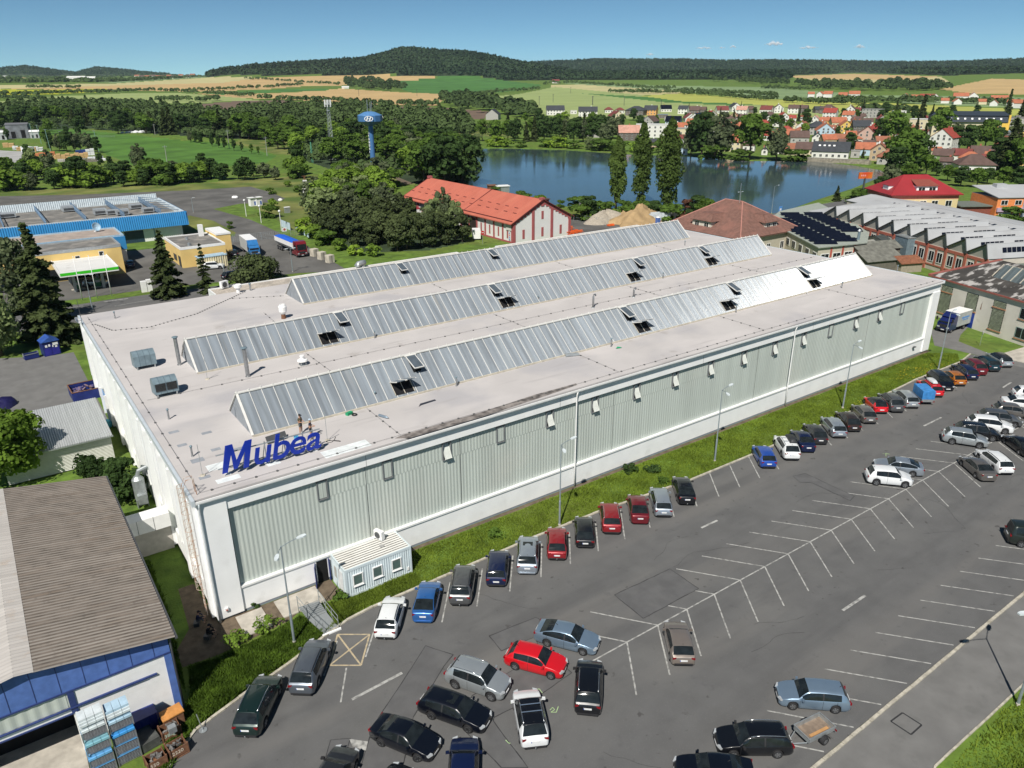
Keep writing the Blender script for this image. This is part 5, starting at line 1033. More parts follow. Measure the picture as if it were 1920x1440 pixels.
t=thing('blue_container','deep blue plastic container in the shadow beside the mesh crates','container',(*px(272,1366),0),R_(5));mb=MB();mb.box(-.75,.75,-.55,.55,.1,1.25);[mb.box(-.8+.53*k,-.74+.53*k,-.6,-.55,.1,1.25)for k in range(4)];mb.build('box',DBLUE,t);mb=MB();mb.box(-.8,.8,-.6,.6,1.25,1.32);mb.build('lid',DBLUE,t)
for k,(q,lb)in enumerate((((278,1400),'dark grey timber pile in the shadow before the blue container'),((262,1390),'dark boxes stacked in the shadow beside the mesh crates'))):
 t=thing('timber_pile',lb,'pile',(*px(*q),0),R_(10));mb=MB();[mb.obox((random.uniform(-.1,.1),0,.1+.13*i),(.7,0,0),(0,.4,0),(0,0,.055))for i in range(5)];mb.build('boards',M('dark_timber',(.08,.085,.08),.8,var=.3),t)
t=thing('sign_post','round sign lying face up by the end of the verge, beside the rusty crates','sign',(*px(381,1370),0));mb=MB();mb.tube([(0,0,0),(-.15,.3,1.2)],.03,6);mb.build('post',GREYM,t);mb=MB();mb.lathe([(.25,0),(.25,.02)],c=(0,0,.05),n=18);mb.build('disc',GREYM,t)
# link wall between warehouse and hall
lk=thing('link_bridge','white panelled link with a block wall between the warehouse and the hall corner','bridge');mb=MB();mb.box(-3.9,-.3,11.7,13.2,2.6,3.9);mb.build('white_band',WPAINT,lk);mb=MB();[mb.box(x,x+.03,11.685,11.7,2.6,3.9)for x in(-2.9,-1.6)];mb.build('panel_joint',DGREY,lk);mb=MB();mb.box(-3.9,-.3,12.4,12.8,0,2.6);mb.build('block_wall',M('grey_blockwork',(.5,.47,.43),.9,var=.1,scale=2,world=True),lk)
t=thing('filter_unit','grey cylindrical filter unit standing at the foot of the hall side wall','filter unit',(-1.1,21.5,0));mb=MB();mb.lathe([(.25,.5),(.55,.9),(.55,3.0),(.3,3.3)],n=16);mb.build('drum',GREYM,t,smooth=False);mb=MB();mb.box(-.4,.4,-.9,-.4,0.6,1.6);mb.build('motor_box',GREYM,t);mb=MB();mb.tube([(0,0,3.2),(.2,0,3.8),(1.0,0,4.0)],.2,10);mb.build('duct',GREYM,t)
for q in(-.46,.46):mb=MB();mb.box(q-.04,q+.04,-.3,.3,0,.9);mb.build('leg',GREYM,t)
t=thing('blue_door','light blue sheet metal door in the side wall of the hall by the grey shed','door',(-.1,46.5,0));mb=MB();mb.box(-.06,.0,-1.5,1.5,.1,3.2);mb.build('leaf',M('light_blue_door',(.2,.35,.6),.5),t);mb=MB();mb.box(-.3,.0,-1.7,-1.5,0,3.4);mb.box(-.3,.0,1.5,1.7,0,3.4);mb.build('frame',WPAINT,t)
t=thing('blue_bag','bright turquoise sack at the foot of the hall side wall near the shed corner','sack',(-.75,43.2,0));mb=MB();mb.lathe([(.1,0),(.42,.1),(.5,.5),(.35,.9),(.12,1.05)],n=12);mb.build('sack',M('turquoise_sack',(.1,.45,.6),.6,bump=.6,bscale=4),t)
# shed
SHR=M('pale_corrugated_steel',(.46,.475,.48),.5,.35,var=.08,scale=.8,world=True,stretch=(4,.2,1))
shd=thing('storage_shed','grey shed with a pale corrugated metal roof beside the hall side wall','shed');ze,zb=3.1,3.9;x0,x1,y0,y1=-11.6,-1.35,33.2,43.6
Ls=math.hypot(y1-y0,zb-ze);uu=np.array((0,(y1-y0)/Ls,(zb-ze)/Ls));mb=MB();mb.corr((x0,y0,ze),(1,0,0),uu,x1-x0,Ls,.22,.03,np.array((0,-uu[2],uu[1])),k=8);mb.build('roof',SHR,shd,smooth=True)
mb=MB();mb.corr((x0+.2,y0+.5,.1),(0,0,1),(1,0,0),ze-.1,x1-x0-.4,.16,.03,(0,-1,0),k=6,shape='trap');mb.corr((x1-.2,y0+.5,.1),(0,1,0),(0,0,1),y1-y0-.8,ze-.1,.2,.02,(1,0,0),k=6);mb.box(x0+.25,x1-.25,y0+.6,y1-.3,.1,ze-.05);mb.build('wall',M('pale_metal_siding',(.6,.6,.55),.6,var=.05),shd)
mb=MB();mb.box(x0-.05,x1+.05,y0-.09,y0+.02,ze-.14,ze-.035);mb.build('gutter',GREYM,shd)
t=thing('skip_container','open rust-rimmed skip full of scrap between the shed and the hall','skip',(*px(160,742),0),R_(2));mb=MB();w_,d,h,e=3.2,3.6,1.3,.08
for a in((-w_/2,w_/2,-d/2,-d/2+e),(-w_/2,w_/2,d/2-e,d/2),(-w_/2,-w_/2+e,-d/2+e,d/2-e),(w_/2-e,w_/2,-d/2+e,d/2-e)):mb.box(*a,0,h)
mb.box(-w_/2+e,w_/2-e,-d/2+e,d/2-e,0,.5);mb.build('body',DBLUE,t);mb=MB()
for a in((-w_/2-.04,w_/2+.04,-d/2-.04,-d/2+.1),(-w_/2-.04,w_/2+.04,d/2-.1,d/2+.04),(-w_/2-.04,-w_/2+.1,-d/2+.1,d/2-.1),(w_/2-.1,w_/2+.04,-d/2+.1,d/2-.1)):mb.box(*a,h,h+.06)
mb.build('rim',RUST,t);mb=MB();rg=random.Random(4)
for k in range(50):c=(rg.uniform(-1.3,1.3),rg.uniform(-1.5,1.5),rg.uniform(.5,1.0));a=rg.uniform(0,3);mb.obox(c,(.3*math.cos(a),.3*math.sin(a),rg.uniform(-.1,.1)),(-.1*math.sin(a),.1*math.cos(a),0),(0,0,.05))
mb.build('scrap',M('mixed_scrap',(.25,.16,.1),.8,var=.6,scale=3,col2=(.1,.1,.3)),t)
t=thing('tarpaulin_heap','dark violet-blue tarpaulin heap at the left edge in the yard','tarpaulin',(*px(-4,765),0));mb=MB();n=14
V=[(2.2*math.cos(a)*r*(1+.15*math.sin(3*a)),1.6*math.sin(a)*r,.95*(1-r**5)*(1+.25*math.sin(a*2+1)*r)+.3*math.sin(a*5+r*7)*r*(1-r)*3)for r in(1,.9,.75,.5,.25)for a in np.linspace(0,2*math.pi,n,endpoint=False)]+[(0,0,1.05)]
mb.add(V,[(i*n+j,i*n+(j+1)%n,(i+1)*n+(j+1)%n,(i+1)*n+j)for i in range(4)for j in range(n)]+[(4*n+j,4*n+(j+1)%n,5*n)for j in range(n)]);mb.build('cover',M('violet_tarpaulin',(.014,.013,.07),.5,bump=.5,bscale=3),t,smooth=True)
# blue kiosk and blue skip
kp=px(98,667);ks=thing('kiosk','blue metal kiosk with a pitched blue roof and white notices, under the big spruce','kiosk',(kp[0],kp[1]+1.0,0),R_(10));mb=MB();mb.box(-1.1,1.1,-.9,.9,0,2.2);mb.build('body',DBLUE,ks)
mb=MB();mb.extr([(-1.25,2.2),(1.25,2.2),(0,2.95)],'y',-1.05,1.05);mb.build('roof',M('bright_blue_roof',(.04,.10,.36),.4,var=.3,scale=1),ks);mb=MB();mb.box(-.02,.02,-.93,-.9,.1,2.15);mb.box(-1.0,-.06,-.92,-.9,.1,1.2);mb.box(.06,1.0,-.92,-.9,.1,1.2);mb.build('door',M('kiosk_door_blue',(.03,.03,.26),.4),ks)
mb=MB();mb.box(-.8,-.5,-.935,-.92,1.4,1.75);mb.box(-.35,-.1,-.935,-.92,1.45,1.8);mb.box(.25,.95,-.935,-.92,1.55,1.95);mb.box(.15,.3,-.94,-.92,1.3,1.6);mb.box(.5,.8,-.935,-.921,1.2,1.45);mb.build('notices',WPAINT,ks)
sp_=px(60,674);t=thing('small_skip','small dark blue skip next to the blue kiosk','skip',(sp_[0],sp_[1]+.5,0),R_(10));mb=MB()
for a in((-.95,.95,-.5,-.42),(-.95,.95,.42,.5),(-.95,-.87,-.42,.42),(.87,.95,-.42,.42)):mb.box(*a,.1,.85)
mb.box(-.87,.87,-.42,.42,.1,.4);mb.build('body',DBLUE,t);mb=MB();mb.box(-.9,.9,-.55,-.5,.8,.9);mb.box(-1.0,-.95,-.3,.3,.5,1.0);mb.box(.95,1.0,-.3,.3,.5,1.0);mb.build('rim',GREYM,t)
# people
SKIN=M('skin',(.42,.24,.16),.6,var=.05);
def person(name_label,loc,rz,J,E,cols,hat=None,hands=None):
 """J: joint -> (x, y, z, radius); E: bones; one continuous skinned body; cols: joint -> material index"""
 t=thing('person',name_label,'person',loc,rz);keys=list(J);V=[J[k][:3]for k in keys];rad=[J[k][3]for k in keys];ed=[(keys.index(a),keys.index(b))for a,b in E];mi=[cols.get(k,0)for k in keys]
 for hnd,(dx,dy,dz)in(hands or{}).items():
  h=keys.index(hnd);d=Vector((dx,dy,dz)).normalized();sdv=d.cross(Vector((0,0,1))).normalized()
  pm=len(V);V.append(tuple(Vector(V[h])+d*.07));rad.append(.026);mi.append(0);ed.append((h,pm))
  for q in range(4):
   b=Vector(V[h])+d*.085+sdv*(q-1.5)*.02;L=(.065,.075,.07,.055)[q];V.append(tuple(b));rad.append(.01);ed.append((pm,len(V)-1));V.append(tuple(b+d*L+Vector((0,0,-.02))));rad.append(.008);ed.append((len(V)-2,len(V)-1));mi+=[0,0]
  V.append(tuple(Vector(V[h])+sdv*.05+d*.05));rad.append(.011);ed.append((h,len(V)-1));mi.append(0)
 me=bpy.data.meshes.new('body');me.from_pydata(V,ed,[]);o=put('body',me);md=o.modifiers.new('s','SKIN');md.use_smooth_shade=True
 for i,r in enumerate(rad):me.skin_vertices[0].data[i].radius=(r,r)
 me.skin_vertices[0].data[0].use_root=True;sb=o.modifiers.new('u','SUBSURF');sb.levels=1;sb.render_levels=1
 dg=bpy.context.evaluated_depsgraph_get();m2=bpy.data.meshes.new_from_object(o.evaluated_get(dg));bpy.data.objects.remove(o);m2.name='body'
 m2.materials.clear();[m2.materials.append(x)for x in(SKIN,cols['_m'][0],cols['_m'][1],cols['_m'][2])]
 A=np.array(V)
 for p in m2.polygons:p.material_index=mi[int(np.argmin(((A-np.array(p.center))**2).sum(1)))];p.use_smooth=True
 put('body',m2,t);hd=J['head']
 mb=MB();hx,hy,hz_=hd[:3];mb.obox((hx,hy-.105,hz_-.005),(.014,0,0),(0,.02,0),(0,0,.025));mb.build('nose',SKIN,t)
 mb=MB();[mb.obox((hx+s*.036,hy-.096,hz_+.02),(.014,0,0),(0,.006,0),(0,0,.008))for s in(-1,1)];mb.obox((hx,hy-.096,hz_-.055),(.026,0,0),(0,.005,0),(0,0,.006));mb.build('eyes_and_mouth',BLACK,t)
 mb=MB();[mb.obox((hx+s*.098,hy,hz_),(.012,0,0),(0,.022,0),(0,0,.032))for s in(-1,1)];mb.build('ears',SKIN,t)
 if hat:mb=MB();mb.lathe([(.112,.02),(.112,.07),(.09,.115),(.03,.135)],c=(hx,hy,hz_),n=14);mb.obox((hx,hy-.13,hz_+.03),(.08,0,0),(0,.07,0),(0,0,.008));mb.build('cap',hat,t,smooth=True)
 return t
def stand(arm):
 J=dict(pel=(0,0,.95,.15),sp1=(0,0,1.1,.145),sp2=(0,.01,1.3,.165),nk=(0,0,1.5,.06),head=(0,-.02,1.66,.1),crown=(0,-.01,1.72,.09))
 E=[('pel','sp1'),('sp1','sp2'),('sp2','nk'),('nk','head'),('head','crown')]
 for s,n in((-1,'r'),(1,'l')):
  J.update({'hip'+n:(s*.1,0,.88,.1),'kn'+n:(s*.12,-.01,.5,.068),'an'+n:(s*.13,.02,.09,.045),'to'+n:(s*.15,-.14,.04,.04),'sh'+n:(s*.19,.01,1.42,.07),'el'+n:(s*.25,-.02,1.14,.048),'wr'+n:(s*.12,-.26,1.12,.033)})
  E+=[('pel','hip'+n),('hip'+n,'kn'+n),('kn'+n,'an'+n),('an'+n,'to'+n),('sp2','sh'+n),('sh'+n,'el'+n),('el'+n,'wr'+n)]
 return J,E
OLIVE=M('olive_shirt',(.10,.085,.05),.9);SHORT=M('grey_shorts',(.09,.095,.1),.9);BOOT=M('dark_boots',(.03,.028,.026),.8);NAVYS=M('navy_shirt',(.03,.035,.06),.9);PALEH=M('pale_blue_hood',(.42,.5,.58),.8)
cl={'pel':2,'sp1':1,'sp2':1,'shr':1,'shl':1,'hipr':2,'hipl':2,'tor':3,'tol':3,'_m':(OLIVE,SHORT,BOOT)}
J,E=stand(0);person('worker in olive T-shirt, shorts and dark cap standing behind the roof sign',(*at_roof(565,813)[:2],ZR),R_(35),J,E,cl,M('black_cap',(.02,.02,.022),.8),{'wrr':(.5,-.8,0),'wrl':(-.5,-.8,0)})
cl2=dict(cl);cl2['_m']=(NAVYS,M('black_shorts',(.02,.02,.024),.9),BOOT)
J,E=stand(1);person('worker in dark shirt and pale blue head cloth by the last sign letter',(*at_roof(584,822)[:2],ZR),R_(60),J,E,cl2,PALEH,{'wrr':(.5,-.8,0),'wrl':(-.5,-.8,0)})
def sit():
 J=dict(pel=(0,0,.32,.15),sp1=(0,-.05,.48,.14),sp2=(0,-.12,.68,.16),nk=(0,-.17,.86,.06),head=(0,-.21,1.0,.1),crown=(0,-.2,1.06,.09));E=[('pel','sp1'),('sp1','sp2'),('sp2','nk'),('nk','head'),('head','crown')]
 for s,n in((-1,'r'),(1,'l')):
  J.update({'hip'+n:(s*.11,-.04,.3,.1),'kn'+n:(s*.16,-.42,.48,.068),'an'+n:(s*.14,-.5,.08,.045),'to'+n:(s*.16,-.66,.04,.04),'sh'+n:(s*.19,-.12,.79,.065),'el'+n:(s*.24,-.34,.6,.045),'wr'+n:(s*.1,-.52,.52,.033)})
  E+=[('pel','hip'+n),('hip'+n,'kn'+n),('kn'+n,'an'+n),('an'+n,'to'+n),('sp2','sh'+n),('sh'+n,'el'+n),('el'+n,'wr'+n)]
 return J,E
for q,lb,c_,hz_ in(((371,1172),'person in dark blue sitting in the shade by the hall corner',(M('navy_work_top',(.015,.02,.06),.9),SHORT,BOOT),1.2),((391,1196),'person in black sitting in the shade, nearer to the grass bank',(M('black_work_top',(.012,.012,.014),.9),M('black_trousers',(.012,.012,.014),.9),BOOT),.9)):
 J,E=sit();cs=dict(cl);cs.update({'knr':2,'knl':2,'elr':1,'ell':1});cs['_m']=c_;pp=px(*q);person(lb,(pp[0],pp[1],.16),hz_,J,E,cs,M('dark_cap',(.012,.012,.016),.8),{'wrr':(.3,-.9,0),'wrl':(-.3,-.9,0)})
 t=thing('low_crate','low dark crate under the person sitting %s'%('nearer to the hall' if 'blue' in lb else 'nearer to the grass bank'),'crate',(pp[0],pp[1],0),hz_);mb=MB();mb.box(-.25,.25,-.15,.25,.012,.32);mb.build('box',DGREY,t)
# filling station and halls behind the road
ASH=M('roofing_felt',(.17,.165,.155),.9,var=.2,scale=.6,world=True);mixin(ASH,(.3,.28,.25),.3,.5,.7)
BRF=M('brown_felt',(.36,.3,.26),.9,var=.15,scale=.5,world=True)
SKYB=M('bright_blue_cladding',(.04,.24,.52),.45,var=.06,scale=.5,world=True);LB=M('pale_blue_trim',(.35,.5,.62),.5)
def flat_building(nm,label,x0,x1,y0,y1,h,wall,roofm,cat='building',par=.3,trim=None,over=0):
 t=thing(nm,label,cat);mb=MB();mb.box(x0,x1,y0,y1,0,h-.1);mb.build('wall',wall,t);mb=MB();mb.box(x0+.25-over,x1-.25+over,y0+.25-over,y1-.25+over,h-.1,h+.05);mb.build('roof',roofm,t);mb=MB()
 for a in((x0-over-.03,x1+over+.03,y0-over-.03,y0-over+.25),(x0-over-.03,x1+over+.03,y1+over-.25,y1+over+.03),(x0-over-.03,x0-over+.25,y0-over+.25,y1+over-.25),(x1+over-.25,x1+over+.03,y0-over+.25,y1+over-.25)):mb.box(*a,h-.3 if over==0 else h-.1,h+par)
 mb.build('parapet',trim or wall,t);return t
def win(t,x,y,z,w_,h,face,m=None,n=2,fr=None,off=.0):
 """window on a wall; face '-y','+y','-x','+x'"""
 fm=fr or WPAINT;mb=MB();s=-1 if face[0]=='-' else 1;ax=face[1]
 def bx(a,b,c,d,e0,e1):
  lo,hi=sorted((s*e0,s*e1))
  if ax=='y':mb.box(x+a,x+b,y+lo,y+hi,z+c,z+d)
  else:mb.box(x+lo,x+hi,y+a,y+b,z+c,z+d)
 e=.07*max(1,w_/1.5);bx(-w_/2-e,-w_/2,-e,h+e,.0,.06);bx(w_/2,w_/2+e,-e,h+e,.0,.06);bx(-w_/2,w_/2,h,h+e,.0,.06);bx(-w_/2,w_/2,-e,0,.0,.09)
 for k in range(1,n):q=-w_/2+w_*k/n;bx(q-e/2,q+e/2,0,h,.02,.055)
 f=mb.build('window',fm,t);mb=MB();bx(-w_/2,w_/2,0,h,.0,.03);mb.build('pane',m or GLASS,f);return f
# station canopy
cp=thing('station_canopy','white filling station canopy with a bright green edge band','canopy');GREENB=M('bright_green_band',(.05,.55,.02),.4,var=.03)
x0,x1,y0,y1,zc=2.7,12.9,113.3,134.5,4.0
CW2=M('dusty_white_sheet',(.66,.66,.64),.7,var=.05,scale=.3,world=True);mixin(CW2,(.4,.39,.38),.5,.62,.74,amount=.5)
mb=MB();mb.box(x0+.1,x1-.1,y0+.1,y1-.1,zc,zc+.35);mb.build('roof',CW2,cp);mb=MB();mb.box(x0,x1,y0-.03,y0+.1,zc-.35,zc-.1);mb.box(x0,x1,y0-.03,y0+.1,zc+.42,zc+.5);mb.box(x1-.1,x1+.05,y0+.1,y1,zc-.35,zc+.5);mb.box(x0-.05,x0+.1,y0+.1,y1,zc-.35,zc+.5);mb.box(x0,x1,y1-.1,y1+.02,zc-.35,zc+.5);mb.box(x0+.1,x1-.1,(y0+y1)/2-.1,(y0+y1)/2+.1,zc+.35,zc+.37);mb.build('fascia',WPAINT,cp)
mb=MB();mb.box(x0+.05,x1-.05,y0-.06,y0+.02,zc-.1,zc+.42);mb.build('green_band',GREENB,cp)
for x in(5.0,10.0):
 for y in(116,124):mb=MB();mb.box(x-.25,x+.25,y-.25,y+.25,0,zc);mb.build('column',GREYM,cp)
for i,x in enumerate((5.6,9.2)):
 t=thing('fuel_pump',('left','right')[i]+' grey-green fuel pump in the shade under the green-edged canopy','fuel pump',(x,117.5,0));mb=MB();mb.box(-.5,.5,-.25,.25,.15,1.7);mb.build('case',M('pump_green',(.05,.2,.08),.5),t);mb=MB();mb.box(-.4,.4,-.27,-.25,1.0,1.5);mb.build('display',GREYM,t);mb=MB();mb.box(-1.2,1.2,-.5,.5,0.022,.15);mb.build('island',CONC,t)
for i,q in enumerate(((155,563),(183,560),(210,556))):
 p=px(*q);t=thing('flagpole',('left','middle','right')[i]+' of three white flagpoles in front of the green-edged canopy','flagpole',(p[0],p[1],0),0,'white flagpoles');mb=MB();mb.tube([(0,0,0),(0,0,8.2)],[.085,.05],8);mb.build('pole',WPAINT,t,smooth=True);mb=MB();mb.lathe([(.08,8.2),(.09,8.28),(.03,8.36)],n=8);mb.build('cap',WPAINT,t)
yb=flat_building('station_shop','yellow flat-roofed station shop behind the green-edged canopy',-12,15.9,127,137,6.0,YELLOW,ASH,trim=M('grey_coping',(.4,.42,.43),.5,.3));mb=MB();mb.box(13.0,15.93,127.3,140,0,5.6);mb.build('side_wall',YELLOW,yb)
win(yb,12.0,127,4.3,.8,.9,'-y',n=1);win(yb,7.5,127,4.2,.8,.6,'-y',n=1);mb=MB();mb.box(-8,11.5,126.93,126.99,.2,2.6);mb.build('shop_front',GLASS,yb)
b2=flat_building('blue_annex','blue-banded building with a brown felt roof between the yellow shop and the big blue hall',-30,18.5,138.5,150,6.0,WHITE,BRF,trim=LB);mb=MB();mb.box(-30.05,18.7,138.35,138.47,3.0,5.9);mb.box(18.52,18.75,138.5,150,3.0,5.9);mb.build('blue_band',SKYB,b2)
t=thing('satellite_dish','white dish with a blue face on the brown felt roof','antenna',(*px(181,434,6.1),6.1));mb=MB();mb.lathe([(.05,0),(.6,.12),(1.0,.4),(.95,.42),(.5,.18),(.02,.06)],n=18);o=mb.build('dish',LB,t);o.location=(0,0,1);o.rotation_euler=(R_(70),0,R_(20));mb=MB();mb.tube([(0,0,0),(0,.1,1.0)],.08,6);mb.box(-.5,.5,-.4,.4,0,.12);mb.build('stand',WPAINT,t)
# big blue hall with roof trusses
bh=thing('blue_hall','long bright blue flat-roofed hall with open steel trusses above its roof','factory');X0,X1,Y0,Y1=-45,37.5,160,191
mb=MB();mb.box(X0,X1-1.5,Y0+1.5,Y1-.5,0,5.8);mb.build('wall',WHITE,bh)
mb=MB();mb.corr((X0,Y0+.05,3.4),(1,0,0),(0,.15,.989),X1-X0,3.5,.5,.05,(0,-1,0),shape='trap',k=8);mb.corr((X1,Y0+.2,3.4),(0,1,0),(-.1,0,.99),Y1-Y0,3.5,.5,.05,(1,0,0),shape='trap',k=8);mb.build('blue_fascia',SKYB,bh)
mb=MB();mb.box(X0,X1-.9,Y0+.9,Y1-.4,5.8,6.0);mb.build('roof',ASH,bh);mb=MB();mb.corr((X0,Y1-.4,5.2),(1,0,0),(0,.1,.995),X1-X0-1,3.0,.5,.05,(0,-1,0),shape='trap');mb.box(X1-1.4,X1-.5,Y0+1,Y1-.5,6.0,6.9);mb.box(X0,X1-1.4,Y0+.6,Y0+1.1,6.0,6.95);mb.build('parapet_back',M('pale_back_sheet',(.55,.62,.66),.5),bh)
TR=M('blue_grey_truss',(.14,.22,.32),.5,.3)
for k in range(9):
 x=X1-6-k*8.6;mb=MB()
 for z in(6.5,7.7):mb.tube([(x,Y0+1.2,z),(x,Y1-.6,z)],.12,5)
 n=18
 for i in range(n):y=Y0+1.2+(Y1-Y0-1.8)*i/n;dy=(Y1-Y0-1.8)/n;mb.tube([(x,y,6.5),(x,y+dy/2,7.7),(x,y+dy,6.5)],.07,4)
 mb.build('truss',TR,bh)
mb=MB()
for y in np.linspace(Y0+4,Y1-2,6):mb.tube([(X1-6,y,7.7),(X1-1,y,6.9)],.08,4)
mb.tube([(X1-14,Y1-2,7.7),(X1-6,Y1-9,7.7)],.06,4);mb.build('cross_brace',TR,bh)
for(a,b)in((36.5,29),(28.5,20.6)):
 mb=MB();mb.box(b,b+.2,Y0+1.4,Y0+1.5,0,3.4);mb.build('post',TR,bh)
mb=MB();mb.box(22,26.5,Y0+1.45,Y0+1.52,0,3.0);mb.build('roller_gate',M('dark_glass_gate',(.03,.06,.09),.3),bh);mb=MB();mb.box(16.5,19.5,Y0+1.45,Y0+1.52,0,3.1);mb.build('doorway',BLACK,bh)
HVM=M('pale_hvac_metal',(.45,.48,.5),.5,.4)
for i,(q,s)in enumerate((((255,391),1.6),((188,402),1.5),((210,402),1.3),((230,403),1.5),((278,398),1.4),((131,396),1.8),((15,408),1.8))):
 p=px(*q,6.1);t=thing('roof_unit','pale metal ventilation unit on the blue hall roof, %s from the left'%nth(sorted([255,188,210,230,278,131,15]).index(q[0])+1),'roof ventilator',(p[0],p[1],6.0),0,'ventilation units on the blue hall');mb=MB();mb.box(-s,s,-s*.7,s*.7,.3,1.3+.3*(i%2));mb.build('case',HVM,t);mb=MB();mb.box(-s*.8,s*.8,-s*.72,-s*.702,.5,1.1);mb.build('louvre',DGREY,t);mb=MB();mb.box(-s*.9,-s*.8,-s*.6,s*.6,0,.3);mb.box(s*.8,s*.9,-s*.6,s*.6,0,.3);mb.build('feet',GREYM,t)
# small yellow building
sy=flat_building('yellow_building','small yellow flat-roofed building with white edge and chimney behind the spruce',27,36.6,124.2,139.5,4.3,YELLOW,ASH,trim=WPAINT,par=.25);mb=MB();mb.box(34.2,35.2,136,137,4.35,7.0);mb.build('chimney',WPAINT,sy);mb=MB();mb.box(36.64,40,131.5,140.5,0,5.0);mb.build('side_wing',YELLOW,sy);mb=MB();mb.box(36.7,40.1,131.4,140.6,5.0,5.4);mb.build('wing_roof',WPAINT,sy)
mb=MB();mb.box(26.9,26.99,125.2,127.0,.1,2.4);mb.box(26.9,26.99,129,131.5,.8,2.2);mb.build('entrance',GLASS,sy)
for k,(a,b)in enumerate(((29.5,126.5),(30.8,134))):mb=MB();mb.lathe([(.4,4.35),(.35,4.8),(.45,4.85),(.1,5.0)],c=(a,b,0),n=10);mb.build('roof_vent',GREYM,sy)
yc=thing('ribbed_container','cream ribbed container with a pale blue roof beside the small yellow building','container',(29.6,119.9,0),R_(4));mb=MB();mb.corr((0,0,.1),(1,0,0),(0,0,1),6.0,2.5,.5,.06,(0,-1,0),shape='trap',k=8);mb.corr((6,0,.1),(0,1,0),(0,0,1),2.6,2.5,.5,.06,(1,0,0),shape='trap',k=8);mb.box(.1,5.9,.1,2.5,.1,2.55);mb.build('body',M('cream_container',(.6,.54,.36),.6),yc);mb=MB();mb.box(-.1,6.1,-.1,2.7,2.6,2.72);mb.build('roof',LB,yc)
# trucks
m1,m2=wheel_meshes(.5,False)
def wheels_(t,lst,w_):
 for x in lst:
  for s in(-1,1):wo=put('wheel',None,t,(x,s*(w_/2-.2),.5));wo.rotation_euler=(R_(-90*s),0,0);wo.scale=(1,1,1.3);put('tyre',m1,wo);put('rim',m2,wo)
def cab(t,x0,x1,w_,h,m,slope=.25):
 mb=MB();pr=[(x0,.55),(x1,.55),(x1,1.6),(x1-slope,h-.5),(x1-slope-.5,h),(x0,h)];mb.extr(pr,'y',-w_/2,w_/2);mb.build('cab',m,t)
 a=np.array((x1-.03,0,1.72));b=np.array((x1-slope+.02,0,h-.62));c=(a+b)/2;mb=MB();mb.obox(c+np.array((.03,0,0)),(b-a)/2,(0,w_*.43,0),(.02,0,.0));mb.build('windscreen',GLASS,t)
 for s in(-1,1):mb=MB();mb.box(x0+.5,x1-.35,min(s*w_/2,s*(w_/2+.02)),max(s*w_/2,s*(w_/2+.02)),1.75,h-.8);mb.build('side_window',GLASS,t);mb=MB();mb.obox((x1+.02,s*w_*.36,.95),(.03,0,0),(0,.22,0),(0,0,.11));mb.build('headlight',HEADL,t);mb=MB();mb.obox((x1-.1,s*(w_/2+.22),2.2),(.05,0,0),(0,.12,0),(0,0,.3));mb.build('wing_mirror',CLAD,t)
 mb=MB();mb.box(x1,x1+.05,-w_*.3,w_*.3,.95,1.4);mb.box(x1,x1+.08,-w_/2,w_/2,.45,.7);mb.build('grille',CLAD,t);mb=MB();mb.box(x1+.08,x1+.1,-.26,.26,.5,.62);mb.build('number_plate',PLATE,t)
def ground_thing(q,nose,nm,lb,cat):
 a=np.array(px(*q));b=np.array(px(*nose));return thing(nm,lb,cat,(a[0],a[1],.03),math.atan2(*(b-a)[::-1]))
t=ground_thing((470,475),(485,487),'lorry','blue lorry with a pale grey box body parked in the yard','lorry');cab(t,3.0,5.0,2.4,2.7,M('lorry_blue',(.03,.16,.40),.35,coat=.6));mb=MB();mb.box(-4.6,2.9,-1.25,1.25,1.0,3.7);mb.build('box_body',M('pale_tarp_side',(.48,.5,.5),.6,var=.06,scale=.5),t);mb=MB();mb.box(-4.62,2.92,-1.27,1.27,3.7,3.76);mb.build('roof',WPAINT,t);mb=MB();mb.extr([(2.95,2.7),(4.4,2.7),(3.3,3.7),(2.95,3.7)],'y',-1.15,1.15);mb.build('wind_deflector',M('lorry_blue',(.03,.16,.40),.35),t);wheels_(t,(4.1,-2.6),2.4);mb=MB();mb.box(-4.5,3.0,-.5,.5,.6,1.0);mb.build('chassis',UNDER,t)
t=ground_thing((548,474),(564,481),'lorry','dark red tractor lorry with a white blue-topped tipping trailer','lorry');DR=M('lorry_dark_red',(.16,.012,.018),.3,coat=.6);cab(t,4.4,6.5,2.5,3.6,DR);mb=MB();mb.box(.5,4.3,-.45,.45,.6,1.0);mb.box(-7.4,1.2,-.5,.5,.9,1.15);mb.build('chassis',UNDER,t)
mb=MB();mb.extr([(-1.25,2.0),(-1.25,3.1),(1.25,3.1),(1.25,2.0),(.7,1.2),(-.7,1.2)],'x',-7.6,3.6);mb.build('tipper_body',WPAINT,t);mb=MB();mb.extr([(-1.27,3.1),(0,3.3),(1.27,3.1)],'x',-7.6,3.6);mb.build('cover',M('bright_blue_tarpaulin',(.02,.12,.6),.5),t);wheels_(t,(5.6,2.6,1.5,-3.8,-5.0,-6.2),2.5);mb=MB();mb.box(3.5,5.3,1.1,1.3,.6,1.2);mb.box(3.5,5.3,-1.3,-1.1,.6,1.2);mb.build('side_skirt',DR,t)
def bcar(q,nose,kd,cl,lb,grp='cars around the filling station'):
 a=np.array(px(*q));b=np.array(px(*nose));return car(kd,cl,a[0],a[1],math.atan2(*(b-a)[::-1]),lb,group=grp)
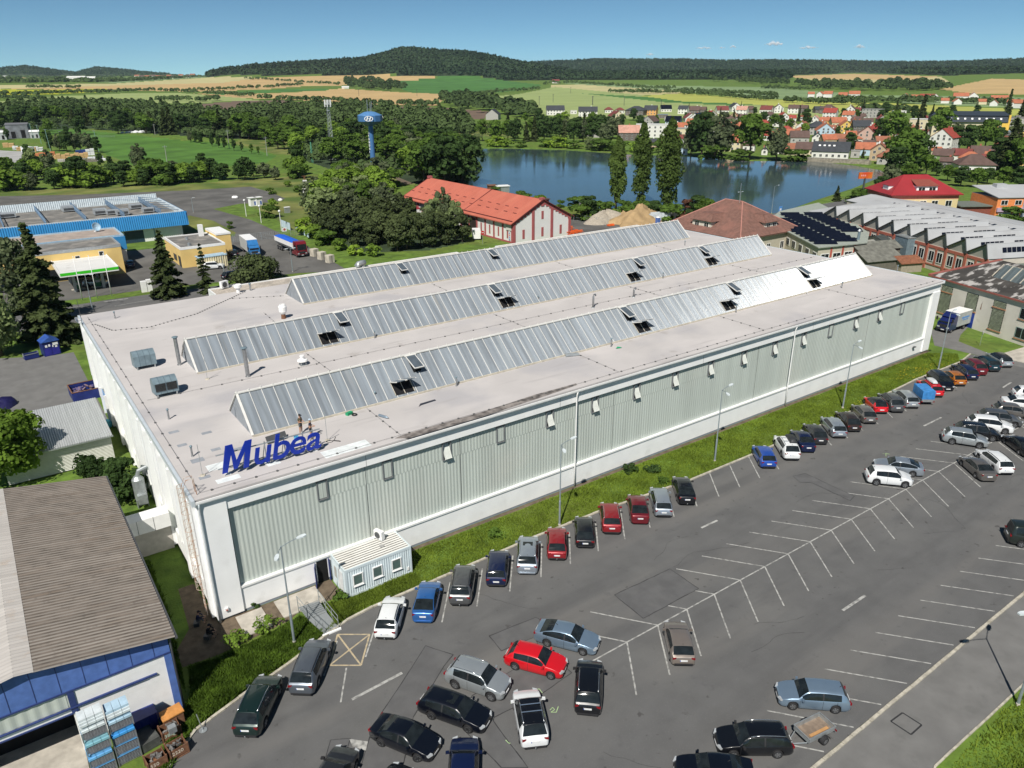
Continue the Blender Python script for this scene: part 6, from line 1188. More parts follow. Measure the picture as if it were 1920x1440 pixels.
bcar((437,479),(426,471),'hatch','black','black hatchback seen from behind, left of the blue lorry');bcar((401,504),(415,503),'suv','white','white SUV in front of the cream ribbed container');bcar((437,522),(455,518),'suv','darknavy','dark blue car half hidden by the low pine');bcar((244,500),(240,492),'lift','navy','blue car in the shadow beside the yellow shop');bcar((180,535),(195,534),'wagon','palesilver','silver car in the shade under the green-edged canopy');bcar((14,546),(26,543),'suv','darkgreen','dark green car at the left edge behind the willow');bcar((60,538),(72,535),'hatch','palesilver','pale car behind the big spruce')
bcar((104,612),(80,618),'hatch','silverblue','blue car passing on the road behind the big spruce',None)
for i,q in enumerate(((590,480),(604,486),(619,492))):
 p=px(*q);t=thing('concrete_block',('nearest to the dark red lorry','middle one','farthest from the dark red lorry')[i]+' of the three concrete blocks across the yard','block',(p[0],p[1],.02),R_(15),'concrete blocks');mb=MB();mb.box(-.75,.75,-.75,.75,0,1.7);mb.build('block',M('pale_concrete_block',(.5,.46,.38),.9,var=.2,scale=1),t);mb=MB();mb.box(-.15,.15,-.77,-.752,.1,1.65);mb.build('groove',M('grey_groove',(.25,.23,.2),.9),t)
t=thing('utility_cabinet','white utility cabinets on the grass strip beside the spruce','cabinet',(*px(277,547),0));mb=MB();mb.box(-1.0,-.05,-.4,.4,.1,2.2);mb.box(.05,.9,-.4,.4,.1,2.4);mb.build('case',WPAINT,t);mb=MB();mb.box(-1.05,.95,-.42,.42,0,.1);mb.build('base',CONC,t)
for q,h,lb in(((174,582),6.5,'roadside lamp post with two white heads in front of the canopy'),((1757-470-800+7,0),0,'')):
 if h:lamp(px(*q),h,[(-.6,.3),(.7,-.5)],lb,None)
lamp(px(422,522),5,[(.6,.2)],'thin lamp post by the low pine',None);lamp(px(549,510),5,[(-.5,0),(.5,0)],'small lamp post on the grass patch behind the hall roof',None)
GLOBE=M('white_globe',(.75,.76,.76),.3)
for i,(q,h)in enumerate((((462,406),4.5),((490,418),4.5),((528,433),5))):
 p=px(*q);t=thing('globe_lamp',('left','middle','right')[i]+' of three white globe lamps along the old yard drive','lamp',(p[0],p[1],0),0,'globe lamps');mb=MB();mb.tube([(0,0,0),(0,0,h)],.09,6);mb.build('pole',WPAINT,t);mb=MB();mb.lathe([(.1,h),(.32,h+.2),(.36,h+.4),(.25,h+.62),(.03,h+.7)],n=12);mb.build('globe',GLOBE,t,smooth=True)
lamp(px(363,399),4.5,[(.4,0)],'short lamp at the corner of the blue hall',None)
# fences
FM=M('grey_fence_mesh',(.38,.43,.46),.5,.4)
def fence(a,b,lb,h=1.8,step=3.0,m=FM,rails=(.15,.9,1.75),wires=6,nm='fence'):
 a=np.array((*a,0))if len(a)==2 else np.array(a);b=np.array((*b,0))if len(b)==2 else np.array(b);t=thing(nm,lb,'fence');L=np.linalg.norm(b-a);n=max(2,int(L/step))
 for i in range(n+1):c=a+(b-a)*i/n;mb=MB();mb.tube([c,c+[0,0,h+.05]],.045,5);mb.build('post',m,t)
 mb=MB()
 for z in np.linspace(.1,h,wires):mb.tube([a+[0,0,z],b+[0,0,z]],.018,4)
 k=int(L/.5)
 for i in range(k):c=a+(b-a)*(i+.5)/k;mb.tube([c+[0,0,.1],c+[0,0,h]],.012,3)
 mb.build('mesh_panel',m,t);return t
fence(px(412,456),px(516,447),'grey mesh gate and fence behind the two lorries');fence(px(516,447),px(575,440),'grey mesh fence right of the red no-entry board');
t=thing('warning_sign','white board with a red emblem on the mesh gate behind the dark red lorry','sign',(*px(535,446),1.7));mb=MB();mb.box(-.6,.6,-.06,.0,0,1.0);mb.build('board',WPAINT,t);mb=MB();mb.lathe([(.32,0),(.32,.02)],n=16);o=mb.build('emblem',REDB,t);o.location=(0,-.065,.5);o.rotation_euler=(R_(90),0,0)
for i,(a,b)in enumerate((((528,425),(545,432)),((555,433),(580,446)))):
 A_,B_=px(*a),px(*b);t=thing('sheet_fence',('upper','lower')[i]+' length of pale blue-grey sheet fence beside the dense trees','fence');mb=MB();A3,B3=np.array((*A_,0)),np.array((*B_,0));u=(B3-A3)/np.linalg.norm(B3-A3);mb.corr(A3,u,np.array((0,0,1.)),np.linalg.norm(B3-A3),2.0,.4,.05,np.array((-u[1],u[0],0)),shape='trap');mb.build('sheet',M('pale_blue_sheet',(.42,.52,.58),.5),t);mb=MB();[mb.tube([A3+(B3-A3)*k/4,A3+(B3-A3)*k/4+[0,0,2.1]],.05,5)for k in range(5)];mb.build('posts',GREYM,t)
# odds in the disused yard
for i,q in enumerate(((474,386),(485,385))):
 p=px(*q);t=thing('hut',('left','right')[i]+' of two small white huts with blue marks in the disused yard','hut',(p[0],p[1],0),R_(10),'white huts in the yard');mb=MB();mb.box(-1,1,-.8,.8,0,2.6);mb.build('body',WPAINT,t);mb=MB();mb.box(-1.25,1.25,-1.1,1.1,2.6,2.75);mb.build('roof',WPAINT,t);mb=MB();mb.box(.2,.8,-.82,-.8,.3,1.5);mb.build('blue_panel',BLUEP,t)
for i,(q,lb)in enumerate((((439,372),'left of two white domed heaps on the disused yard'),((443,372),'right of two white domed heaps on the disused yard'),((526,377),'white wrapped bale at the end of the disused yard'))):
 p=px(*q);t=thing('white_bale',lb,'bale',(p[0],p[1],0));mb=MB();mb.lathe([(.6,0),(.75,.3),(.6,.7),(.2,.9),(.02,.95)],n=12,sx=1.1);mb.build('wrap',WPAINT,t,smooth=True)
t=thing('switch_cabinet','grey cabinet standing in the dry meadow','cabinet',(*px(539,399),0));mb=MB();mb.box(-.8,.8,-.5,.5,0,1.7);mb.build('case',GREYM,t);mb=MB();mb.box(-.9,.9,-.6,.6,1.7,1.8);mb.build('cap',WPAINT,t)
p=px(574,364);t=thing('transformer_pole','rusty lattice pole with a grey transformer box in the dry meadow','pole',(p[0],p[1],0));mb=MB()
for sx in(-.25,.25):mb.tube([(sx,0,0),(sx*.7,0,6.4)],.1,6)
for k in range(6):mb.tube([(-.25,0,.6+k),(.25,0,1.4+k)],.05,4)
mb.box(-.9,.9,-.1,.1,6.3,6.5);mb.build('lattice',RUST,t);mb=MB();mb.box(-.9,.9,-.7,.7,.2,2.0);mb.box(-.6,.6,-.5,.5,3.8,5.0);mb.build('transformer',WPAINT,t)
# barn with the red roof
RT_=M('red_metal_tile',(.42,.12,.08),.6,var=.06,scale=.3,world=True);mixin(RT_,(.48,.16,.105),.25,.5,.7,amount=.6,stretch=(.3,2,1));PINK=M('dusty_red_plaster',(.36,.10,.10),.8,var=.06,scale=1);BW=M('lime_white',(.72,.72,.70),.8,var=.03,scale=.5,world=True)
bn=thing('red_roofed_barn','long white barn with dusty red pilasters and a bright red ridged roof by the lake','barn');X0,X1,Y0,Y1,ZE,ZP=100.6,119.2,102.3,159.5,5.3,10.0;xm=(X0+X1)/2
mb=MB();mb.extr([(X0,0),(X1,0),(X1,ZE),(xm,ZP-.15),(X0,ZE)],'y',Y0,Y1);mb.build('wall',BW,bn)
k_=(ZP-ZE)/(xm-X0);mb=MB()
for s in(-1,1):
 xe=xm+s*(xm-X0+.9);ze=ZE-.9*k_;ls=math.hypot(xm-xe,ZP-ze);u=np.array(((xm-xe)/ls,0,(ZP-ze)/ls));n_=np.array((s*u[2],0,abs(u[0])));mb.corr((xe,Y0-.5,ze+.1),(0,1,0),u,Y1-Y0+1,ls+.05,.55,.045,n_,k=6,rows=1)
mb.box(X0-.9,X0-.75,Y0-.5,Y1+.5,ZE-.9*k_-.1,ZE-.9*k_+.1);mb.build('roof',RT_,bn)
DKR=M('dark_roof_edge',(.13,.03,.03),.7);mb=MB()
for y in(Y0-.52,Y1+.4,125):
 for s in(-1,1):a=np.array((xm+s*(xm-X0+.95),y,ZE-.95*k_));b=np.array((xm,y,ZP+.12));d=(b-a)/2;mb.obox((a+b)/2+[0,.06,.12 if y==125 else 0],d,(0,.07,0),(0,0,.10))
for i in range(14):
 for t_,of in((.30,0),(.5,1.9)):y=Y0+3+i*4.1+of;x=X0+(xm-X0)*t_-.0;z=ZE+(x-X0)*k_+.17;mb.obox((x,y,z),(.06,0,.05),(0,.75,0),(-.03,0,.05))
mb.box(X0-.2,X0-.1,Y0,Y1,ZE-.0+.05+.25-.15,ZE+.3);mb.build('roof_edge',DKR,bn)
mb=MB()
for i in range(15):y=Y0+.3+i*(Y1-Y0-1)/14;mb.box(X0-.14,X0-.001,y-.3,y+.3,0,ZE-.35)
mb.box(X0-.1,X0-.0005,Y0,Y1,0,.4)
for x in(X0+.35,X0+6.3,X1-6.3,X1-.35):mb.box(x-.4,x+.4,Y0-.14,Y0-.001,0,ZE+min(x-X0,X1-x)*k_-.6)
nst=9
for s in(-1,1):
 for i in range(nst):a=i/nst;xa=xm+s*(xm-X0)*(1-a);xb=xm+s*(xm-X0)*(1-(i+1)/nst);zt=ZE+(ZP-ZE)*a;lo,hi=sorted((xa,xb));mb.add([(lo,Y0-.1,zt-.75-.0),(hi,Y0-.1,zt-.75),(hi,Y0-.1,ZE+k_*min(hi-X0,X1-hi)-.1),(lo,Y0-.1,ZE+k_*min(lo-X0,X1-lo)-.1)],[(0,1,2,3)])
mb.box(xm-.5,xm+.5,Y0-.13,Y0-.002,ZP-1.6,ZP-.35);mb.build('pilasters',PINK,bn)
for x,z,h in((X0+3.3,.8,2.3),(xm,.8,2.3),(X1-3.3,.8,2.3),(xm,5.2,2.0)):mb=MB();mb.box(x-.35,x+.35,Y0-.06,Y0-.001,z,z+h);mb.build('window',PINK,bn)
for i in range(14):
 if i in(4,12):continue
 y=Y0+2.3+i*(Y1-Y0-1)/14;mb=MB();mb.box(X0-.05,X0-.001,y-.3,y+.3,1.0,3.3);mb.build('window',PINK,bn)
for y in(Y0+18.3,Y0+51):
 mb=MB();n=12;pts=[(y-1.7,0),(y+1.7,0)]+[(y+1.7*math.cos(a),2.8+1.0*math.sin(a))for a in np.linspace(0,math.pi,n)];mb.extr(pts,'x',X0-.04,X0-.001);mb.build('arched_gate',M('dark_brown_gate',(.03,.022,.018),.8),bn)
 mb=MB();pts2=[(y+2.2*math.cos(a),2.8+1.45*math.sin(a))for a in np.linspace(0,math.pi,n)]
 for a,b,c,d in zip(pts2,pts2[1:],pts[2:],pts[3:]):mb.add([(X0-.06,*a),(X0-.06,*b),(X0-.06,*d),(X0-.06,*c)],[(0,1,2,3)])
 mb.build('gate_arch',PINK,bn)
mb=MB();mb.box(xm-.5,xm+.5,Y0-.3,Y0+.8,ZP-.1,ZP+.5);mb.build('ridge_stub',PINK,bn)
mb=MB();mb.box(xm-.6,xm+.6,Y1-.6,Y1+.6,ZP,ZP+.7);mb.build('chimney',PINK,bn)
t=thing('barn_sign','white notice board with blue and red marks on the barn corner pilaster','sign',(X0-.12,Y0+1.4,0));mb=MB();mb.box(-.12,-.02,-1.0,1.2,3.1,4.5);mb.build('board',M('pale_board',(.6,.58,.54),.7),t)
mb=MB();mb.box(-.1,-.02,-.5,.1,.7,2.9);mb.build('panel',WPAINT,t);mb=MB();[mb.box(-.12,-.101,-.42,.02,2.3-k*.5,2.65-k*.5)for k in(0,2,3)];mb.build('blue_mark',BLUEP,t);mb=MB();mb.box(-.12,-.101,-.42,.02,1.8,2.15);mb.build('red_mark',REDB,t)
t=thing('red_awning','dark red gate canopy with a pale wall half hidden by trees before the barn','canopy',(96,146,0));mb=MB();mb.box(-1.5,2.0,-2,6,3.6,3.9);mb.build('roof',M('dark_red_sheet',(.3,.03,.04),.5),t);mb=MB();mb.box(-1.4,1.9,-2,-1.8,0,3.6);mb.box(-1.4,-1.2,-1.8,6,0,1.8);mb.build('wall',BW,t)
hp=px3(1011,378,9.8);t=thing('watch_hut','small dark brown wooden hut showing above the barn ridge','hut',(xm+1.2,108,0));mb=MB();mb.box(5.5,5.9,5,5.4,0,8.5)
p=px(1012,374,7);t.location=(p[0],p[1],4.6);mb=MB();mb.box(-2.1,2.1,-1.5,1.5,0,2.4);mb.box(-1.9,-1.7,-1.3,-1.1,-4.6,0);mb.box(1.7,1.9,-1.3,-1.1,-4.6,0);mb.box(1.7,1.9,1.1,1.3,-4.6,0);mb.box(-1.9,-1.7,1.1,1.3,-4.6,0);mb.build('body',M('dark_brown_boards',(.03,.022,.02),.8),t);mb=MB();mb.box(-2.4,2.4,-1.8,1.8,2.4,2.6);mb.build('roof',M('hut_roof',(.08,.045,.035),.8),t);win(t,-.9,-1.5,1.0,1.1,.8,'-y',m=M('pale_curtain',(.5,.5,.47),.4));mb=MB();mb.box(1.0,1.7,-1.53,-1.5,.1,2.1);mb.build('door',GLASS,t)
# orange scaffold stacks, heaps, containers
for i in range(7):
 p=px(1060+i*17,433+i*7.2);t=thing('scaffold_stack','stack of orange steel props, %s from the barn in the row across the yard'%nth(i+1),'scaffolding',(p[0],p[1],.03),R_(8),'orange steel stacks');mb=MB();rg=random.Random(i)
 for k in range(14):y=rg.uniform(-1.0,1.0);z=rg.uniform(.25,1.1);mb.obox((rg.uniform(-.2,.2),y,z),(2.2,rg.uniform(-.1,.1),0),(0,.07,0),(0,0,.07))
 for x in(-1.4,1.4):mb.box(x-.08,x+.08,-1.1,1.1,.0,.25);mb.box(x-.06,x+.06,-1.15,-1.05,0,1.25);mb.box(x-.06,x+.06,1.05,1.15,0,1.25)
 mb.build('props',ORANGE,t)
for q,lb in(((1068,440),'small orange bundle by the gap in the gravel roof'),((1145,424),'small orange bundle at the far end of the orange stacks')):
 p=px(*q);t=thing('orange_bundle',lb,'scaffolding',(p[0],p[1],.03));mb=MB();[mb.obox((0,-.4+.2*k,.2+.15*(k%3)),(1.1,0,0),(0,.08,0),(0,0,.1))for k in range(5)];mb.build('props',ORANGE,t)
def heap(q,w_,d,h,m,lb,seed,nm='sand_heap'):
 p=px(*q);t=thing(nm,lb,'heap',(p[0],p[1],0));rg=np.random.default_rng(seed);mb=MB();n,m_=28,9;ph=rg.uniform(0,6,6)
 V=[]
 for j in range(m_):
  r=1-j/(m_-1)*.97
  for i in range(n):a=2*math.pi*i/n;rr_=r*(1+.16*math.sin(3*a+ph[0])+.1*math.sin(5*a+ph[1]));z=h*(1-r**1.7)*.8*(1+.22*math.sin(2*a+ph[2]+r*3)+.1*math.sin(7*a+ph[3]+r*9))+rg.uniform(-.05,.05)*h*(j>0);V.append((w_*rr_*math.cos(a),d*rr_*math.sin(a),max(0,z)if j else-.05))
 mb.add(V,[(j*n+i,j*n+(i+1)%n,(j+1)*n+(i+1)%n,(j+1)*n+i)for j in range(m_-1)for i in range(n)]+[tuple(range((m_-1)*n,m_*n))]);mb.build('heap',m,t,smooth=True)
heap((1135,415),8,4.5,3.4,GRAVEL,'low grey gravel heap left of the bigger sand heap',1,'gravel_heap');heap((1200,416),11,6,5.2,SAND,'big tan sand heap below the poplars',2);heap((1168,412),4,3,2.6,SAND,'small pale sand heap between the gravel and the big sand heap',3);heap((850,372),20,5,4.5,M('brown_brush',(.14,.085,.055),.95,var=.5,scale=1,bump=1,bscale=3),'brown brushwood heap behind the barn ridge by the water',4,'brushwood_heap')
t=thing('pallet_stack','pale grey slab stack between the two heaps','stack',(*px(1154,410),0));mb=MB();[mb.obox((-2+k*1.1,(k%2)*.6,.4),(.5,0,0),(0,.5,0),(0,0,.4))for k in range(5)];mb.build('slabs',M('pale_slabs',(.5,.53,.54),.7),t)
def container(q,rz,L,lb,m=None,sc=1):
 p=px(*q);t=thing('shipping_container',lb,'container',(p[0],p[1],.05),rz,'white containers');mb=MB();W,H=2.5*sc,2.6*sc;mb.corr((-L/2,-W/2,.1),(1,0,0),(0,0,1),L,H-.2,.5,.05,(0,-1,0),shape='trap',k=8);mb.corr((L/2,-W/2,.1),(0,1,0),(0,0,1),W,H-.2,.5,.05,(1,0,0),shape='trap',k=8);mb.box(-L/2+.06,L/2-.06,-W/2+.06,W/2-.06,.1,H);mb.build('body',m or M('pale_blue_grey_steel',(.55,.6,.63),.5),t);mb=MB()
 for x in(-L/2,L/2-.12):
  for y in(-W/2-.06,W/2-.06):mb.box(x,x+.12,y,y+.12,0,H+.02)
 mb.build('frame',m or GREYM,t);return t
container((1232,416),R_(-12),7.5,'pale grey container standing in front of the sand heap');container((1262,412),R_(20),3.2,'short white container by the reddish bush right of the poplars',WPAINT)
t=thing('portable_toilet','blue portable toilet in front of the pale container','toilet',(*px(1233,422),0));mb=MB();mb.box(-.5,.5,-.5,.5,0,2.1);mb.build('cabin',BLUEP,t);mb=MB();mb.lathe([(.6,2.1),(.4,2.3),(.1,2.4)],n=12);mb.build('roof',WPAINT,t)
for q,lb,w_ in(((942,363),'white-roofed cabin on the lake shore behind the barn',4.5),((923,362),'rusty low shed on the lake shore behind the barn',3)):
 p=px(*q);t=thing('shore_cabin',lb,'cabin',(p[0],p[1],0),R_(-20));mb=MB();mb.box(-w_/2,w_/2,-1.5,1.5,0,2.7);mb.build('wall',GREYM if w_>4 else RUST,t);mb=MB();mb.box(-w_/2-.2,w_/2+.2,-1.8,1.8,2.7,2.9);mb.build('roof',WPAINT if w_>4 else RUST,t)
for q,lb,c in(((1089,396),'white board sign on posts in the meadow by the lake',0),):
 t=thing('meadow_sign',lb,'sign',(*px(*q),0));mb=MB();mb.box(-.8,.8,-.05,.05,.6,2.6);mb.build('board',WPAINT,t);mb=MB();mb.box(-.3,.3,-.07,-.051,1.1,2.0);mb.build('emblem',DGREY,t);mb=MB();mb.box(-.7,-.6,0.06,.12,0,2.5);mb.box(.6,.7,.06,.12,0,2.5);mb.build('posts',GREYM,t)
fence(px(1055,410),px(1140,423),'thin wire fence between the orange stacks and the meadow',step=4,wires=3)
# small road signs near the barn gate
t=thing('no_entry_sign','red round no-entry sign by the gravel roof, left of the barn gate','sign',(*px(905,458),0));mb=MB();mb.tube([(0,0,0),(0,0,3.2)],.05,6);mb.build('post',GREYM,t);mb=MB();mb.lathe([(.5,0),(.5,.04)],n=18);o=mb.build('disc',M('sign_red',(.55,.01,.02),.4),t);o.location=(0,-.06,2.9);o.rotation_euler=(R_(90),0,0);mb=MB();mb.box(-.33,.33,-.13,-.1,2.83,2.97);mb.build('white_bar',WPAINT,t)
t=thing('delivery_van','white van half hidden behind the dense trees beside the barn','van',(*px(893,447),0),R_(60));mb=MB();mb.box(-2.6,1.3,-1,1,.4,2.5);mb.extr([(1.3,.4),(2.6,.4),(2.6,1.2),(1.9,2.3),(1.3,2.5)],'y',-1,1);mb.build('body',WPAINT,t);mb=MB();mb.obox((2.3,0,1.75),(-.3,0,.45),(0,.85,0),(.03,0,.02));mb.build('windscreen',GLASS,t);mb=MB();mb.box(1.2,2.0,-1.02,-1.001,1.3,2.1);mb.build('side_window',GLASS,t);wheels_(t,(1.7,-1.7),2.0)
# water tower and masts
p=px(702,337);TB=M('tower_blue',(.07,.18,.38),.4,.1,var=.04,scale=.2);wt=thing('water_tower','slender blue water tower with a white oval emblem on its round tank','water tower',(p[0],p[1],0));Hh=21.5
mb=MB();mb.lathe([(1.25,0),(1.05,9),(.95,Hh-.5),(.95,Hh)],n=20);mb.build('shaft',TB,wt,smooth=True)
mb=MB();mb.lathe([(1.0,Hh-.3),(4.2,Hh+1.2),(4.9,Hh+1.5),(4.95,Hh+3.7),(4.9,Hh+3.8)],n=12);mb.build('tank',TB,wt);mb=MB();mb.lathe([(4.9,Hh+3.8),(2.2,Hh+5.0),(.9,Hh+5.2)],n=12);mb.build('tank_roof',M('tower_blue_top',(.09,.22,.44),.4),wt)
for az_ in(0,R_(125)):
 th=math.atan2(*(CAM[:2]-np.array(p))[::-1])+az_+R_(-6)
 c=np.array((math.cos(th),math.sin(th),0));sdv=np.array((-c[1],c[0],0));up_=np.array((0,0,1.));mb=MB();O=c*5.0+np.array((0,0,Hh+2.65));n=28
 for i in range(n):
  a,b=2*math.pi*i/n,2*math.pi*(i+1)/n;f_=lambda q,ro,k:O+c*k+sdv*ro*1.75*math.cos(q)+up_*ro*math.sin(q)
  mb.add([f_(a,1,.12),f_(b,1,.12),f_(b,.82,.12),f_(a,.82,.12)],[(0,1,2,3)])
 def bar_(x0,z0,x1,z1,w_):mb.add([O+c*.13+sdv*(x0-w_)+up_*z0,O+c*.13+sdv*(x0+w_)+up_*z0,O+c*.13+sdv*(x1+w_)+up_*z1,O+c*.13+sdv*(x1-w_)+up_*z1],[(0,1,2,3)])
 bar_(-.80,-.62,-.32,.72,.22);bar_(.32,-.72,.80,.62,.22);mb.add([O+c*.14+sdv*x+up_*z for x,z in((-.6,-.16),(.5,.02),(.6,.20),(-.5,.02))],[(0,1,2,3)])
 mb.build('emblem',WPAINT,wt)
th=math.atan2(*(CAM[:2]-np.array(p))[::-1])-R_(58)
for i,ch in enumerate('HYUNDAI'):
 me,co=text_mesh(ch,1.25,.03,.03);me.materials.clear();me.materials.append(WPAINT);o=put('shaft_letter',me,wt);c=np.array((math.cos(th),math.sin(th)));o.location=(c[0]*1.12-c[1]*-.42*-1,c[1]*1.12+c[0]*-.42,18.2-i*1.25+0);o.location=(c[0]*1.13+c[1]*.42,c[1]*1.13-c[0]*.42,18.2-i*1.25);o.rotation_euler=(R_(90),0,th+R_(90))
mb=MB()
for k,(x,y,h)in enumerate(((-.9,0,4.6),(.5,.3,3.6),(.9,-.2,4.0),(.2,-.5,2.6),(-.4,.5,3))):mb.tube([(x,y,Hh+5.1),(x,y,Hh+5.1+h)],.09,5);mb.box(x-.12,x+.12,y-.2,y-.05,Hh+5.1+h*.5,Hh+5.1+h*.95)
mb.build('aerials',GREYM,wt)
t=thing('tower_hut','small white hut with blue roof at the foot of the water tower','hut',(p[0]+3.5,p[1]-2,0));mb=MB();mb.box(-1.6,1.6,-1.6,1.6,0,2.6);mb.build('wall',M('hut_wall',(.55,.57,.58),.7),t);mb=MB();mb.box(-1.9,1.9,-1.9,1.9,2.6,2.9);mb.build('roof',TB,t)
def lattice(q,h,w_,lb,top=True,cat='mast',m=GREYM):
 p=land(*q);t=thing('radio_mast',lb,cat,p);mb=MB();n=int(h/1.8)
 C_=[(-1,-1),(1,-1),(1,1),(-1,1)]
 for i in range(n):
  a,b=i/n,(i+1)/n;wa,wb=w_*(1-.6*a),w_*(1-.6*b)
  for k in range(4):c,d=C_[k],C_[(k+1)%4];mb.tube([(c[0]*wa,c[1]*wa,a*h),(c[0]*wb,c[1]*wb,b*h)],.10,4);mb.tube([(c[0]*wa,c[1]*wa,a*h),(d[0]*wb,d[1]*wb,b*h)],.06,3)
 mb.build('lattice',m,t)
 if top:
  mb=MB()
  for a in np.linspace(0,5.2,6):mb.box(1.6*math.cos(a)-.22,1.6*math.cos(a)+.22,1.6*math.sin(a)-.15,1.6*math.sin(a)+.15,h-3.0,h+.4)
  mb.build('panel_antennas',WPAINT,t);mb=MB();mb.lathe([(.9,0),(.9,.25),(.3,.4)],c=(0,0,h-5),n=12);mb.lathe([(1.7,h-2),(1.7,h-1.9)],n=12);mb.build('platform',GREYM,t)
 return t
lattice((624,300),29,1.1,'tall grey lattice mast with white antennas left of the water tower')
lattice((586,305),10,.35,'thin green lattice mast in front of the trees left of the water tower',False,m=M('mast_green',(.1,.3,.2),.6))
for i,(q,h)in enumerate((((291,253),8),((313,303),8),((430,279),11),((501,292),10))):
 p=land(*q);t=thing('power_pole','wooden power pole in the meadow, %s from the left'%nth(i+1),'pole',p,0,'power poles in the meadow');mb=MB();mb.tube([(0,0,-.3),(.2,0,h)],[.22,.15],6);mb.build('pole',M('grey_pole',(.3,.3,.27),.8),t);mb=MB();mb.box(-1,1.2,-.08,.08,h-.8,h-.6);mb.build('crossarm',GREYM,t)
# yard with building material, far left
def yard_thing(q,nm,lb,cat,rz=0):return thing(nm,lb,cat,land(*q),rz)
CARD=M('tan_packaging',(.55,.36,.17),.8,var=.12,scale=.3);WRAPW=M('white_packaging',(.7,.71,.72),.6,var=.06,scale=.4)
for i,(q,w_,d,h,m,lb)in enumerate((((17,276),10,6,4.5,CARD,'tan board stack at the far left of the material yard'),((37,282),5,5,4,CARD,'square tan stack between white wrapped loads'),((62,285),6,4.5,4.5,CARD,'tan stack right of the white trailer'),((84,292),17,4,3.4,M('orange_stack',(.6,.22,.1),.7),'long orange stack with white covers'),((128,297),32,5,4.5,CARD,'long rack of tan timber in the middle of the material yard'),((158,304),20,5,3,M('grey_slate_pallets',(.22,.2,.17),.8),'low dark grey pallet row in front of the timber rack'),((137,300),7,3.2,2.8,M('green_box',(.02,.16,.05),.6),'green box at the end of the timber rack'),((157,288),13,6,4,M('dark_blue_stack',(.02,.05,.2),.6),'dark blue wrapped stack behind the pallets'),((30,281),5,5,5,WRAPW,'white wrapped load left of the square tan stack'),((73,283),8,5,5,WRAPW,'tall white wrapped load beside the green net'),((170,291),7,5,6,WRAPW,'tall white pile near the blue stack'),((180,300),12,6,3.2,WRAPW,'low white pile at the right end of the material yard'),((192,301),9,5,2.4,WRAPW,'last low white pile by the hedge'),((120,303),9,4,2.6,M('pale_pallets',(.5,.47,.44),.7),'pale pallets before the timber rack'),((95,290),7,4,3,M('mixed_pallet',(.4,.4,.42),.7),'grey pallets behind the orange stack'))):
 w_*=.62;d*=.8;h*=.6
 t=yard_thing(q,'material_stack',lb,'stack',R_(-8));mb=MB();rg=random.Random(i);n=max(2,int(w_/2.2))
 for k in range(n):x0=-w_/2+w_*k/n;hh=h*rg.uniform(.7,1.05);[mb.box(x0+.06,x0+w_/n-.06,-d/2+rg.uniform(0,.3),d/2,hh*j/3+.03,hh*(j+1)/3-.03)for j in range(3)]
 mb.build('load',m,t)
for q,L,lb in(((54,289),8,'white lorry trailer parked end-on in the material yard'),):
 t=yard_thing(q,'lorry_trailer',lb,'trailer',R_(-60));mb=MB();mb.box(-L/2,L/2,-1.4,1.4,1.0,4.2);mb.build('box_body',WRAPW,t);mb=MB();mb.box(L/2,L/2+.05,-1.2,1.2,1.2,4.0);mb.build('rear_door',WPAINT,t);wheels_(t,(-2.5,2.5),2.6)
for q,w_,d,h,lb in(((38,259),14,9,9.5,'grey quarry building with broken roof on the far left'),((25,258),17,8,4.8,'long low grey shed beside the quarry building'),((3,262),8,6,5,'pale silo shed at the left edge'),((67,259),6,4,4.5,'pale container block right of the quarry building')):
 t=yard_thing(q,'quarry_building',lb,'building',R_(-15));mb=MB();mb.box(-w_/2,w_/2,-d/2,d/2,-.3,h);mb.build('wall',M('quarry_grey',(.16,.17,.19),.9,var=.3,scale=.3)if 'pale' not in lb else M('quarry_pale',(.4,.42,.43),.8),t);mb=MB();mb.extr([(-d/2-.3,h),(d/2+.3,h),(0,h+1.2)],'x',-w_/2-.3,w_/2+.3);mb.build('roof',M('quarry_roof',(.13,.135,.15),.8)if 'pale' not in lb else WPAINT,t)
 mb=MB();mb.box(-w_*.3,-w_*.1,-d/2-.05,-d/2,.3,h*.5);mb.box(w_*.15,w_*.35,-d/2-.05,-d/2,.3,h*.6);mb.build('opening',BLACK,t)
for i,(q,h)in enumerate((((96,286),13),((78,270),12),((122,282),11),((186,285),12),((64,262),11))):
 p=land(*q);t=thing('net_post','tall thin green net post, %s from the left in the material yard'%nth(sorted([96,78,122,186,64]).index(q[0])+1),'post',p,0,'green net posts');mb=MB();mb.tube([(0,0,0),(-.6,0,h)],.14,5);mb.build('post',M('net_post_green',(.2,.34,.3),.6),t);mb=MB();mb.box(-1.4,.2,-.08,.08,h-.2,h);mb.build('arm',GREYM,t)
t=yard_thing((246,249),'rubble_heap','white rubble heap at the edge of the meadow','heap');mb=MB();rg=random.Random(3);[mb.lathe([(r,0),(r*.9,r*.5),(r*.3,r*.8)],c=(rg.uniform(-9,9),rg.uniform(-3,3),0),n=8)for r in[rg.uniform(1,2)for _ in range(16)]];mb.build('rubble',WRAPW,t)
fence(land(110,259),land(215,257),'long pale barrier along the far side of the meadow',h=1.2,step=12,wires=3)
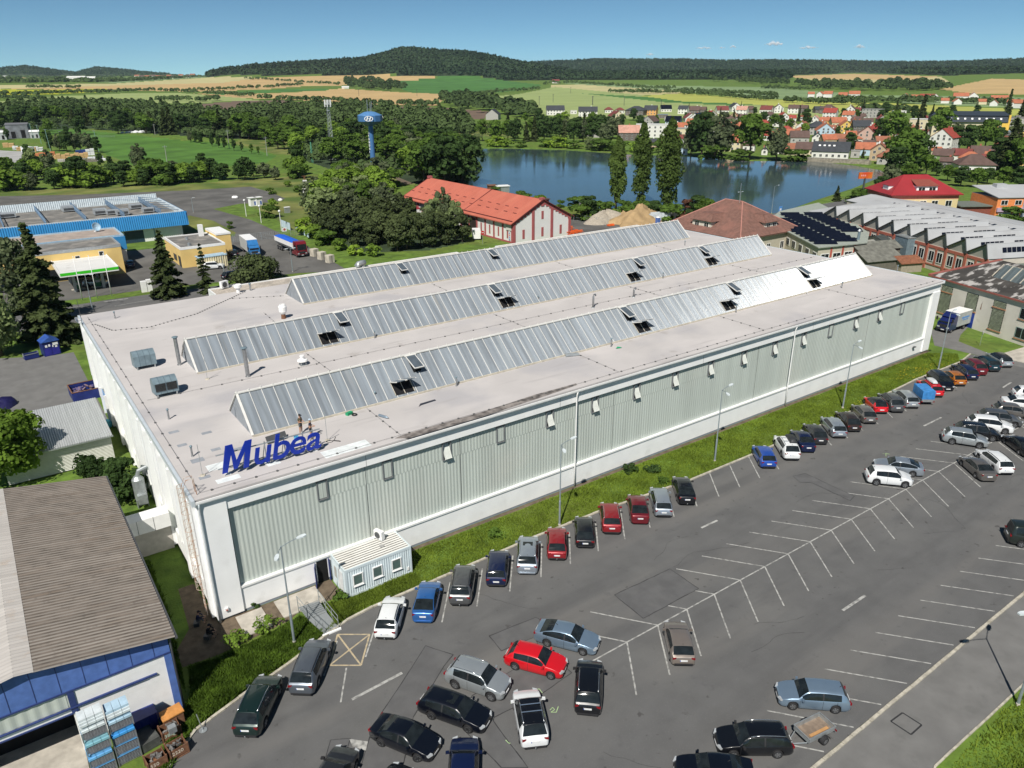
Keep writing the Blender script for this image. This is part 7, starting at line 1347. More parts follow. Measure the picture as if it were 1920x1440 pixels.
# buildings right of the hall
TILE=M('old_brown_red_tile',(.18,.095,.075),.9,var=.18,scale=1.5,world=True);mixin(TILE,(.28,.13,.10),.35,.5,.72,amount=.6);mixin(TILE,(.1,.07,.05),2.5,.6,.75,amount=.5)
RIDGE_T=M('pink_ridge_tile',(.42,.2,.16),.8)
def slab(mb,pts,th=.12,m=0):
 a,b,c=[np.array(p)for p in pts[:3]];n=np.cross(b-a,c-a);n=n/np.linalg.norm(n);n=n if n[2]>0 else-n;k=len(pts)
 V=[np.array(p)for p in pts]+[np.array(p)+n*th for p in pts];mb.add(V,[tuple(range(k)),tuple(range(k,2*k))[::-1]]+[(i,k+i,k+(i+1)%k,(i+1)%k)for i in range(k)],m)
def hip(t,w_,d,ze,zr,rl,m,over=.5,ridge='x',edge=None):
 """hip roof on a w x d house; rl ridge length"""
 X,Y=w_/2+over,d/2+over;r0,r1=((-rl/2,0),(rl/2,0))if ridge=='x' else((0,-rl/2),(0,rl/2));mb=MB()
 A,B,C,D=(-X,-Y,ze),(X,-Y,ze),(X,Y,ze),(-X,Y,ze);P,Q=(*r0,zr),(*r1,zr)
 if ridge=='x':fs=[(A,B,Q,P),(C,D,P,Q),(B,C,Q),(D,A,P)]
 else:fs=[(A,B,P),(C,D,Q),(B,C,Q,P),(D,A,P,Q)]
 for f in fs:slab(mb,f)
 mb.box(-X,X,-Y,Y,ze-.14,ze-.01);ro=mb.build('roof',m,t)
 if edge:
  mb=MB();prs=[(A,P),(B,Q if ridge=='x' else P),(C,Q),(D,P if ridge=='x' else Q),(P,Q)]
  for a,b in prs:mb.tube([np.array(a)+[0,0,.14],np.array(b)+[0,0,.14]],.14,6)
  mb.build('ridge_tiles',edge,ro)
 return ro
hh=thing('hipped_house','big brown-red hipped tile roof house with two dormers, directly behind the hall','house',(139.5,66.5,0));mb=MB();mb.box(-10.5,10.5,-11,11,0,5.0);mb.build('wall',M('beige_render',(.5,.46,.38),.85,var=.08,world=True),hh)
ro=hip(hh,21,22,5.0,11.2,5,TILE,.7,'y',RIDGE_T)
def dormer(t,c,face,w_,h,dep):
 a=R_({'-x':-90,'-y':0}[face]);d=put('dormer',None,t,c,a);mb=MB();mb.box(-w_/2,w_/2,0,dep,0,h);mb.build('dormer_wall',M('pale_dormer_wall',(.62,.58,.5),.85),d);mb=MB()
 slab(mb,[(-w_/2-.4,-.4,h),(w_/2+.4,-.4,h),(w_/2-.8,1.4,h+1.5),(-w_/2+.8,1.4,h+1.5)]);slab(mb,[(-w_/2-.4,-.4,h),(-w_/2+.8,1.4,h+1.5),(-w_/2+.8,dep+2,h+1.5),(-w_/2-.4,dep+2,h)]);slab(mb,[(w_/2+.4,-.4,h),(w_/2+.4,dep+2,h),(w_/2-.8,dep+2,h+1.5),(w_/2-.8,1.4,h+1.5)]);slab(mb,[(-w_/2+.8,1.4,h+1.5),(w_/2-.8,1.4,h+1.5),(w_/2-.8,dep+2,h+1.5),(-w_/2+.8,dep+2,h+1.5)]);mb.build('dormer_roof',TILE,d)
 for x in(-w_/4,w_/4):win(d,x,0,.6,1.2,1.1,'-y')
dormer(hh,(-9.3,1.2,5.4),'-x',5.6,2.0,4);dormer(hh,(1.8,-9.8,5.4),'-y',4.4,2.0,4)
mb=MB();mb.tube([(-.5,-2,11),(-.5,-2,15.5)],.05,5);mb.build('aerial',GREYM,hh)
for x in(-5,0,5):win(hh,x,-11,1.2,1.2,1.6,'-y');win(hh,-10.5,x,1.2,1.2,1.6,'-x')
lamp(px(1386,394),5.5,[(-.8,0),(.3,0)],'grey street lamp beside the lake road, above the ridge of the hipped house',None);lamp((190,92),8,[(2.2,.4)],'tall white street lamp on the bend of the lake road',None)
# solar roofed building
PV=M('solar_panel',(.007,.009,.018),.2,.1,var=.1,scale=.5);PVR=M('green_grey_roof_felt',(.30,.33,.29),.85,world=True)
so=thing('solar_building','low beige works building whose flat roof is covered with rows of black solar panels','building');fp=[(135.3,40.1),(148,37.0),(158,42.5),(172,56),(189,76),(168,73.5),(153,66)]
mb=MB();mb.prism(fp,0,4.9);mb.build('wall',M('beige_render',(.5,.46,.38),.85),so);mb=MB();c_=np.mean(fp,0);mb.prism([tuple(np.array(p)+(np.array(p)-c_)*.02)for p in fp],4.9,5.1);mb.build('roof',PVR,so)
ua=np.array((.574,.819));ub=np.array((.819,-.574));fpA=np.array(fp)
for j in range(4):
 for i in range(14):
  o=np.array((136.2,41.0))+ua*(1.3+i*2.75+(.9 if i>6 else 0))+ub*(j*5.4+(.7 if j>1 else 0));q=np.array([o,o+ub*4.9,o+ub*4.9+ua*1.45,o+ua*1.45])
  if not inpoly(q,fpA).all():continue
  mb=MB();mb.add([(*q[0],5.2),(*q[1],5.2),(*q[2],5.75),(*q[3],5.75),(*q[0],5.14),(*q[1],5.14),(*q[2],5.69),(*q[3],5.69)],[(0,1,2,3),(7,6,5,4),(0,4,5,1),(2,6,7,3)]);mb.build('solar_panel',PV,so)
def wall_item(t,a,b,s,z,w_,h,nm,m,off=.04):
 a=np.array(a);b=np.array(b);u=(b-a)/np.hypot(*(b-a));n_=np.array((u[1],-u[0]));c=a+u*s;mb=MB();mb.obox((*(c+n_*off*.4),z+h/2),(*(u*w_/2),0),(*(n_*off),0),(0,0,h/2));return mb.build(nm,m,t)
def wall_win(t,a,b,s,z,w_,h,fr=WPAINT):
 f=wall_item(t,a,b,s,z-.12,w_+.24,h+.24,'window',fr,.05)
 for k in(-1,1):g=wall_item(t,a,b,s+k*w_*.255,z,w_*.45,h,'pane',GLASS,.075);g.parent=f
for s in(2,6.3,10,14,18,22):wall_win(so,(153,66),(135.3,40.1),s+8,2.2,1.8,1.4)
for s in(2,5.2,8.4,11.6):wall_win(so,(135.3,40.1),(148,37.0),s,1.6,2.0,1.8)
for s in(3.6,6.8,10):wall_item(so,(135.3,40.1),(148,37.0),s,0,.5,4.8,'red_pilaster',REDB)
# sawtooth factory
SAWR=M('pale_grey_sheet_roof',(.40,.41,.42),.7,var=.05,scale=.15,world=True);mixin(SAWR,(.33,.33,.33),.2,.5,.75,stretch=(1,.3,1));SAWC=M('grey_gable_concrete',(.34,.33,.29),.9,var=.12,scale=.5,world=True);BRICK=M('salmon_brick',(.40,.125,.085),.8,var=.08,scale=1,world=True);DKE=M('dark_green_edge',(.05,.06,.06),.7)
O_=np.array((150.2,13.2));a_=np.array((.392,.920));b_=np.array((.920,-.392));sw=thing('sawtooth_factory','grey sawtooth-roofed factory with salmon brick pilasters along its front','factory',(*O_,0),math.atan2(a_[1],a_[0]))
# local frame: x along the facade, y towards the camera side (so depth is -y)
NB,LB_=10,5.35;DP=20
mb=MB();mb.box(0,NB*LB_,-DP,0,0,5.2);mb.build('wall',M('pale_render',(.52,.48,.41),.9,var=.1,scale=.6,world=True),sw);pf=[]
for i in range(NB):
 x0=i*LB_;x1=x0+LB_;mb=MB();mb.extr([(x0,5.2),(x1-.02,5.2),(x1-.02,5.6),(x0+.95,7.9)],'y',-DP+.1,-.1);mb.build('gable',SAWC,sw)
 mb=MB();slab(mb,[(x0-.1,.2,5.3),(x0+.9,.2,8.0),(x0+.9,-DP,8.0),(x0-.1,-DP,5.3)],.12);slab(mb,[(x0+.9,.25,8.05),(x1-.12,.25,5.6),(x1-.12,-DP,5.6),(x0+.9,-DP,8.05)],.12);ro=mb.build('roof',SAWR,sw)
 mb=MB()
 for y in(-3.2,-11.2):
  for k in range(5):
   q=[(x0-.1+1.0*t,yy,5.3+2.7*t)for t,yy in((.38,y-k*1.1),(.38,y-.95-k*1.1),(.72,y-.95-k*1.1),(.72,y-k*1.1))];mb.add([(x-.19,yy,z+.075)for x,yy,z in q],[(0,1,2,3)])
 mb.build('window_band',PV,ro);mb=MB();mb.tube([(x0-.15,.28,5.35),(x0+.85,.28,8.1)],.13,5);mb.tube([(x0+.85,.28,8.1),(x1-.15,.28,5.7)],.13,5);mb.build('gable_edge',DKE,ro)
 mb=MB();mb.box(x0-.3,x0+.3,.0,.18,0,5.3);mb.build('pilaster',BRICK,sw);mb=MB();mb.box(x0+.3,x1-.3,.0,.1,4.55,5.1);mb.box(x0+.3,x1-.3,.0,.1,1.0,1.25);mb.box(x0+LB_/2-.25,x0+LB_/2+.25,0,.1,1.25,4.55);mb.build('brick_band',BRICK,sw)
 for q in(.28,.72):win(sw,x0+LB_*q,.01,1.9,1.4,2.0,'+y')
XE=NB*LB_+20;mb=MB();slab(mb,[(-9,-DP-.1,5.3),(XE,-DP-.1,5.3),(XE,-DP-8,6.7),(-9,-DP-8,6.7)],.2);slab(mb,[(-9,-DP-8.1,6.7),(XE,-DP-8.1,6.7),(XE,-DP-20,5.2),(-9,-DP-20,5.2)],.2);big=mb.build('roof',SAWR,sw);mb=MB();mb.box(-8.5,XE-.5,-DP-19.5,-DP-.2,0,5.0);mb.build('wall',M('pale_render',(.52,.48,.41),.9),sw)
mb=MB()
for i in range(9):
 for dx,dy in((0,0),(1.3,0),(.6,-1.7),(2.2,-1.4)):x=14+i*5.4+dx;y=-DP-3+dy;z=5.3+(-DP-.1-y)/7.9*1.4+.24;mb.add([(x,y,z),(x+.8,y,z),(x+.8,y-1.1,z+.195),(x,y-1.1,z+.195)],[(0,1,2,3)])
for i,x in enumerate((-4,-1,3.5,6,10)):y=-DP-2;z=5.3+(-DP-.1-y)/7.9*1.4+.24;mb.add([(x,y,z),(x+1.1,y,z),(x+1.1,y-4.4,z+.78),(x,y-4.4,z+.78)],[(0,1,2,3)])
mb.build('rooflight',PV,big)
end=NB*LB_;mb=MB();slab(mb,[(end+.1,.5,5.2),(end+7,.3,5.0),(end+7,-DP,7.2),(end+.1,-DP,7.4)],.2);mb.build('end_roof',SAWR,sw);mb=MB();mb.box(end+.1,end+6.5,-DP,0,0,5.0);mb.build('end_wall',M('dark_red_brick',(.22,.07,.05),.9),sw)
fb=thing('low_flat_annex','low green-grey flat-roofed annex joined to the near end of the sawtooth factory','building',(*O_,0),math.atan2(a_[1],a_[0]));mb=MB();mb.box(-17,-.4,-18,-1.5,0,3.8);mb.build('wall',BRICK,fb);mb=MB();mb.box(-17.4,-.35,-18,-.9,3.8,4.15);mb.build('roof',M('green_grey_felt',(.14,.16,.14),.9,world=True),fb);mb=MB();mb.box(-17,-.35,-18,-16.5,4.2,5.4);mb.build('white_fascia',WPAINT,fb)
for i,x in enumerate((-4,-9.5)):t=thing('outdoor_unit',('left','right')[i]+' blue-faced cooling unit on brackets under the edge of the green-grey flat roof','cooling unit',(*(O_+a_*x),2.4),math.atan2(a_[1],a_[0]));mb=MB();mb.box(-.7,.7,-1.3,-.75,0,1.1);mb.build('case',GREYM,t);mb=MB();mb.lathe([(.45,0),(.45,.05)],n=14);o=mb.build('fan',M('light_blue_fan',(.25,.5,.7),.5),t);o.location=(0,-.74,.55);o.rotation_euler=(R_(-90),0,0)
# little old sheds
def gable(nm,lb,cat,c,rz,w_,d,he,hr,wall,roof,over=.35,chim=None,grp=None,z0=0):
 t=thing(nm,lb,cat,(c[0],c[1],z0),rz,grp);mb=MB();mb.extr([(-d/2,-.6),(d/2,-.6),(d/2,he),(0,hr-.02),(-d/2,he)],'x',-w_/2,w_/2);mb.build('wall',wall,t);k=(hr-he)/(d/2);mb=MB()
 for s in(-1,1):slab(mb,[(-w_/2-over,s*(d/2+over),he-over*k),(w_/2+over,s*(d/2+over),he-over*k),(w_/2+over,0,hr),(-w_/2-over,0,hr)])
 ro=mb.build('roof',roof,t)
 if chim:mb=MB();mb.box(chim[0]-.35,chim[0]+.35,chim[1]-.3,chim[1]+.3,hr-1.2,hr+.9);mb.build('chimney',chim[2]if len(chim)>2 else WPAINT,ro)
 return t
OLDR=M('mossy_grey_roof',(.15,.15,.13),.9,var=.25,scale=1,world=True);a0=math.atan2(a_[1],a_[0])
t=gable('old_shed','old shed with a mossy grey roof beside the far right end of the hall','shed',(146.5,33.8),a0+R_(95),9,6.5,2.6,4.0,M('dark_old_wall',(.14,.13,.11),.9),OLDR);t=gable('old_shed','taller old shed with a grey lean roof and a row of clerestory panes','shed',(150.5,37),a0+R_(95),11,5,3.8,4.9,M('dark_old_wall',(.14,.13,.11),.9),OLDR);mb=MB();[mb.box(-3.6+k*1.2,-2.6+k*1.2,-2.56,-2.5,2.8,3.6)for k in range(6)];mb.build('clerestory',GLASS,t)
gable('old_shed','small shed with a rusty brown roof next to the mossy one','shed',(151.0,29.6),a0+R_(90),5,5,2.0,3.0,M('old_plaster',(.32,.28,.22),.9),M('rusty_brown_roof',(.22,.09,.05),.9,var=.25,scale=2));t=gable('white_annex','little white house end between the solar roof and the sawtooth factory','house',(162,40.5),a0+R_(90),5,6,3.6,4.4,BW,DKE);win(t,0,-3,1.6,1.2,1.4,'-y')
t=thing('steel_chimney_box','blue-grey sheet tower beside the salmon brick end of the sawtooth factory','tower',(158.5,33.5,0),a0);mb=MB();mb.box(-2,2,-1.6,1.6,0,5.6);mb.build('body',STEELB,t);mb=MB();mb.box(-2.1,2.1,-1.7,1.7,5.6,5.8);mb.build('cap',GREYM,t)
t=thing('flue_pipe','thin blue-grey flue rising from the old shed roofs','flue',(149,39.5,0));mb=MB();mb.tube([(0,0,0),(0,0,7)],.3,8);mb.build('pipe',STEELB,t);mb=MB();mb.lathe([(.45,7),(.2,7.4)],n=8);mb.build('cap',GREYM,t)
# grey building with glass-brick windows
Q_=np.array((117.6,-7.8));aa=np.array((.30,.954));gb=thing('glass_brick_building','pale grey rendered building with tall glass-brick windows at the right edge','building',(*Q_,0),math.atan2(aa[1],aa[0]));GRN=M('pale_grey_render',(.60,.57,.51),.9,var=.05,scale=.6,world=True);mixin(GRN,(.42,.38,.32),.5,.58,.75,amount=.6)
LN,DPg,Hg=19.3,15,6.5;mb=MB();mb.box(-14,LN,-DPg,0,0,Hg);mb.build('wall',GRN,gb)
TARR=M('blotchy_tar_roof',(.06,.055,.05),.9,var=.3,scale=.3,world=True,detail=10);mixin(TARR,(.42,.40,.38),.55,.54,.62,stretch=(.6,1.6,1),detail=10)
mb=MB();slab(mb,[(-14.3,.3,Hg+.02),(LN+.3,.3,Hg+.02),(LN+.3,-DPg-.3,Hg+1.4),(-14.3,-DPg-.3,Hg+1.4)],.15);ro=mb.build('roof',TARR,gb);mb=MB();slab(mb,[(LN-.2,.35,Hg+.2),(LN+.4,.35,Hg+.2),(LN+.4,-DPg-.35,Hg+1.6),(LN-.2,-DPg-.35,Hg+1.6)],.12);mb.box(-14.3,LN+.3,.3,.42,Hg-.05,Hg+.2);mb.build('red_edge',M('dull_red_flashing',(.3,.1,.08),.7),ro)
mb=MB();mb.corr((-14,-6.3,Hg+.75),(1,0,0),(0,-.75,.66),27,2.9,.85,.03,(0,.66,.75),shape='trap');mb.build('sloping_glazing',M('grey_sloping_glass',(.12,.15,.16),.2,.1,var=.3,scale=.5,stretch=(1.2,.1,.1)),gb);mb=MB();[mb.obox((-14+k*1.7,-7.35,Hg+1.75),(.05,0,0),(0,-1.05,.93),(0,.04,.05))for k in range(17)];mb.box(-14,13,-8.6,-8.45,Hg+.3,Hg+2.68);mb.obox((0,-7.35,Hg+1.78),(.65,0,0),(0,-1.05,.93),(0,.04,.05));mb.build('glazing_bars',CREAM,gb)
GB=M('glass_brick',(.33,.37,.27),.3,var=.3,scale=2);GBD=M('glass_brick_joint',(.02,.022,.02),.8);SILL=M('brick_sill',(.4,.2,.11),.9)
def gbwin(x0,x1,z0,z1):
 mb=MB();mb.box(x0,x1,-.02,.03,z0,z1);f=mb.build('window',GBD,gb);mb=MB();n=int((x1-x0)/.3);m_=int((z1-z0)/.2)
 for j in range(m_):
  for i in range(n):o=.15 if j%2 else 0;xa=x0+.03+i*.3+o;xb=min(xa+.24,x1-.02);
  for i in range(n):
   o=.15 if j%2 else 0;xa=x0+.03+i*.3+o;xb=min(xa+.22,x1-.02)
   if xb>xa:mb.box(xa,xb,.03,.06,z0+.04+j*.2,z0+.15+j*.2)
 mb.build('glass_bricks',GB,f);mb=MB();mb.box(x0-.1,x1+.1,.0,.14,z0-.14,z0-.0);mb.build('sill',SILL,f)
for x in(15.6,5.6):gbwin(x-1.1,x+1.1,.9,4.3);gbwin(x-1.1,x+1.1,4.55,5.6)
gbwin(9.5,11.7,2.75,5.6)
mb=MB();mb.box(9.5,11.8,.001,.05,.02,2.55);d_=mb.build('door',M('royal_blue_door',(.02,.05,.27),.5),gb);mb=MB();mb.box(10.0,10.3,.05,.06,1.5,1.75);mb.build('notice',WPAINT,d_)
for z in(1.0,4.0):f=win(gb,1.0,0,z,1.9,1.5,'+y',fr=M('green_grey_frame',(.2,.28,.26),.6));mb=MB();mb.box(-.1,2.1,.0,.15,z-.25,z-.1);mb.build('sill',SILL,f)
mb=MB();mb.add([(8.6,.012,3.4),(8.8,.012,3.5),(8.75,.012,4.3),(8.6,.012,4.8),(8.66,.012,4.2)],[(0,1,2,3,4)]);mb.build('rust_stain',RUST,gb)
bt=thing('box_truck','dark blue box truck with a grey tarpaulin body parked by the glass-brick building','truck',(117.3,2.9,.02),R_(178));cab(bt,.9,2.95,2.05,2.5,M('truck_navy',(.012,.02,.10),.3,coat=.7),.8);mb=MB();mb.box(-3.2,.85,-1.1,1.1,.85,3.05);mb.build('box_body',M('grey_tarpaulin_side',(.36,.38,.38),.6),bt);mb=MB();mb.box(-3.22,.87,-1.12,1.12,3.05,3.1);mb.build('roof',WPAINT,bt);mb=MB();mb.extr([(.9,2.3),(2.0,2.45),(.9,3.05)],'y',-1.0,1.0);mb.build('wind_deflector',M('truck_navy',(.012,.02,.10),.3),bt)
m1,m2=wheel_meshes(.36,False)
for x in(2.1,-1.7):
 for s in(-1,1):wo=put('wheel',None,bt,(x,s*.9,.36));wo.rotation_euler=(R_(-90*s),0,0);put('tyre',m1,wo);put('rim',m2,wo)
mb=MB();mb.box(-3.1,2.5,-.6,.6,.45,.85);mb.build('chassis',UNDER,bt);mb=MB();mb.box(-2.4,-.2,1.101,1.112,2.0,2.3);mb.box(-2.2,-.6,1.101,1.111,1.7,1.85);mb.build('side_lettering',M('blue_lettering',(.1,.25,.55),.6),bt)
t=thing('round_sign','small round sign on a thin post in the lawn before the glass-brick building','sign',(*px(1837,648),0));mb=MB();mb.tube([(0,0,0),(0,0,2.3)],.03,6);mb.build('post',GREYM,t);mb=MB();mb.lathe([(.3,0),(.3,.03)],n=16);o=mb.build('disc',WPAINT,t);o.location=(0,-.05,2.1);o.rotation_euler=(R_(90),0,R_(30))
# office house with red roof, orange building
yw=M('cream_yellow_render',(.62,.50,.27),.85,var=.04);RR=M('dark_red_sheet_roof',(.30,.03,.035),.5,var=.06,scale=.3);oh=thing('office_house','cream-yellow office house with a dark red hipped roof and a wide dormer','house',(214.5,63,0),R_(-33));mb=MB();mb.box(-9.6,9.6,-7,7,0,7.6);mb.build('wall',yw,oh);hip(oh,19.2,14,7.6,12.2,7,RR,.8,'x',None);mb=MB();mb.box(-9.63,9.63,-7.03,7.03,6.4,7.3);mb.build('red_band',M('salmon_band',(.5,.16,.11),.8),oh)
d=put('dormer',None,oh,(.5,-6.2,7.9));mb=MB();mb.box(-3,3,0,4,0,1.9);mb.build('dormer_wall',WPAINT,d);mb=MB();slab(mb,[(-3.3,-.4,1.9),(3.3,-.4,1.9),(2.4,5.5,3.5),(-2.6,5.5,3.5)],.15);mb.build('dormer_roof',M('brown_red_sheet',(.25,.07,.05),.6),d);win(d,-1.5,0,.4,1.8,1.2,'-y');win(d,1.5,0,.4,1.8,1.2,'-y')
for x in(-7,-3.6,-.4,3,7):win(oh,x,-7,4.4,1.7,1.5,'-y');win(oh,x,-7,1.0,1.7,1.5,'-y')
d=put('dormer',None,oh,(-8.2,-2,8.2));mb=MB();mb.box(-1.0,3,-1.5,1.5,0,1.5);mb.build('dormer_wall',WPAINT,d);mb=MB();mb.box(-1.2,3,-1.7,1.7,1.5,1.65);mb.build('dormer_roof',RR,d)
ob=thing('orange_grey_building','modern building with orange, lilac and grey facade fields at the right edge','building',(240,42.5,0),R_(-33));mb=MB();mb.box(-13,13,-6,6,0,6.8);mb.build('wall',M('grey_blue_render',(.25,.28,.34),.8),ob);mb=MB();mb.box(-13.03,-5.5,-6.04,-6.0,.2,6.7);mb.box(-13.04,-13.0,-6,6,.2,6.7);mb.build('orange_field',M('orange_render',(.72,.24,.08),.8),ob);mb=MB();mb.box(-12.9,-5.4,-6.5,-6.05,3.0,4.1);mb.build('lilac_canopy',M('lilac_render',(.42,.32,.42),.8),ob)
mb=MB();slab(mb,[(-13.3,-6.4,6.8),(13.3,-6.4,6.8),(13.3,6.4,8.6),(-13.3,6.4,8.6)],.2);mb.box(-8,-5,3,5,8.3,9.4);mb.build('roof',SAWR,ob)
for x in(-11,-7,-3.5,0,3.5,7,10.5):win(ob,x,-6.05,4.9,1.8,1.2,'-y');win(ob,x,-6.05,1.2,1.8,1.3,'-y')
mb=MB()
for k in range(5):x=-3+k*3.2;mb.add([(x,-6.02,3.2),(x+1.3,-6.02,3.75),(x,-6.02,4.3)],[(0,1,2)])
mb.build('arrow_mark',M('orange_render',(.72,.24,.08),.8),ob);mb=MB();mb.box(-11.5,-8.5,-6.07,-6.04,.2,2.8);mb.build('roller_door',GREYM,ob);mb=MB();mb.box(-22,-13.1,-4,4,0,4.2);mb.build('lean_to',M('dark_red_brick',(.22,.07,.05),.9),ob);mb=MB();mb.box(-22.4,-13.05,-4.6,4.4,4.2,4.5);mb.build('lean_to_roof',M('green_grey_felt',(.14,.16,.14),.9),ob)
# lake road furniture
p=land(1618,357);t=thing('billboard','red and orange billboard on a post at the lake corner','billboard',p,R_(-30));mb=MB();mb.box(-.25,.25,-.25,.25,0,4.5);mb.build('post',DGREY,t);mb=MB();mb.box(-2.5,2.5,-.25,.25,4.2,6.4);b=mb.build('board',M('billboard_red',(.55,.05,.02),.6,col2=(.6,.2,.02),scale=.25),t);mb=MB();[mb.box(-1.8+k*.7,-1.3+k*.7,-.28,-.251,5.0,5.6)for k in range(3)];mb.build('pale_marks',M('billboard_text',(.7,.3,.25),.6),t)
def rail(q0,q1,lb):
 a,b=np.array(land(*q0)),np.array(land(*q1));t=thing('guard_rail',lb,'guard rail');L=np.linalg.norm(b-a);n=max(2,int(L/3));mb=MB()
 for z in(.45,.85):mb.tube([a+[0,0,z],b+[0,0,z]],.09,5)
 mb.build('rail',GREYM,t)
 for i in range(n+1):c=a+(b-a)*i/n;mb=MB();mb.box(c[0]-.06,c[0]+.06,c[1]-.06,c[1]+.06,c[2]-.2,c[2]+.9);mb.build('post',GREYM,t)
rail((1452,393),(1482,383),'grey guard rail along the lake side of the road');fence(land(1475,412)[:2],land(1493,404)[:2],'grey railing at the inner side of the road bend',h=1.1,step=2,wires=3)
t=thing('blue_road_sign','small blue and white road sign on a red post before the bend','sign',land(1461,411));mb=MB();mb.tube([(0,0,0),(0,0,2.4)],.07,6);mb.build('post',REDB,t);mb=MB();mb.box(-.7,.7,-.06,.0,2.0,3.6);mb.build('board',M('sign_blue',(.1,.3,.7),.5),t);mb=MB();mb.box(-.35,.35,-.08,-.061,2.4,3.0);mb.build('emblem',WPAINT,t)
a=px(1497,421);car('hatch','white',a[0]+1,a[1],R_(60),'white car by the sawtooth factory corner at the road bend',group=None)
# village houses
WC={'w':M('house_white',(.68,.67,.64),.85,var=.04),'c':M('house_cream',(.62,.55,.38),.85,var=.04),'y':M('house_yellow',(.66,.45,.12),.85,var=.05),'o':M('house_orange',(.64,.34,.12),.85,var=.05),'p':M('house_pink',(.6,.4,.34),.85,var=.05),'b':M('house_light_blue',(.42,.54,.64),.85,var=.05),'g':M('house_grey',(.38,.37,.35),.85,var=.06),'t':M('house_tan',(.45,.34,.22),.85,var=.06),'n':M('house_green',(.18,.28,.1),.85),'d':M('house_dark',(.14,.12,.11),.85)}
WN={'w':'white','c':'cream','y':'yellow','o':'orange-walled','p':'pink','b':'pale blue','g':'grey','t':'tan','n':'green','d':'dark-walled'}
def rm_(n,c):return M(n,c,.8,var=.14,scale=.6)
RC_={'k':rm_('roof_black',(.045,.05,.058)),'n':rm_('roof_brown',(.11,.07,.06)),'m':rm_('roof_maroon',(.17,.045,.04)),'r':rm_('roof_red',(.30,.055,.04)),'o':rm_('roof_orange',(.38,.13,.07)),'u':rm_('roof_rust',(.28,.11,.065)),'g':rm_('roof_grey',(.3,.3,.29)),'p':rm_('roof_pink',(.48,.26,.2)),'v':PV,'w':rm_('roof_white',(.6,.6,.58)),'b':rm_('roof_bluegrey',(.2,.26,.33))}
RN={'k':'black','n':'brown','m':'maroon','r':'red','o':'orange','u':'rust','g':'grey','p':'pink','v':'solar-panelled dark','w':'white','b':'blue-grey'}
PHR={'A':'top row along the green field','B':'middle row of the village','C':'row behind the shore trees','D':'bottom row facing the lake','E':'cluster right of the lake end','F':'far hamlet across the field','G':'shore works left of the poplars'}
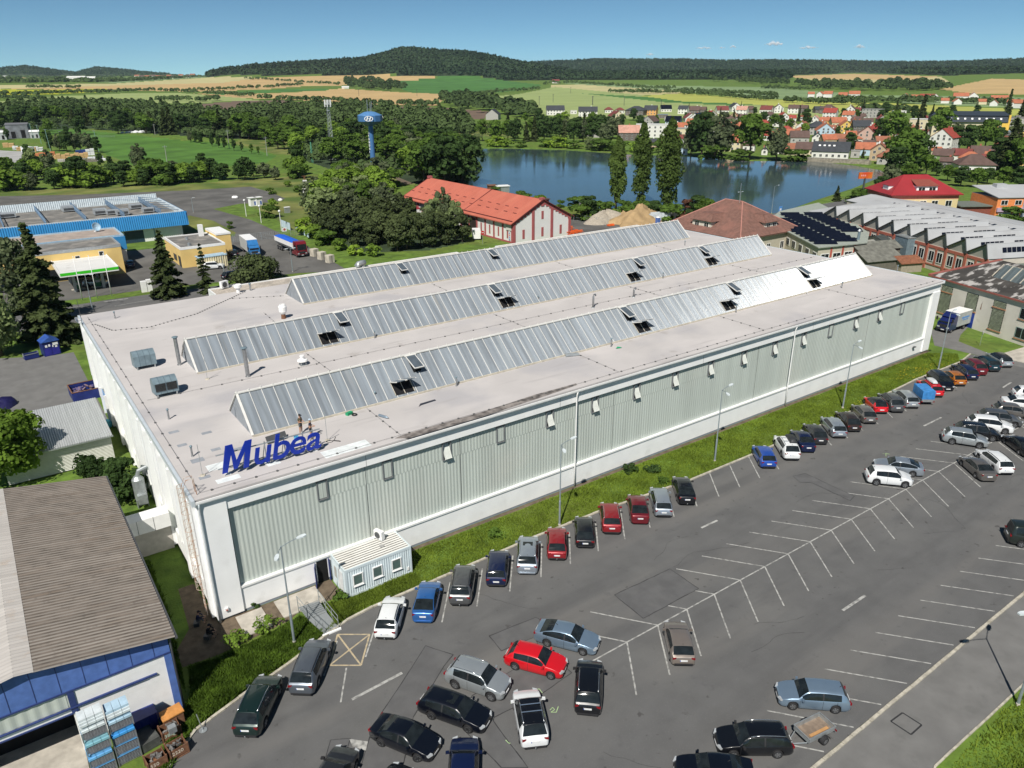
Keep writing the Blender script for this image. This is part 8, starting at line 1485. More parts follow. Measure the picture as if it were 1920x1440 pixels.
VH={'A':[(1041,216,34,'l','w','k'),(1075,214,12,'f','w','w'),(1102,219,36,'l','w','k'),(1141,212,15,'h','w','m'),(1162,213,15,'h','w','m'),(1193,217,36,'h','d','k'),(1220,216,24,'l','o','k'),(1248,210,20,'l','w','v'),(1281,214,18,'l','w','k'),(1300,213,22,'l','d','n'),(1316,212,16,'l','d','n'),(1353,213,22,'l','w','m'),(1377,210,19,'g','w','k'),(1391,216,20,'l','w','p'),(1407,212,22,'h','d','n'),(1437,212,22,'l','w','m'),(1459,212,18,'g','w','n'),(1487,213,19,'l','w','n'),(1505,213,17,'l','d','n'),(1534,212,18,'l','d','k'),(1552,214,26,'h','d','n'),(1594,215,18,'g','w','n'),(1610,214,16,'l','w','m'),(1635,221,34,'f','g','g'),(1684,219,22,'f','w','w'),(1733,229,16,'h','d','m')],
 'B':[(1155,225,26,'g','c','m'),(1205,234,16,'l','w','b'),(1219,240,26,'g','g','n'),(1242,222,20,'f','d','b'),(1256,227,18,'f','g','g'),(1262,240,28,'l','b','v'),(1275,247,24,'l','w','o'),(1303,248,34,'l','w','o'),(1293,229,24,'g','w','m'),(1308,235,30,'g','w','v'),(1339,231,18,'h','g','n'),(1363,231,26,'h','g','n'),(1392,228,18,'l','d','n'),(1409,227,16,'g','w','n'),(1400,249,28,'g','w','n'),(1424,249,16,'l','c','n'),(1467,229,18,'g','w','r'),(1483,229,16,'l','w','r'),(1528,231,16,'g','w','p'),(1556,222,24,'l','w','r'),(1546,234,18,'l','o','o'),(1570,238,28,'l','c','o'),(1583,249,24,'g','y','o'),(1601,241,18,'g','o','u'),(1530,253,34,'h','g','k'),(1612,251,32,'l','d','k'),(1626,236,18,'l','w','n'),(1644,245,22,'h','w','r'),(1697,240,18,'h','t','m'),(1727,250,44,'f','c','w'),(1345,250,30,'l','w','u')],
 'C':[(1446,251,16,'f','b','b'),(1473,254,26,'h','y','r'),(1544,260,36,'g','b','o'),(1375,252,26,'l','w','o'),(1370,284,40,'l','c','o'),(1438,264,22,'l','w','r'),(1468,265,36,'l','c','o'),(1497,268,34,'l','g','n'),(1531,268,20,'g','w','k'),(1551,272,26,'l','t','o'),(1577,272,28,'l','t','u'),(1594,262,18,'l','t','o'),(1632,267,36,'g','p','r'),(1652,276,26,'l','w','u'),(1679,267,16,'g','w','r'),(1680,287,20,'g','d','u'),(1697,278,18,'f','g','g'),(1716,278,24,'g','t','m'),(1404,284,22,'l','w','n')],
 'D':[(1433,291,12,'g','w','k'),(1463,289,14,'l','w','n'),(1483,291,28,'l','c','u'),(1509,292,36,'l','c','n'),(1556,298,66,'l','w','k'),(1620,292,34,'l','b','o'),(1602,296,16,'f','g','g'),(1646,302,34,'g','t','u'),(1664,309,40,'h','g','u')],
 'E':[(1768,285,44,'g','w','r'),(1752,294,18,'l','c','o'),(1766,304,34,'l','n','n'),(1800,304,34,'l','w','m'),(1838,301,40,'l','w','n'),(1853,304,16,'l','w','o'),(1816,311,36,'h','g','o'),(1822,325,64,'h','w','n'),(1854,315,32,'l','w','m'),(1771,316,20,'l','d','n'),(1889,284,38,'g','t','u'),(1916,320,20,'l','y','n'),(1912,300,20,'l','w','m'),(1880,263,40,'f','d','b'),(1909,262,20,'g','y','k'),(1915,275,16,'g','w','k')],
 'F':[(1520,183,12,'l','w','o'),(1538,183,12,'g','w','o'),(1552,183,16,'l','w','o'),(1580,183,16,'l','w','o'),(1601,183,20,'l','w','o'),(1697,187,12,'g','w','o'),(1714,189,22,'l','w','o'),(1733,190,18,'l','w','r'),(1749,190,16,'g','w','u'),(1771,194,14,'l','w','o'),(1793,196,15,'g','w','o'),(1800,188,26,'l','w','o'),(1823,188,18,'g','w','p'),(1840,196,14,'l','c','o'),(1872,191,30,'l','w','o'),(1863,199,14,'g','w','u'),(1896,201,16,'l','w','o'),(1913,203,20,'l','w','o'),(1042,156,14,'l','w','m'),(925,225,26,'g','g','k')],
 'G':[(1222,258,62,'f','w','w'),(1284,262,46,'f','c','g'),(1178,264,40,'l','d','p'),(1163,253,26,'l','g','g'),(1112,258,26,'l','g','g'),(1227,277,16,'l','t','k'),(1274,270,20,'l','w','m'),(1281,292,14,'f','b','b'),(1240,276,8,'l','t','o')]}
EXTRA={(1556,298):'long white house with a black roof and four skylights facing the lake',(1768,285):'tall white gabled house with a red roof behind the shore trees',(1222,258):'long white flat-roofed works hall between the poplars',(1178,264):'dark open shed with a pink-red roof left of the white works hall',(1816,311):'house with a bright orange pyramid roof in the right-hand cluster',(1822,325):'low house with a very wide brown roof below the orange pyramid roof',(925,225):'lone dark-roofed house at the edge of the ploughed field',(1042,156):'lone maroon-roofed farm far up at the wood edge',(1281,292):'small blue-grey boathouse at the water between the poplars and the big shore tree',(1727,250):'cream flat-roofed apartment house between dark conifers',(1646,302):'tan house whose decorated gable faces the lake',(1530,253):'boxy grey house with a black hipped roof in the middle of the village',(1632,267):'pink house with a steep red roof near the lake end',(1284,262):'long beige wall building below the orange-roofed pair'}
PHR['H']='village gardens behind the shore rows';VH['H']=[];_r=random.Random(17);_all=[(h[0],h[1])for L in VH.values()for h in L]
while len(VH['H'])<40:
 x,y=_r.uniform(1330,1745),_r.uniform(222,286)
 if not inpoly(np.array([[x,y]]),[(1330,222),(1600,224),(1745,243),(1745,262),(1700,284),(1600,286),(1480,262),(1350,256)])[0]or any(abs(x-a)<15 and abs(y-b)<7 for a,b in _all):continue
 _all.append((x,y));VH['H'].append((round(x),round(y),_r.randint(14,22),_r.choice('llgglh'),_r.choice('wwwctg'),_r.choice('ouunmnro')))
rg=random.Random(5)
def house(x,y,wpx,kind,wc,rc,label,row):
 p=land(x,y);dp=depth(p);w_=wpx*dp/FPX;c=CAM[:2]-np.array(p[:2]);phi=math.atan2(c[0],-c[1]);off=R_(rg.uniform(-22,22))if row not in 'DG' else R_(rg.uniform(-8,8));flat=kind=='f'
 W,RF=WC[wc],RC_[rc];far=row=='F'
 if kind=='g':dd,ww=w_*.9,w_*1.25;rz=phi+R_(90)+off
 else:ww,dd=w_*.97,(min(w_*.8,11)if kind!='h' else w_*.8);rz=phi+off
 he=3.4 if(ww<9 or rg.random()<.45)else 5.2
 if kind=='g':he=min(he,dd*.5+1)
 if(x,y)in((1727,250),(1768,285),(1635,221)):he=7.5
 if(x,y)==(1556,298):he=3.6
 if row=='E' and kind=='l':he=3.2
 back=np.array((-c[0],-c[1]))/np.hypot(*c)*(dd/2 if kind!='g' else ww/2);ctr=np.array(p[:2])+back;hr=he+max(1.6,min(dd*.40,4.6))
 if kind in 'lg':t=gable('house',label,'house',ctr,rz,ww,dd,he,hr,W,RF,.35,None if far else(rg.uniform(-.3,.3)*ww,.5,rg.choice([WPAINT,BRICK,CONC])),'village houses',p[2])
 elif kind=='h':
  t=thing('house',label,'house',(*ctr,p[2]),rz,'village houses');mb=MB();mb.box(-ww/2,ww/2,-dd/2,dd/2,-.6,he);mb.build('wall',W,t);hip(t,ww,dd,he,he+min(dd*.36,4),ww*.25,RF)
 else:
  he={62:8.5,46:7,44:9.5,34:7.5}.get(wpx,max(3,he));t=thing('house',label,'house',(*ctr,p[2]),rz,'village houses');mb=MB();mb.box(-ww/2,ww/2,-dd/2,dd/2,-.6,he);mb.build('wall',W,t);mb=MB();mb.box(-ww/2-.2,ww/2+.2,-dd/2-.2,dd/2+.2,he,he+.3);mb.build('roof',RF,t)
 if far:return t
 def wins(L,h0,face,pos,kmax=6):
  n=max(1,min(kmax,int(L/2.8)))
  for i in range(n):
   q=-L/2+L*(i+.5)/n;s=1
   if face=='-y':win(t,q,-dd/2,h0,1.1,1.25,'-y')
   else:win(t,pos,q,h0,1.1,1.25,face)
 lv=[.95]+([3.6]if he>4.6 else[])+([6.2]if he>7.4 else[])
 for z in lv:wins(ww,z,'-y',0)
 if kind=='g':
  for z in lv+[he+.2]:wins(dd*(1 if z<he else.5),z,'-x',-ww/2,4);wins(dd*(1 if z<he else.5),z,'+x',ww/2,4)
 if(x,y)==(1556,298):
  mb=MB();k=(hr-he)/(dd/2);[mb.obox((-ww*.32+q*2.3,-dd*.22,he+(dd/2-dd*.22)*k+.2),(.5,0,0),(0,.35,.35*k),(0,0,.04))for q in range(4)];mb.build('skylights',WPAINT,t)
 return t
for row,L in VH.items():
 order=sorted(range(len(L)),key=lambda i:L[i][0])
 for r_,i in enumerate(order):
  x,y,wpx,kd,wc,rc=L[i];lb=EXTRA.get((x,y))or '%s-roofed %s house, %s from the left in the %s'%(RN[rc],WN[wc],nth(r_+1),PHR[row])
  house(x,y,wpx,kd,wc,rc,lb,row)
# large yellow block and grey panel block
p=land(1812,262);t=thing('apartment_block','big yellow-gabled apartment block with a two-tier black roof','apartment block',(p[0]+14,p[1]+8,p[2]),math.atan2(CAM[0]-p[0],-(CAM[1]-p[1]))+R_(12));mb=MB();mb.box(-22,22,-7,7,-1,10.5);mb.build('wall',WC['c'],t);mb=MB();mb.box(22.02,23.2,-7.2,7.2,-1,15);mb.box(11,22,-7.6,-7.02,-1,10);mb.build('yellow_gable',M('strong_yellow',(.72,.46,.08),.8),t)
mb=MB();slab(mb,[(-23,-8,10.5),(22,-8,10.5),(22,-4.5,14.2),(-23,-4.5,14.2)],.2);slab(mb,[(-24,-5.5,14.4),(23.5,-5.5,14.4),(20,0,17),(-20,0,17)],.2);slab(mb,[(-24,5.5,14.4),(23.5,5.5,14.4),(20,0,17),(-20,0,17)],.2);mb.box(-23,22,-4.4,7.5,10.5,14.3);mb.build('roof',M('blue_black_roof',(.03,.04,.055),.5),t)
for i in range(10):
 mb=MB();x=-20+i*4.2;mb.obox((x,-6.4,12.6),(.55,0,0),(0,.45,.5),(0,-.06,.06));mb.build('skylight',WPAINT,t)
 for z in(.8,3.9,7.0):win(t,x,-7.02 if x<10.5 else-7.62,z,1.6,1.5,'-y')
p=land(1897,255);t=thing('apartment_block','grey panel apartment block with white balconies at the right edge','apartment block',(p[0]+8,p[1]+8,p[2]),math.atan2(CAM[0]-p[0],-(CAM[1]-p[1]))+R_(8));mb=MB();mb.box(-17,30,-6,6,-1,11.5);mb.build('wall',WC['g'],t);mb=MB();mb.box(-17.2,30.2,-6.2,6.2,11.5,11.9);[mb.box(-12+8*k,-9+8*k,-2,2,11.9,13)for k in range(4)];mb.build('roof',ASH,t)
for i in range(11):
 for z in(.8,3.6,6.4,9.2):win(t,-15+i*4.1,-6,z,1.8,1.4,'-y')
# far hamlet on the left, farms: small houses
fl=[(258,146),(268,147),(277,147),(288,146),(297,147),(306,147),(318,146),(329,147),(340,145),(352,146),(362,144)]
for i,(x,y)in enumerate(fl):p=land(x,y);s=depth(p)/FPX*9;gable('house','%s tiny %s house from the left in the far hamlet on the left horizon'%(nth(i+1),['rust-roofed','brown-roofed'][i%2]),'house',p[:2],R_(-35),s,s*.8,s*.35,s*.6,WC['w'],RC_['un'[i%2]],z0=p[2],grp='far hamlet on the left')
for i,(x,y,wd,lb)in enumerate(((145,151,34,'long pale farm hall far off on the left'),(110,151,10,'white far farmhouse left of the long pale hall'),(12,147,14,'pale far farm at the left edge'),(170,150,20,'second long pale hall far off on the left'))):p=land(x,y);s=depth(p)/FPX*wd;gable('farm_hall',lb,'farm building',p[:2],R_(-35),s,s*.3,s*.1+3,s*.1+7,WC['w'],RC_['w'],z0=p[2])
p=land(648,166);gable('field_barn','tiny white shed by the dark copse above the tan field','shed',p[:2],R_(-30),16,8,3,5,WC['w'],RC_['w'],z0=p[2])
# field poles
for i,(x,y)in enumerate(((1111,197),(1011,197),(1037,192),(1170,198),(1239,205),(782,181),(673,180),(1070,175))):
 p=land(x,y);s=depth(p)/FPX;t=thing('field_pole','dark power pole standing in the fields, %s from the left'%nth(sorted([1111,1011,1037,1170,1239,782,673,1070]).index(x)+1),'pole',p,0,'power poles in the far fields');mb=MB();mb.tube([(0,0,0),(0,0,11)],.3 if i else.5,5);mb.build('pole',DGREY,t);mb=MB();mb.box(-1.6,1.6,-.15,.15,10.2,10.5);mb.build('crossarm',DGREY,t)
# lake wall
a,b=np.array(land(1512,303)),np.array(land(1630,309));t=thing('lake_wall','low stone wall along the lake below the white black-roofed house','wall');u=(b-a)/np.linalg.norm(b-a);v=np.array((-u[1],u[0],0));mb=MB();mb.obox((a+b)/2+[0,0,.4],(b-a)/2,v*.5,(0,0,1.6));mb.build('stonework',M('brown_grey_stone',(.3,.27,.21),.9,var=.3,scale=.8,world=True),t);mb=MB();mb.obox((a+b)/2+[0,0,2.06],(b-a)/2,v*.6,(0,0,.06));mb.build('coping',CONC,t)
fence(a[:2]+v[:2]*1.5,b[:2]+v[:2]*1.5,'pale fence along the lake front road',h=1.6,step=6,wires=3)
# trees
G_BR=LEAF('leaf_broad',(0.0986,0.172,0.0358));G_LI=LEAF('leaf_light',(0.168,0.271,0.0462));G_DK=LEAF('leaf_dark',(0.0552,0.099,0.0335));G_SP=LEAF('needle_dark',(0.0591,0.0811,0.0335),trans=.12);G_PI=LEAF('needle_pine',(0.067,0.09,0.0398),trans=.12);G_PO=LEAF('leaf_poplar',(0.0986,0.153,0.042),scale=.5);G_WI=LEAF('leaf_willow',(0.176,0.233,0.105));G_GR=LEAF('leaf_grey_green',(0.119,0.153,0.0838));G_RD=LEAF('leaf_reddish',(0.215,0.108,0.0734));G_LM=LEAF('leaf_lime',(0.236,0.36,0.0524))
BARK=M('bark',(.085,.065,.05),.95,var=.3,scale=4)
def quads(C,Nn,s,asp=1.0,rg=rng,droop=0.):
 """leaf faces at C with normals Nn and half-size s"""
 n=len(C);r=rg.normal(size=(n,3));T=np.cross(Nn,r);T/=np.linalg.norm(T,axis=1)[:,None]+1e-9;B=np.cross(Nn,T);s=np.broadcast_to(np.asarray(s),(n,))[:,None]
 V=np.stack([C-T*s-B*s*asp*.35,C+T*s*.3-B*s*asp,C+T*s+B*s*asp*.3,C-T*s*.25+B*s*asp],1).reshape(-1,3);F=np.arange(4*n).reshape(n,4);return V,F
def unit(a):return a/(np.linalg.norm(a,axis=-1,keepdims=True)+1e-9)
def mesh_from(parts,nm,m):
 V=[];F=[];o=0
 for v,f in parts:V.append(v);F.append(f+o);o+=len(v)
 return npmesh(nm,np.concatenate(V),np.concatenate(F),m)
def crown_lobes(H,base,wr,nl,n,ls,m,seed,top=1.0,shape='round',nm='crown'):
 rg=np.random.default_rng(seed);L=[];hc=H-base
 for i in range(nl):
  u=rg.uniform(0,1)**.8
  prof={'round':math.sqrt(max(.05,1-(2*u-.85)**2*.8)),'col':math.sin(math.pi*min(1,max(.06,u*.93+.07)))**.55,'cone':(1-u)*.95+.08}[shape]
  a=rg.uniform(0,2*math.pi);rad=wr*prof*rg.uniform(.25,.78);c=np.array((rad*math.cos(a),rad*math.sin(a),base+hc*u*.9));sz=wr*prof*rg.uniform(.32,.55)
  if shape=='col':sz=wr*prof*rg.uniform(.4,.65)
  L.append((c,sz,sz*(rg.uniform(.6,.9)if shape!='col' else rg.uniform(1.2,2.0))))
 parts=[];per=max(8,n//nl)
 for c,r,rz_ in L:
  d=unit(rg.normal(size=(per,3)));d[:,2]=np.where(d[:,2]<-.45,-d[:,2],d[:,2]);rr_=rg.uniform(.72,1.08,(per,1));C=c+d*rr_*np.array((r,r,rz_));N_=unit(d*np.array((1,1,r/rz_))+rg.normal(size=(per,3))*.45);parts.append(quads(C,N_,ls*rg.uniform(.6,1.25,per),rg=rg))
 return mesh_from(parts,nm,m)
def trunk_mesh(H,base,r,wr,seed,nb=6,lean=.02):
 rg=random.Random(seed);mb=MB();top=base+(H-base)*.75;pts=[(0,0,-.3),(rg.uniform(-lean,lean)*H,0,base),(rg.uniform(-.03,.03)*H,rg.uniform(-.03,.03)*H,top)];mb.tube(pts,[r,r*.7,r*.15],7)
 for k in range(nb):z=base+(top-base)*rg.uniform(.0,.75);a=rg.uniform(0,6.28);q=wr*rg.uniform(.45,.75);mb.tube([(0,0,z-.3),(q*.55*math.cos(a),q*.55*math.sin(a),z+q*.35),(q*math.cos(a),q*math.sin(a),z+q*.7)],[r*.42,r*.25,r*.06],5)
 o=mb.build('trunk',BARK,None,smooth=True);me=o.data;bpy.data.objects.remove(o);return me
def spruce_mesh(H,wr,n,ls,m,seed,base=.06,gap=.0,droop=.35):
 rg=np.random.default_rng(seed);parts=[];lv=int(H*1.5);C=[];N_=[];S=[]
 for i in range(lv):
  f=i/(lv-1);z=H*(base+(1-base)*f*.985);R0=wr*(1-f)**.85*(.82+.35*rg.random())+.12;nbr=max(4,int(11*(1-f)+4))
  for b in range(nbr):
   if rg.random()<gap:continue
   a=rg.uniform(0,2*math.pi);Rb=R0*rg.uniform(.6,1.1);k=max(3,int(n*Rb/wr/lv/8)+2);t=np.linspace(.12,1,k);x=Rb*t;zz=z-droop*Rb*t**1.4+.12*Rb*t**3
   for s in range(3):
    P=np.stack([x*math.cos(a),x*math.sin(a),zz],1)+rg.normal(size=(k,3))*np.array((.14,.14,.08))*(.3+wr*.12);C.append(P);N_.append(unit(np.stack([.45*math.cos(a)*np.ones(k),.45*math.sin(a)*np.ones(k),np.ones(k)],1)+rg.normal(size=(k,3))*.5));S.append(ls*(1.25-.5*t)*rg.uniform(.7,1.2,k))
 return mesh_from([quads(np.concatenate(C),np.concatenate(N_),np.concatenate(S),1.3,rg)],'crown',m)
PROTO={}
def proto(key,H,crown,trunk):PROTO[key]=(H,crown,trunk)
for i in range(4):
 mt=[G_BR,G_LI,G_DK,G_GR][i]
 for j in range(2):proto('broad%d%d'%(i,j),12,crown_lobes(12,2.0,4.6,26+4*j,2600,.40,mt,100+i*10+j),trunk_mesh(12,2.4,.32,3.5,i*3+j))
for j in range(2):proto('tall%d'%j,15,crown_lobes(15,2.5,3.6,30,2600,.40,[G_BR,G_DK][j],150+j),trunk_mesh(15,3.5,.34,2.8,40+j))
for j in range(3):proto('bush%d'%j,4,crown_lobes(4,.1,2.6,14,1100,.27,[G_BR,G_LI,G_LM][j],170+j),trunk_mesh(4,.6,.12,1.6,60+j))
for j in range(2):proto('spruce%d'%j,14,spruce_mesh(14,3.0,2600,.42,G_SP,180+j),trunk_mesh(14,1.5,.25,.5,70+j,0))
for j in range(3):proto('pine%d'%j,11,crown_lobes(11,1.0,3.6,34,3400,.34,[G_PI,G_SP,G_PI][j],190+j,shape='cone' if j==1 else 'round'),trunk_mesh(11,1.5,.28,2.5,80+j))
proto('willow0',11,crown_lobes(11,1.2,4.4,26,2600,.36,G_WI,196),trunk_mesh(11,2,.3,3,90));proto('red0',5,crown_lobes(5,.2,2.6,14,1200,.26,G_RD,197),trunk_mesh(5,.6,.12,1.6,91))
DUPN={}
def tree(key,p,H,label,group,wide=1.0,nm=None,rz=None):
 H0,cm,tm=PROTO[key];s=H/H0;base='tree' if not key.startswith('bush')and not key.startswith('red')else 'bush';kind={'spr':'spruce_tree','pin':'pine_tree','bus':'bush','red':'bush','wil':'willow_tree'}.get(key[:3],'broadleaf_tree')
 t=thing(nm or kind,label,'bush' if base=='bush' else 'tree',p,rng.uniform(0,6.28)if rz is None else rz,group);t.scale=(s*wide,s*wide,s);put('trunk',tm,t);put('crown',cm,t);return t
KW={'broad0':'mid-green broadleaf tree','broad1':'light green broadleaf tree','broad2':'dark green broadleaf tree','broad3':'grey-green broadleaf tree','tall0':'tall green tree','tall1':'tall dark tree','bush0':'green bush','bush1':'light green bush','bush2':'lime green bush','spruce':'dark spruce','pine0':'dark rounded pine','pine1':'dark pointed pine','pine2':'dark spreading pine','willow':'pale willow','red0':'reddish bush'}
def kword(k):return KW.get(k[:6])or KW.get(k[:5])or KW.get(k[:4])or 'tree'
def zone(L,where,group):
 """L: (px x, px y of the foot, height m, key, wide)"""
 L=sorted(L,key=lambda a:a[0])
 for i,(x,y,H,key,wd)in enumerate(L):tree(key,land(x,y),H,'%s, %s from the left %s'%(kword(key),nth(i+1),where),group,wd)
def scatter(poly,n,keys,h0,h1,seed,mind=9,wd=(.85,1.15),yb=1.0):
 rg=random.Random(seed);P=np.array(poly,float);out=[];tries=0
 while len(out)<n and tries<n*60:
  tries+=1;x=rg.uniform(P[:,0].min(),P[:,0].max());y=P[:,1].min()+(P[:,1].max()-P[:,1].min())*rg.random()**yb
  if not inpoly(np.array([[x,y]]),P)[0]:continue
  if any(abs(x-a[0])<mind and abs(y-a[1])<mind*.45 for a in out):continue
  out.append((x,y,rg.uniform(h0,h1),rg.choice(keys),rg.uniform(*wd)))
 return out
BK=['broad00','broad01','broad10','broad20','broad21','broad30','tall0','tall1']
# hedge of bushes and trees before the meadow
zone(scatter([(-20,345),(0,330),(110,336),(250,338),(400,332),(560,322),(560,336),(420,342),(250,350),(120,356),(-20,362)],50,['broad00','broad10','broad20','broad21','bush0','bush1','broad30'],6.0,9.5,3,9,(1.05,1.45)),'in the hedge along the dry meadow','trees and bushes of the meadow hedge')
zone([(150,352,13,'broad20',1.1),(65,320,11,'willow0',.8),(95,330,12,'broad30',.7),(265,320,13,'broad30',.75),(460,338,10,'broad21',1.0),(382,322,9,'broad20',.9)],'of the taller trees in the meadow hedge','taller hedge trees')
zone([(88,272,12,'broad00',.8),(97,284,12,'broad20',.7),(112,284,11,'broad30',.7),(126,285,13,'broad20',.8),(140,284,12,'broad30',.7),(152,283,12,'broad30',.8),(166,286,12,'broad30',.8),(184,287,10,'broad20',.8),(190,313,7,'broad20',.8),(208,315,6,'broad20',.8),(55,310,11,'broad20',.6),(152,253,15,'broad20',1.1),(222,251,14,'broad20',1.0),(14,262,8,'broad20',.9),(93,252,12,'broad00',.9),(125,255,8,'broad20',1.0)],'around the material yard','trees around the material yard')
zone([(358,267,8,'broad30',.6),(367,268,8,'broad21',.6),(377,270,8,'broad21',.6),(398,275,8,'broad20',.6),(410,277,8,'broad20',.6),(422,280,8,'broad20',.6),(439,283,8,'tall1',.9),(454,285,6,'tall1',.9),(472,288,6,'tall0',.9),(485,290,5,'tall0',.9),(507,275,5,'bush0',1)],'of the young row in the meadow','young trees in the meadow')
zone(scatter([(-10,246),(60,222),(200,224),(300,240),(420,250),(560,262),(560,266),(440,262),(300,254),(180,240),(60,236),(-10,250)],56,['broad20','broad21','tall1','tall0','broad00','spruce0','pine1'],13,18,8,8,(1.0,1.3)),'in the dark wood edge beyond the meadow','wood edge beyond the meadow')
zone(scatter([(480,262),(580,250),(700,250),(860,262),(885,300),(890,330),(860,352),(790,348),(745,322),(690,318),(640,322),(600,300),(520,284)],74,BK,11,16,9,11,(1.05,1.4)),'in the grove around the water tower','grove around the water tower')
zone([(832,354,21,'broad20',1.15),(868,352,20,'broad21',1.15),(795,348,18,'broad00',1.2),(560,318,12,'broad20',1),(640,352,10,'broad00',1.1),(712,348,8,'bush1',1.6),(660,345,9,'broad10',1),(735,350,7,'bush0',1.3),(700,318,5,'bush2',1)],'of the trees by the barn end','nearer trees by the barn')
zone(scatter([(585,440),(600,405),(640,395),(690,400),(770,425),(860,448),(878,458),(800,470),(690,474),(620,458)],34,['pine0','pine1','pine2','pine0','pine2'],7,10,12,15),'in the dense pine clump behind the hall','pine clump behind the hall')
zone(scatter([(580,420),(600,395),(650,362),(715,358),(722,385),(680,400),(610,420)],20,['broad00','broad30','broad10','willow0'],9,13.5,14,14,(1.0,1.25)),'of the leafy trees behind the pine clump','leafy trees behind the pines')
zone([(815,446,11,'willow0',.62),(834,444,13.5,'broad30',.55),(802,440,9,'broad30',.7),(855,448,10.5,'willow0',.6),(722,420,12.5,'broad30',.9),(690,412,12,'broad00',.9),(655,415,11,'broad30',.9)],'of the tall loose trees above the pine clump','loose trees above the pines')
zone([(600,448,4,'bush1',1.3),(575,442,5,'bush2',1.1),(640,470,3,'bush1',1.2),(668,480,2.6,'bush2',1.3),(700,482,3,'bush1',1.1),(612,460,4,'bush0',1.2),(506,408,4,'bush0',1.2),(510,390,3,'bush1',1),(578,350,3,'bush0',1.3),(508,365,2.5,'bush0',1.3),(588,372,3,'bush1',1.3),(610,388,7,'broad00',1),(540,350,2.2,'bush1',1.2),(431,429,2.2,'bush0',.8),(560,360,2.5,'bush0',1.3)],'around the yard drive and pine clump foot','bushes around the yard drive')
# lake shores
zone(scatter([(885,262),(960,250),(1060,248),(1150,250),(1160,272),(1100,278),(1000,272),(885,272)],30,['broad20','broad21','spruce0','broad00','tall1','broad30','spruce1'],12,17,21,12),'on the far lake shore','far lake shore trees')
zone([(895,273,8,'willow0',1),(930,275,7,'bush2',1.6),(948,276,5,'bush1',1.5),(1043,277,7,'bush2',1.7),(1020,276,5,'bush0',1.6),(1105,281,8,'willow0',1.1),(1130,283,7,'bush0',1.7),(1160,284,6,'bush0',1.7),(1190,286,6,'bush1',1.5),(975,276,4,'bush0',1.8),(1075,279,5,'bush0',1.8),(1215,287,6,'bush0',1.6),(1258,289,6,'bush1',1.5),(1235,286,8,'broad00',1)],'of the bushes at the far waterline','bushes at the far waterline')
zone([(1314,297,25,'broad20',1.0),(1295,293,17,'broad30',.9),(1352,296,24,'broad30',1.0),(1404,300,23,'broad00',1.05),(1455,302,19,'broad30',.85),(1340,300,8,'bush0',1.8),(1480,303,6,'bush0',1.8),(1498,303,6,'bush0',1.9),(1385,302,6,'bush0',1.8),(1270,290,9,'broad00',1),(1592,283,11,'broad20',.9),(1617,297,5,'spruce0',1)],'of the big trees on the village shore','big trees on the village shore')
for i,(x,y,H,wd)in enumerate(((1155,392,24,.9),(1200,390,29.5,1.08),(1249,402,30.5,1.3))):
 p=land(x,y);t=thing('poplar_tree',['smallest, left one of three poplars standing by the lake','middle one of three poplars standing by the lake','widest, right one of three poplars standing by the lake'][i],'tree',p,i*1.7,'three poplars by the lake');put('trunk',trunk_mesh(H,3,.45,1.5,200+i),t);put('crown',crown_lobes(H,1.2+(i==0)*.8,2.7*wd,75,9000,.33,G_PO,210+i,shape='col'),t)
zone([(1105,412,7.5,'broad20',1.2),(1092,414,5,'bush0',1.3),(1125,408,5,'bush0',1.2),(1140,402,4,'bush1',1),(1078,388,3.5,'bush0',1.2),(1095,390,4,'bush0',1),(1050,389,2.5,'bush0',1),(1095,395,4,'bush0',1.2),(1180,408,4,'bush0',1.7),(1205,404,4.5,'bush0',1.7),(1225,412,6,'broad20',1.2),(1255,414,5,'bush0',1.5),(1168,396,3.5,'bush0',1.2),(1305,420,8.5,'broad20',1.2),(1288,415,6.5,'red0',1.1),(1320,425,8,'broad00',1.0),(932,364,3,'bush0',1.2),(990,379,3,'bush0',1.2),(1012,385,3.5,'bush1',1.2),(975,374,3,'bush0',1.3),(1568,378,5,'spruce1',1.4)],'of the shrubs on the near lake shore','shrubs on the near lake shore')
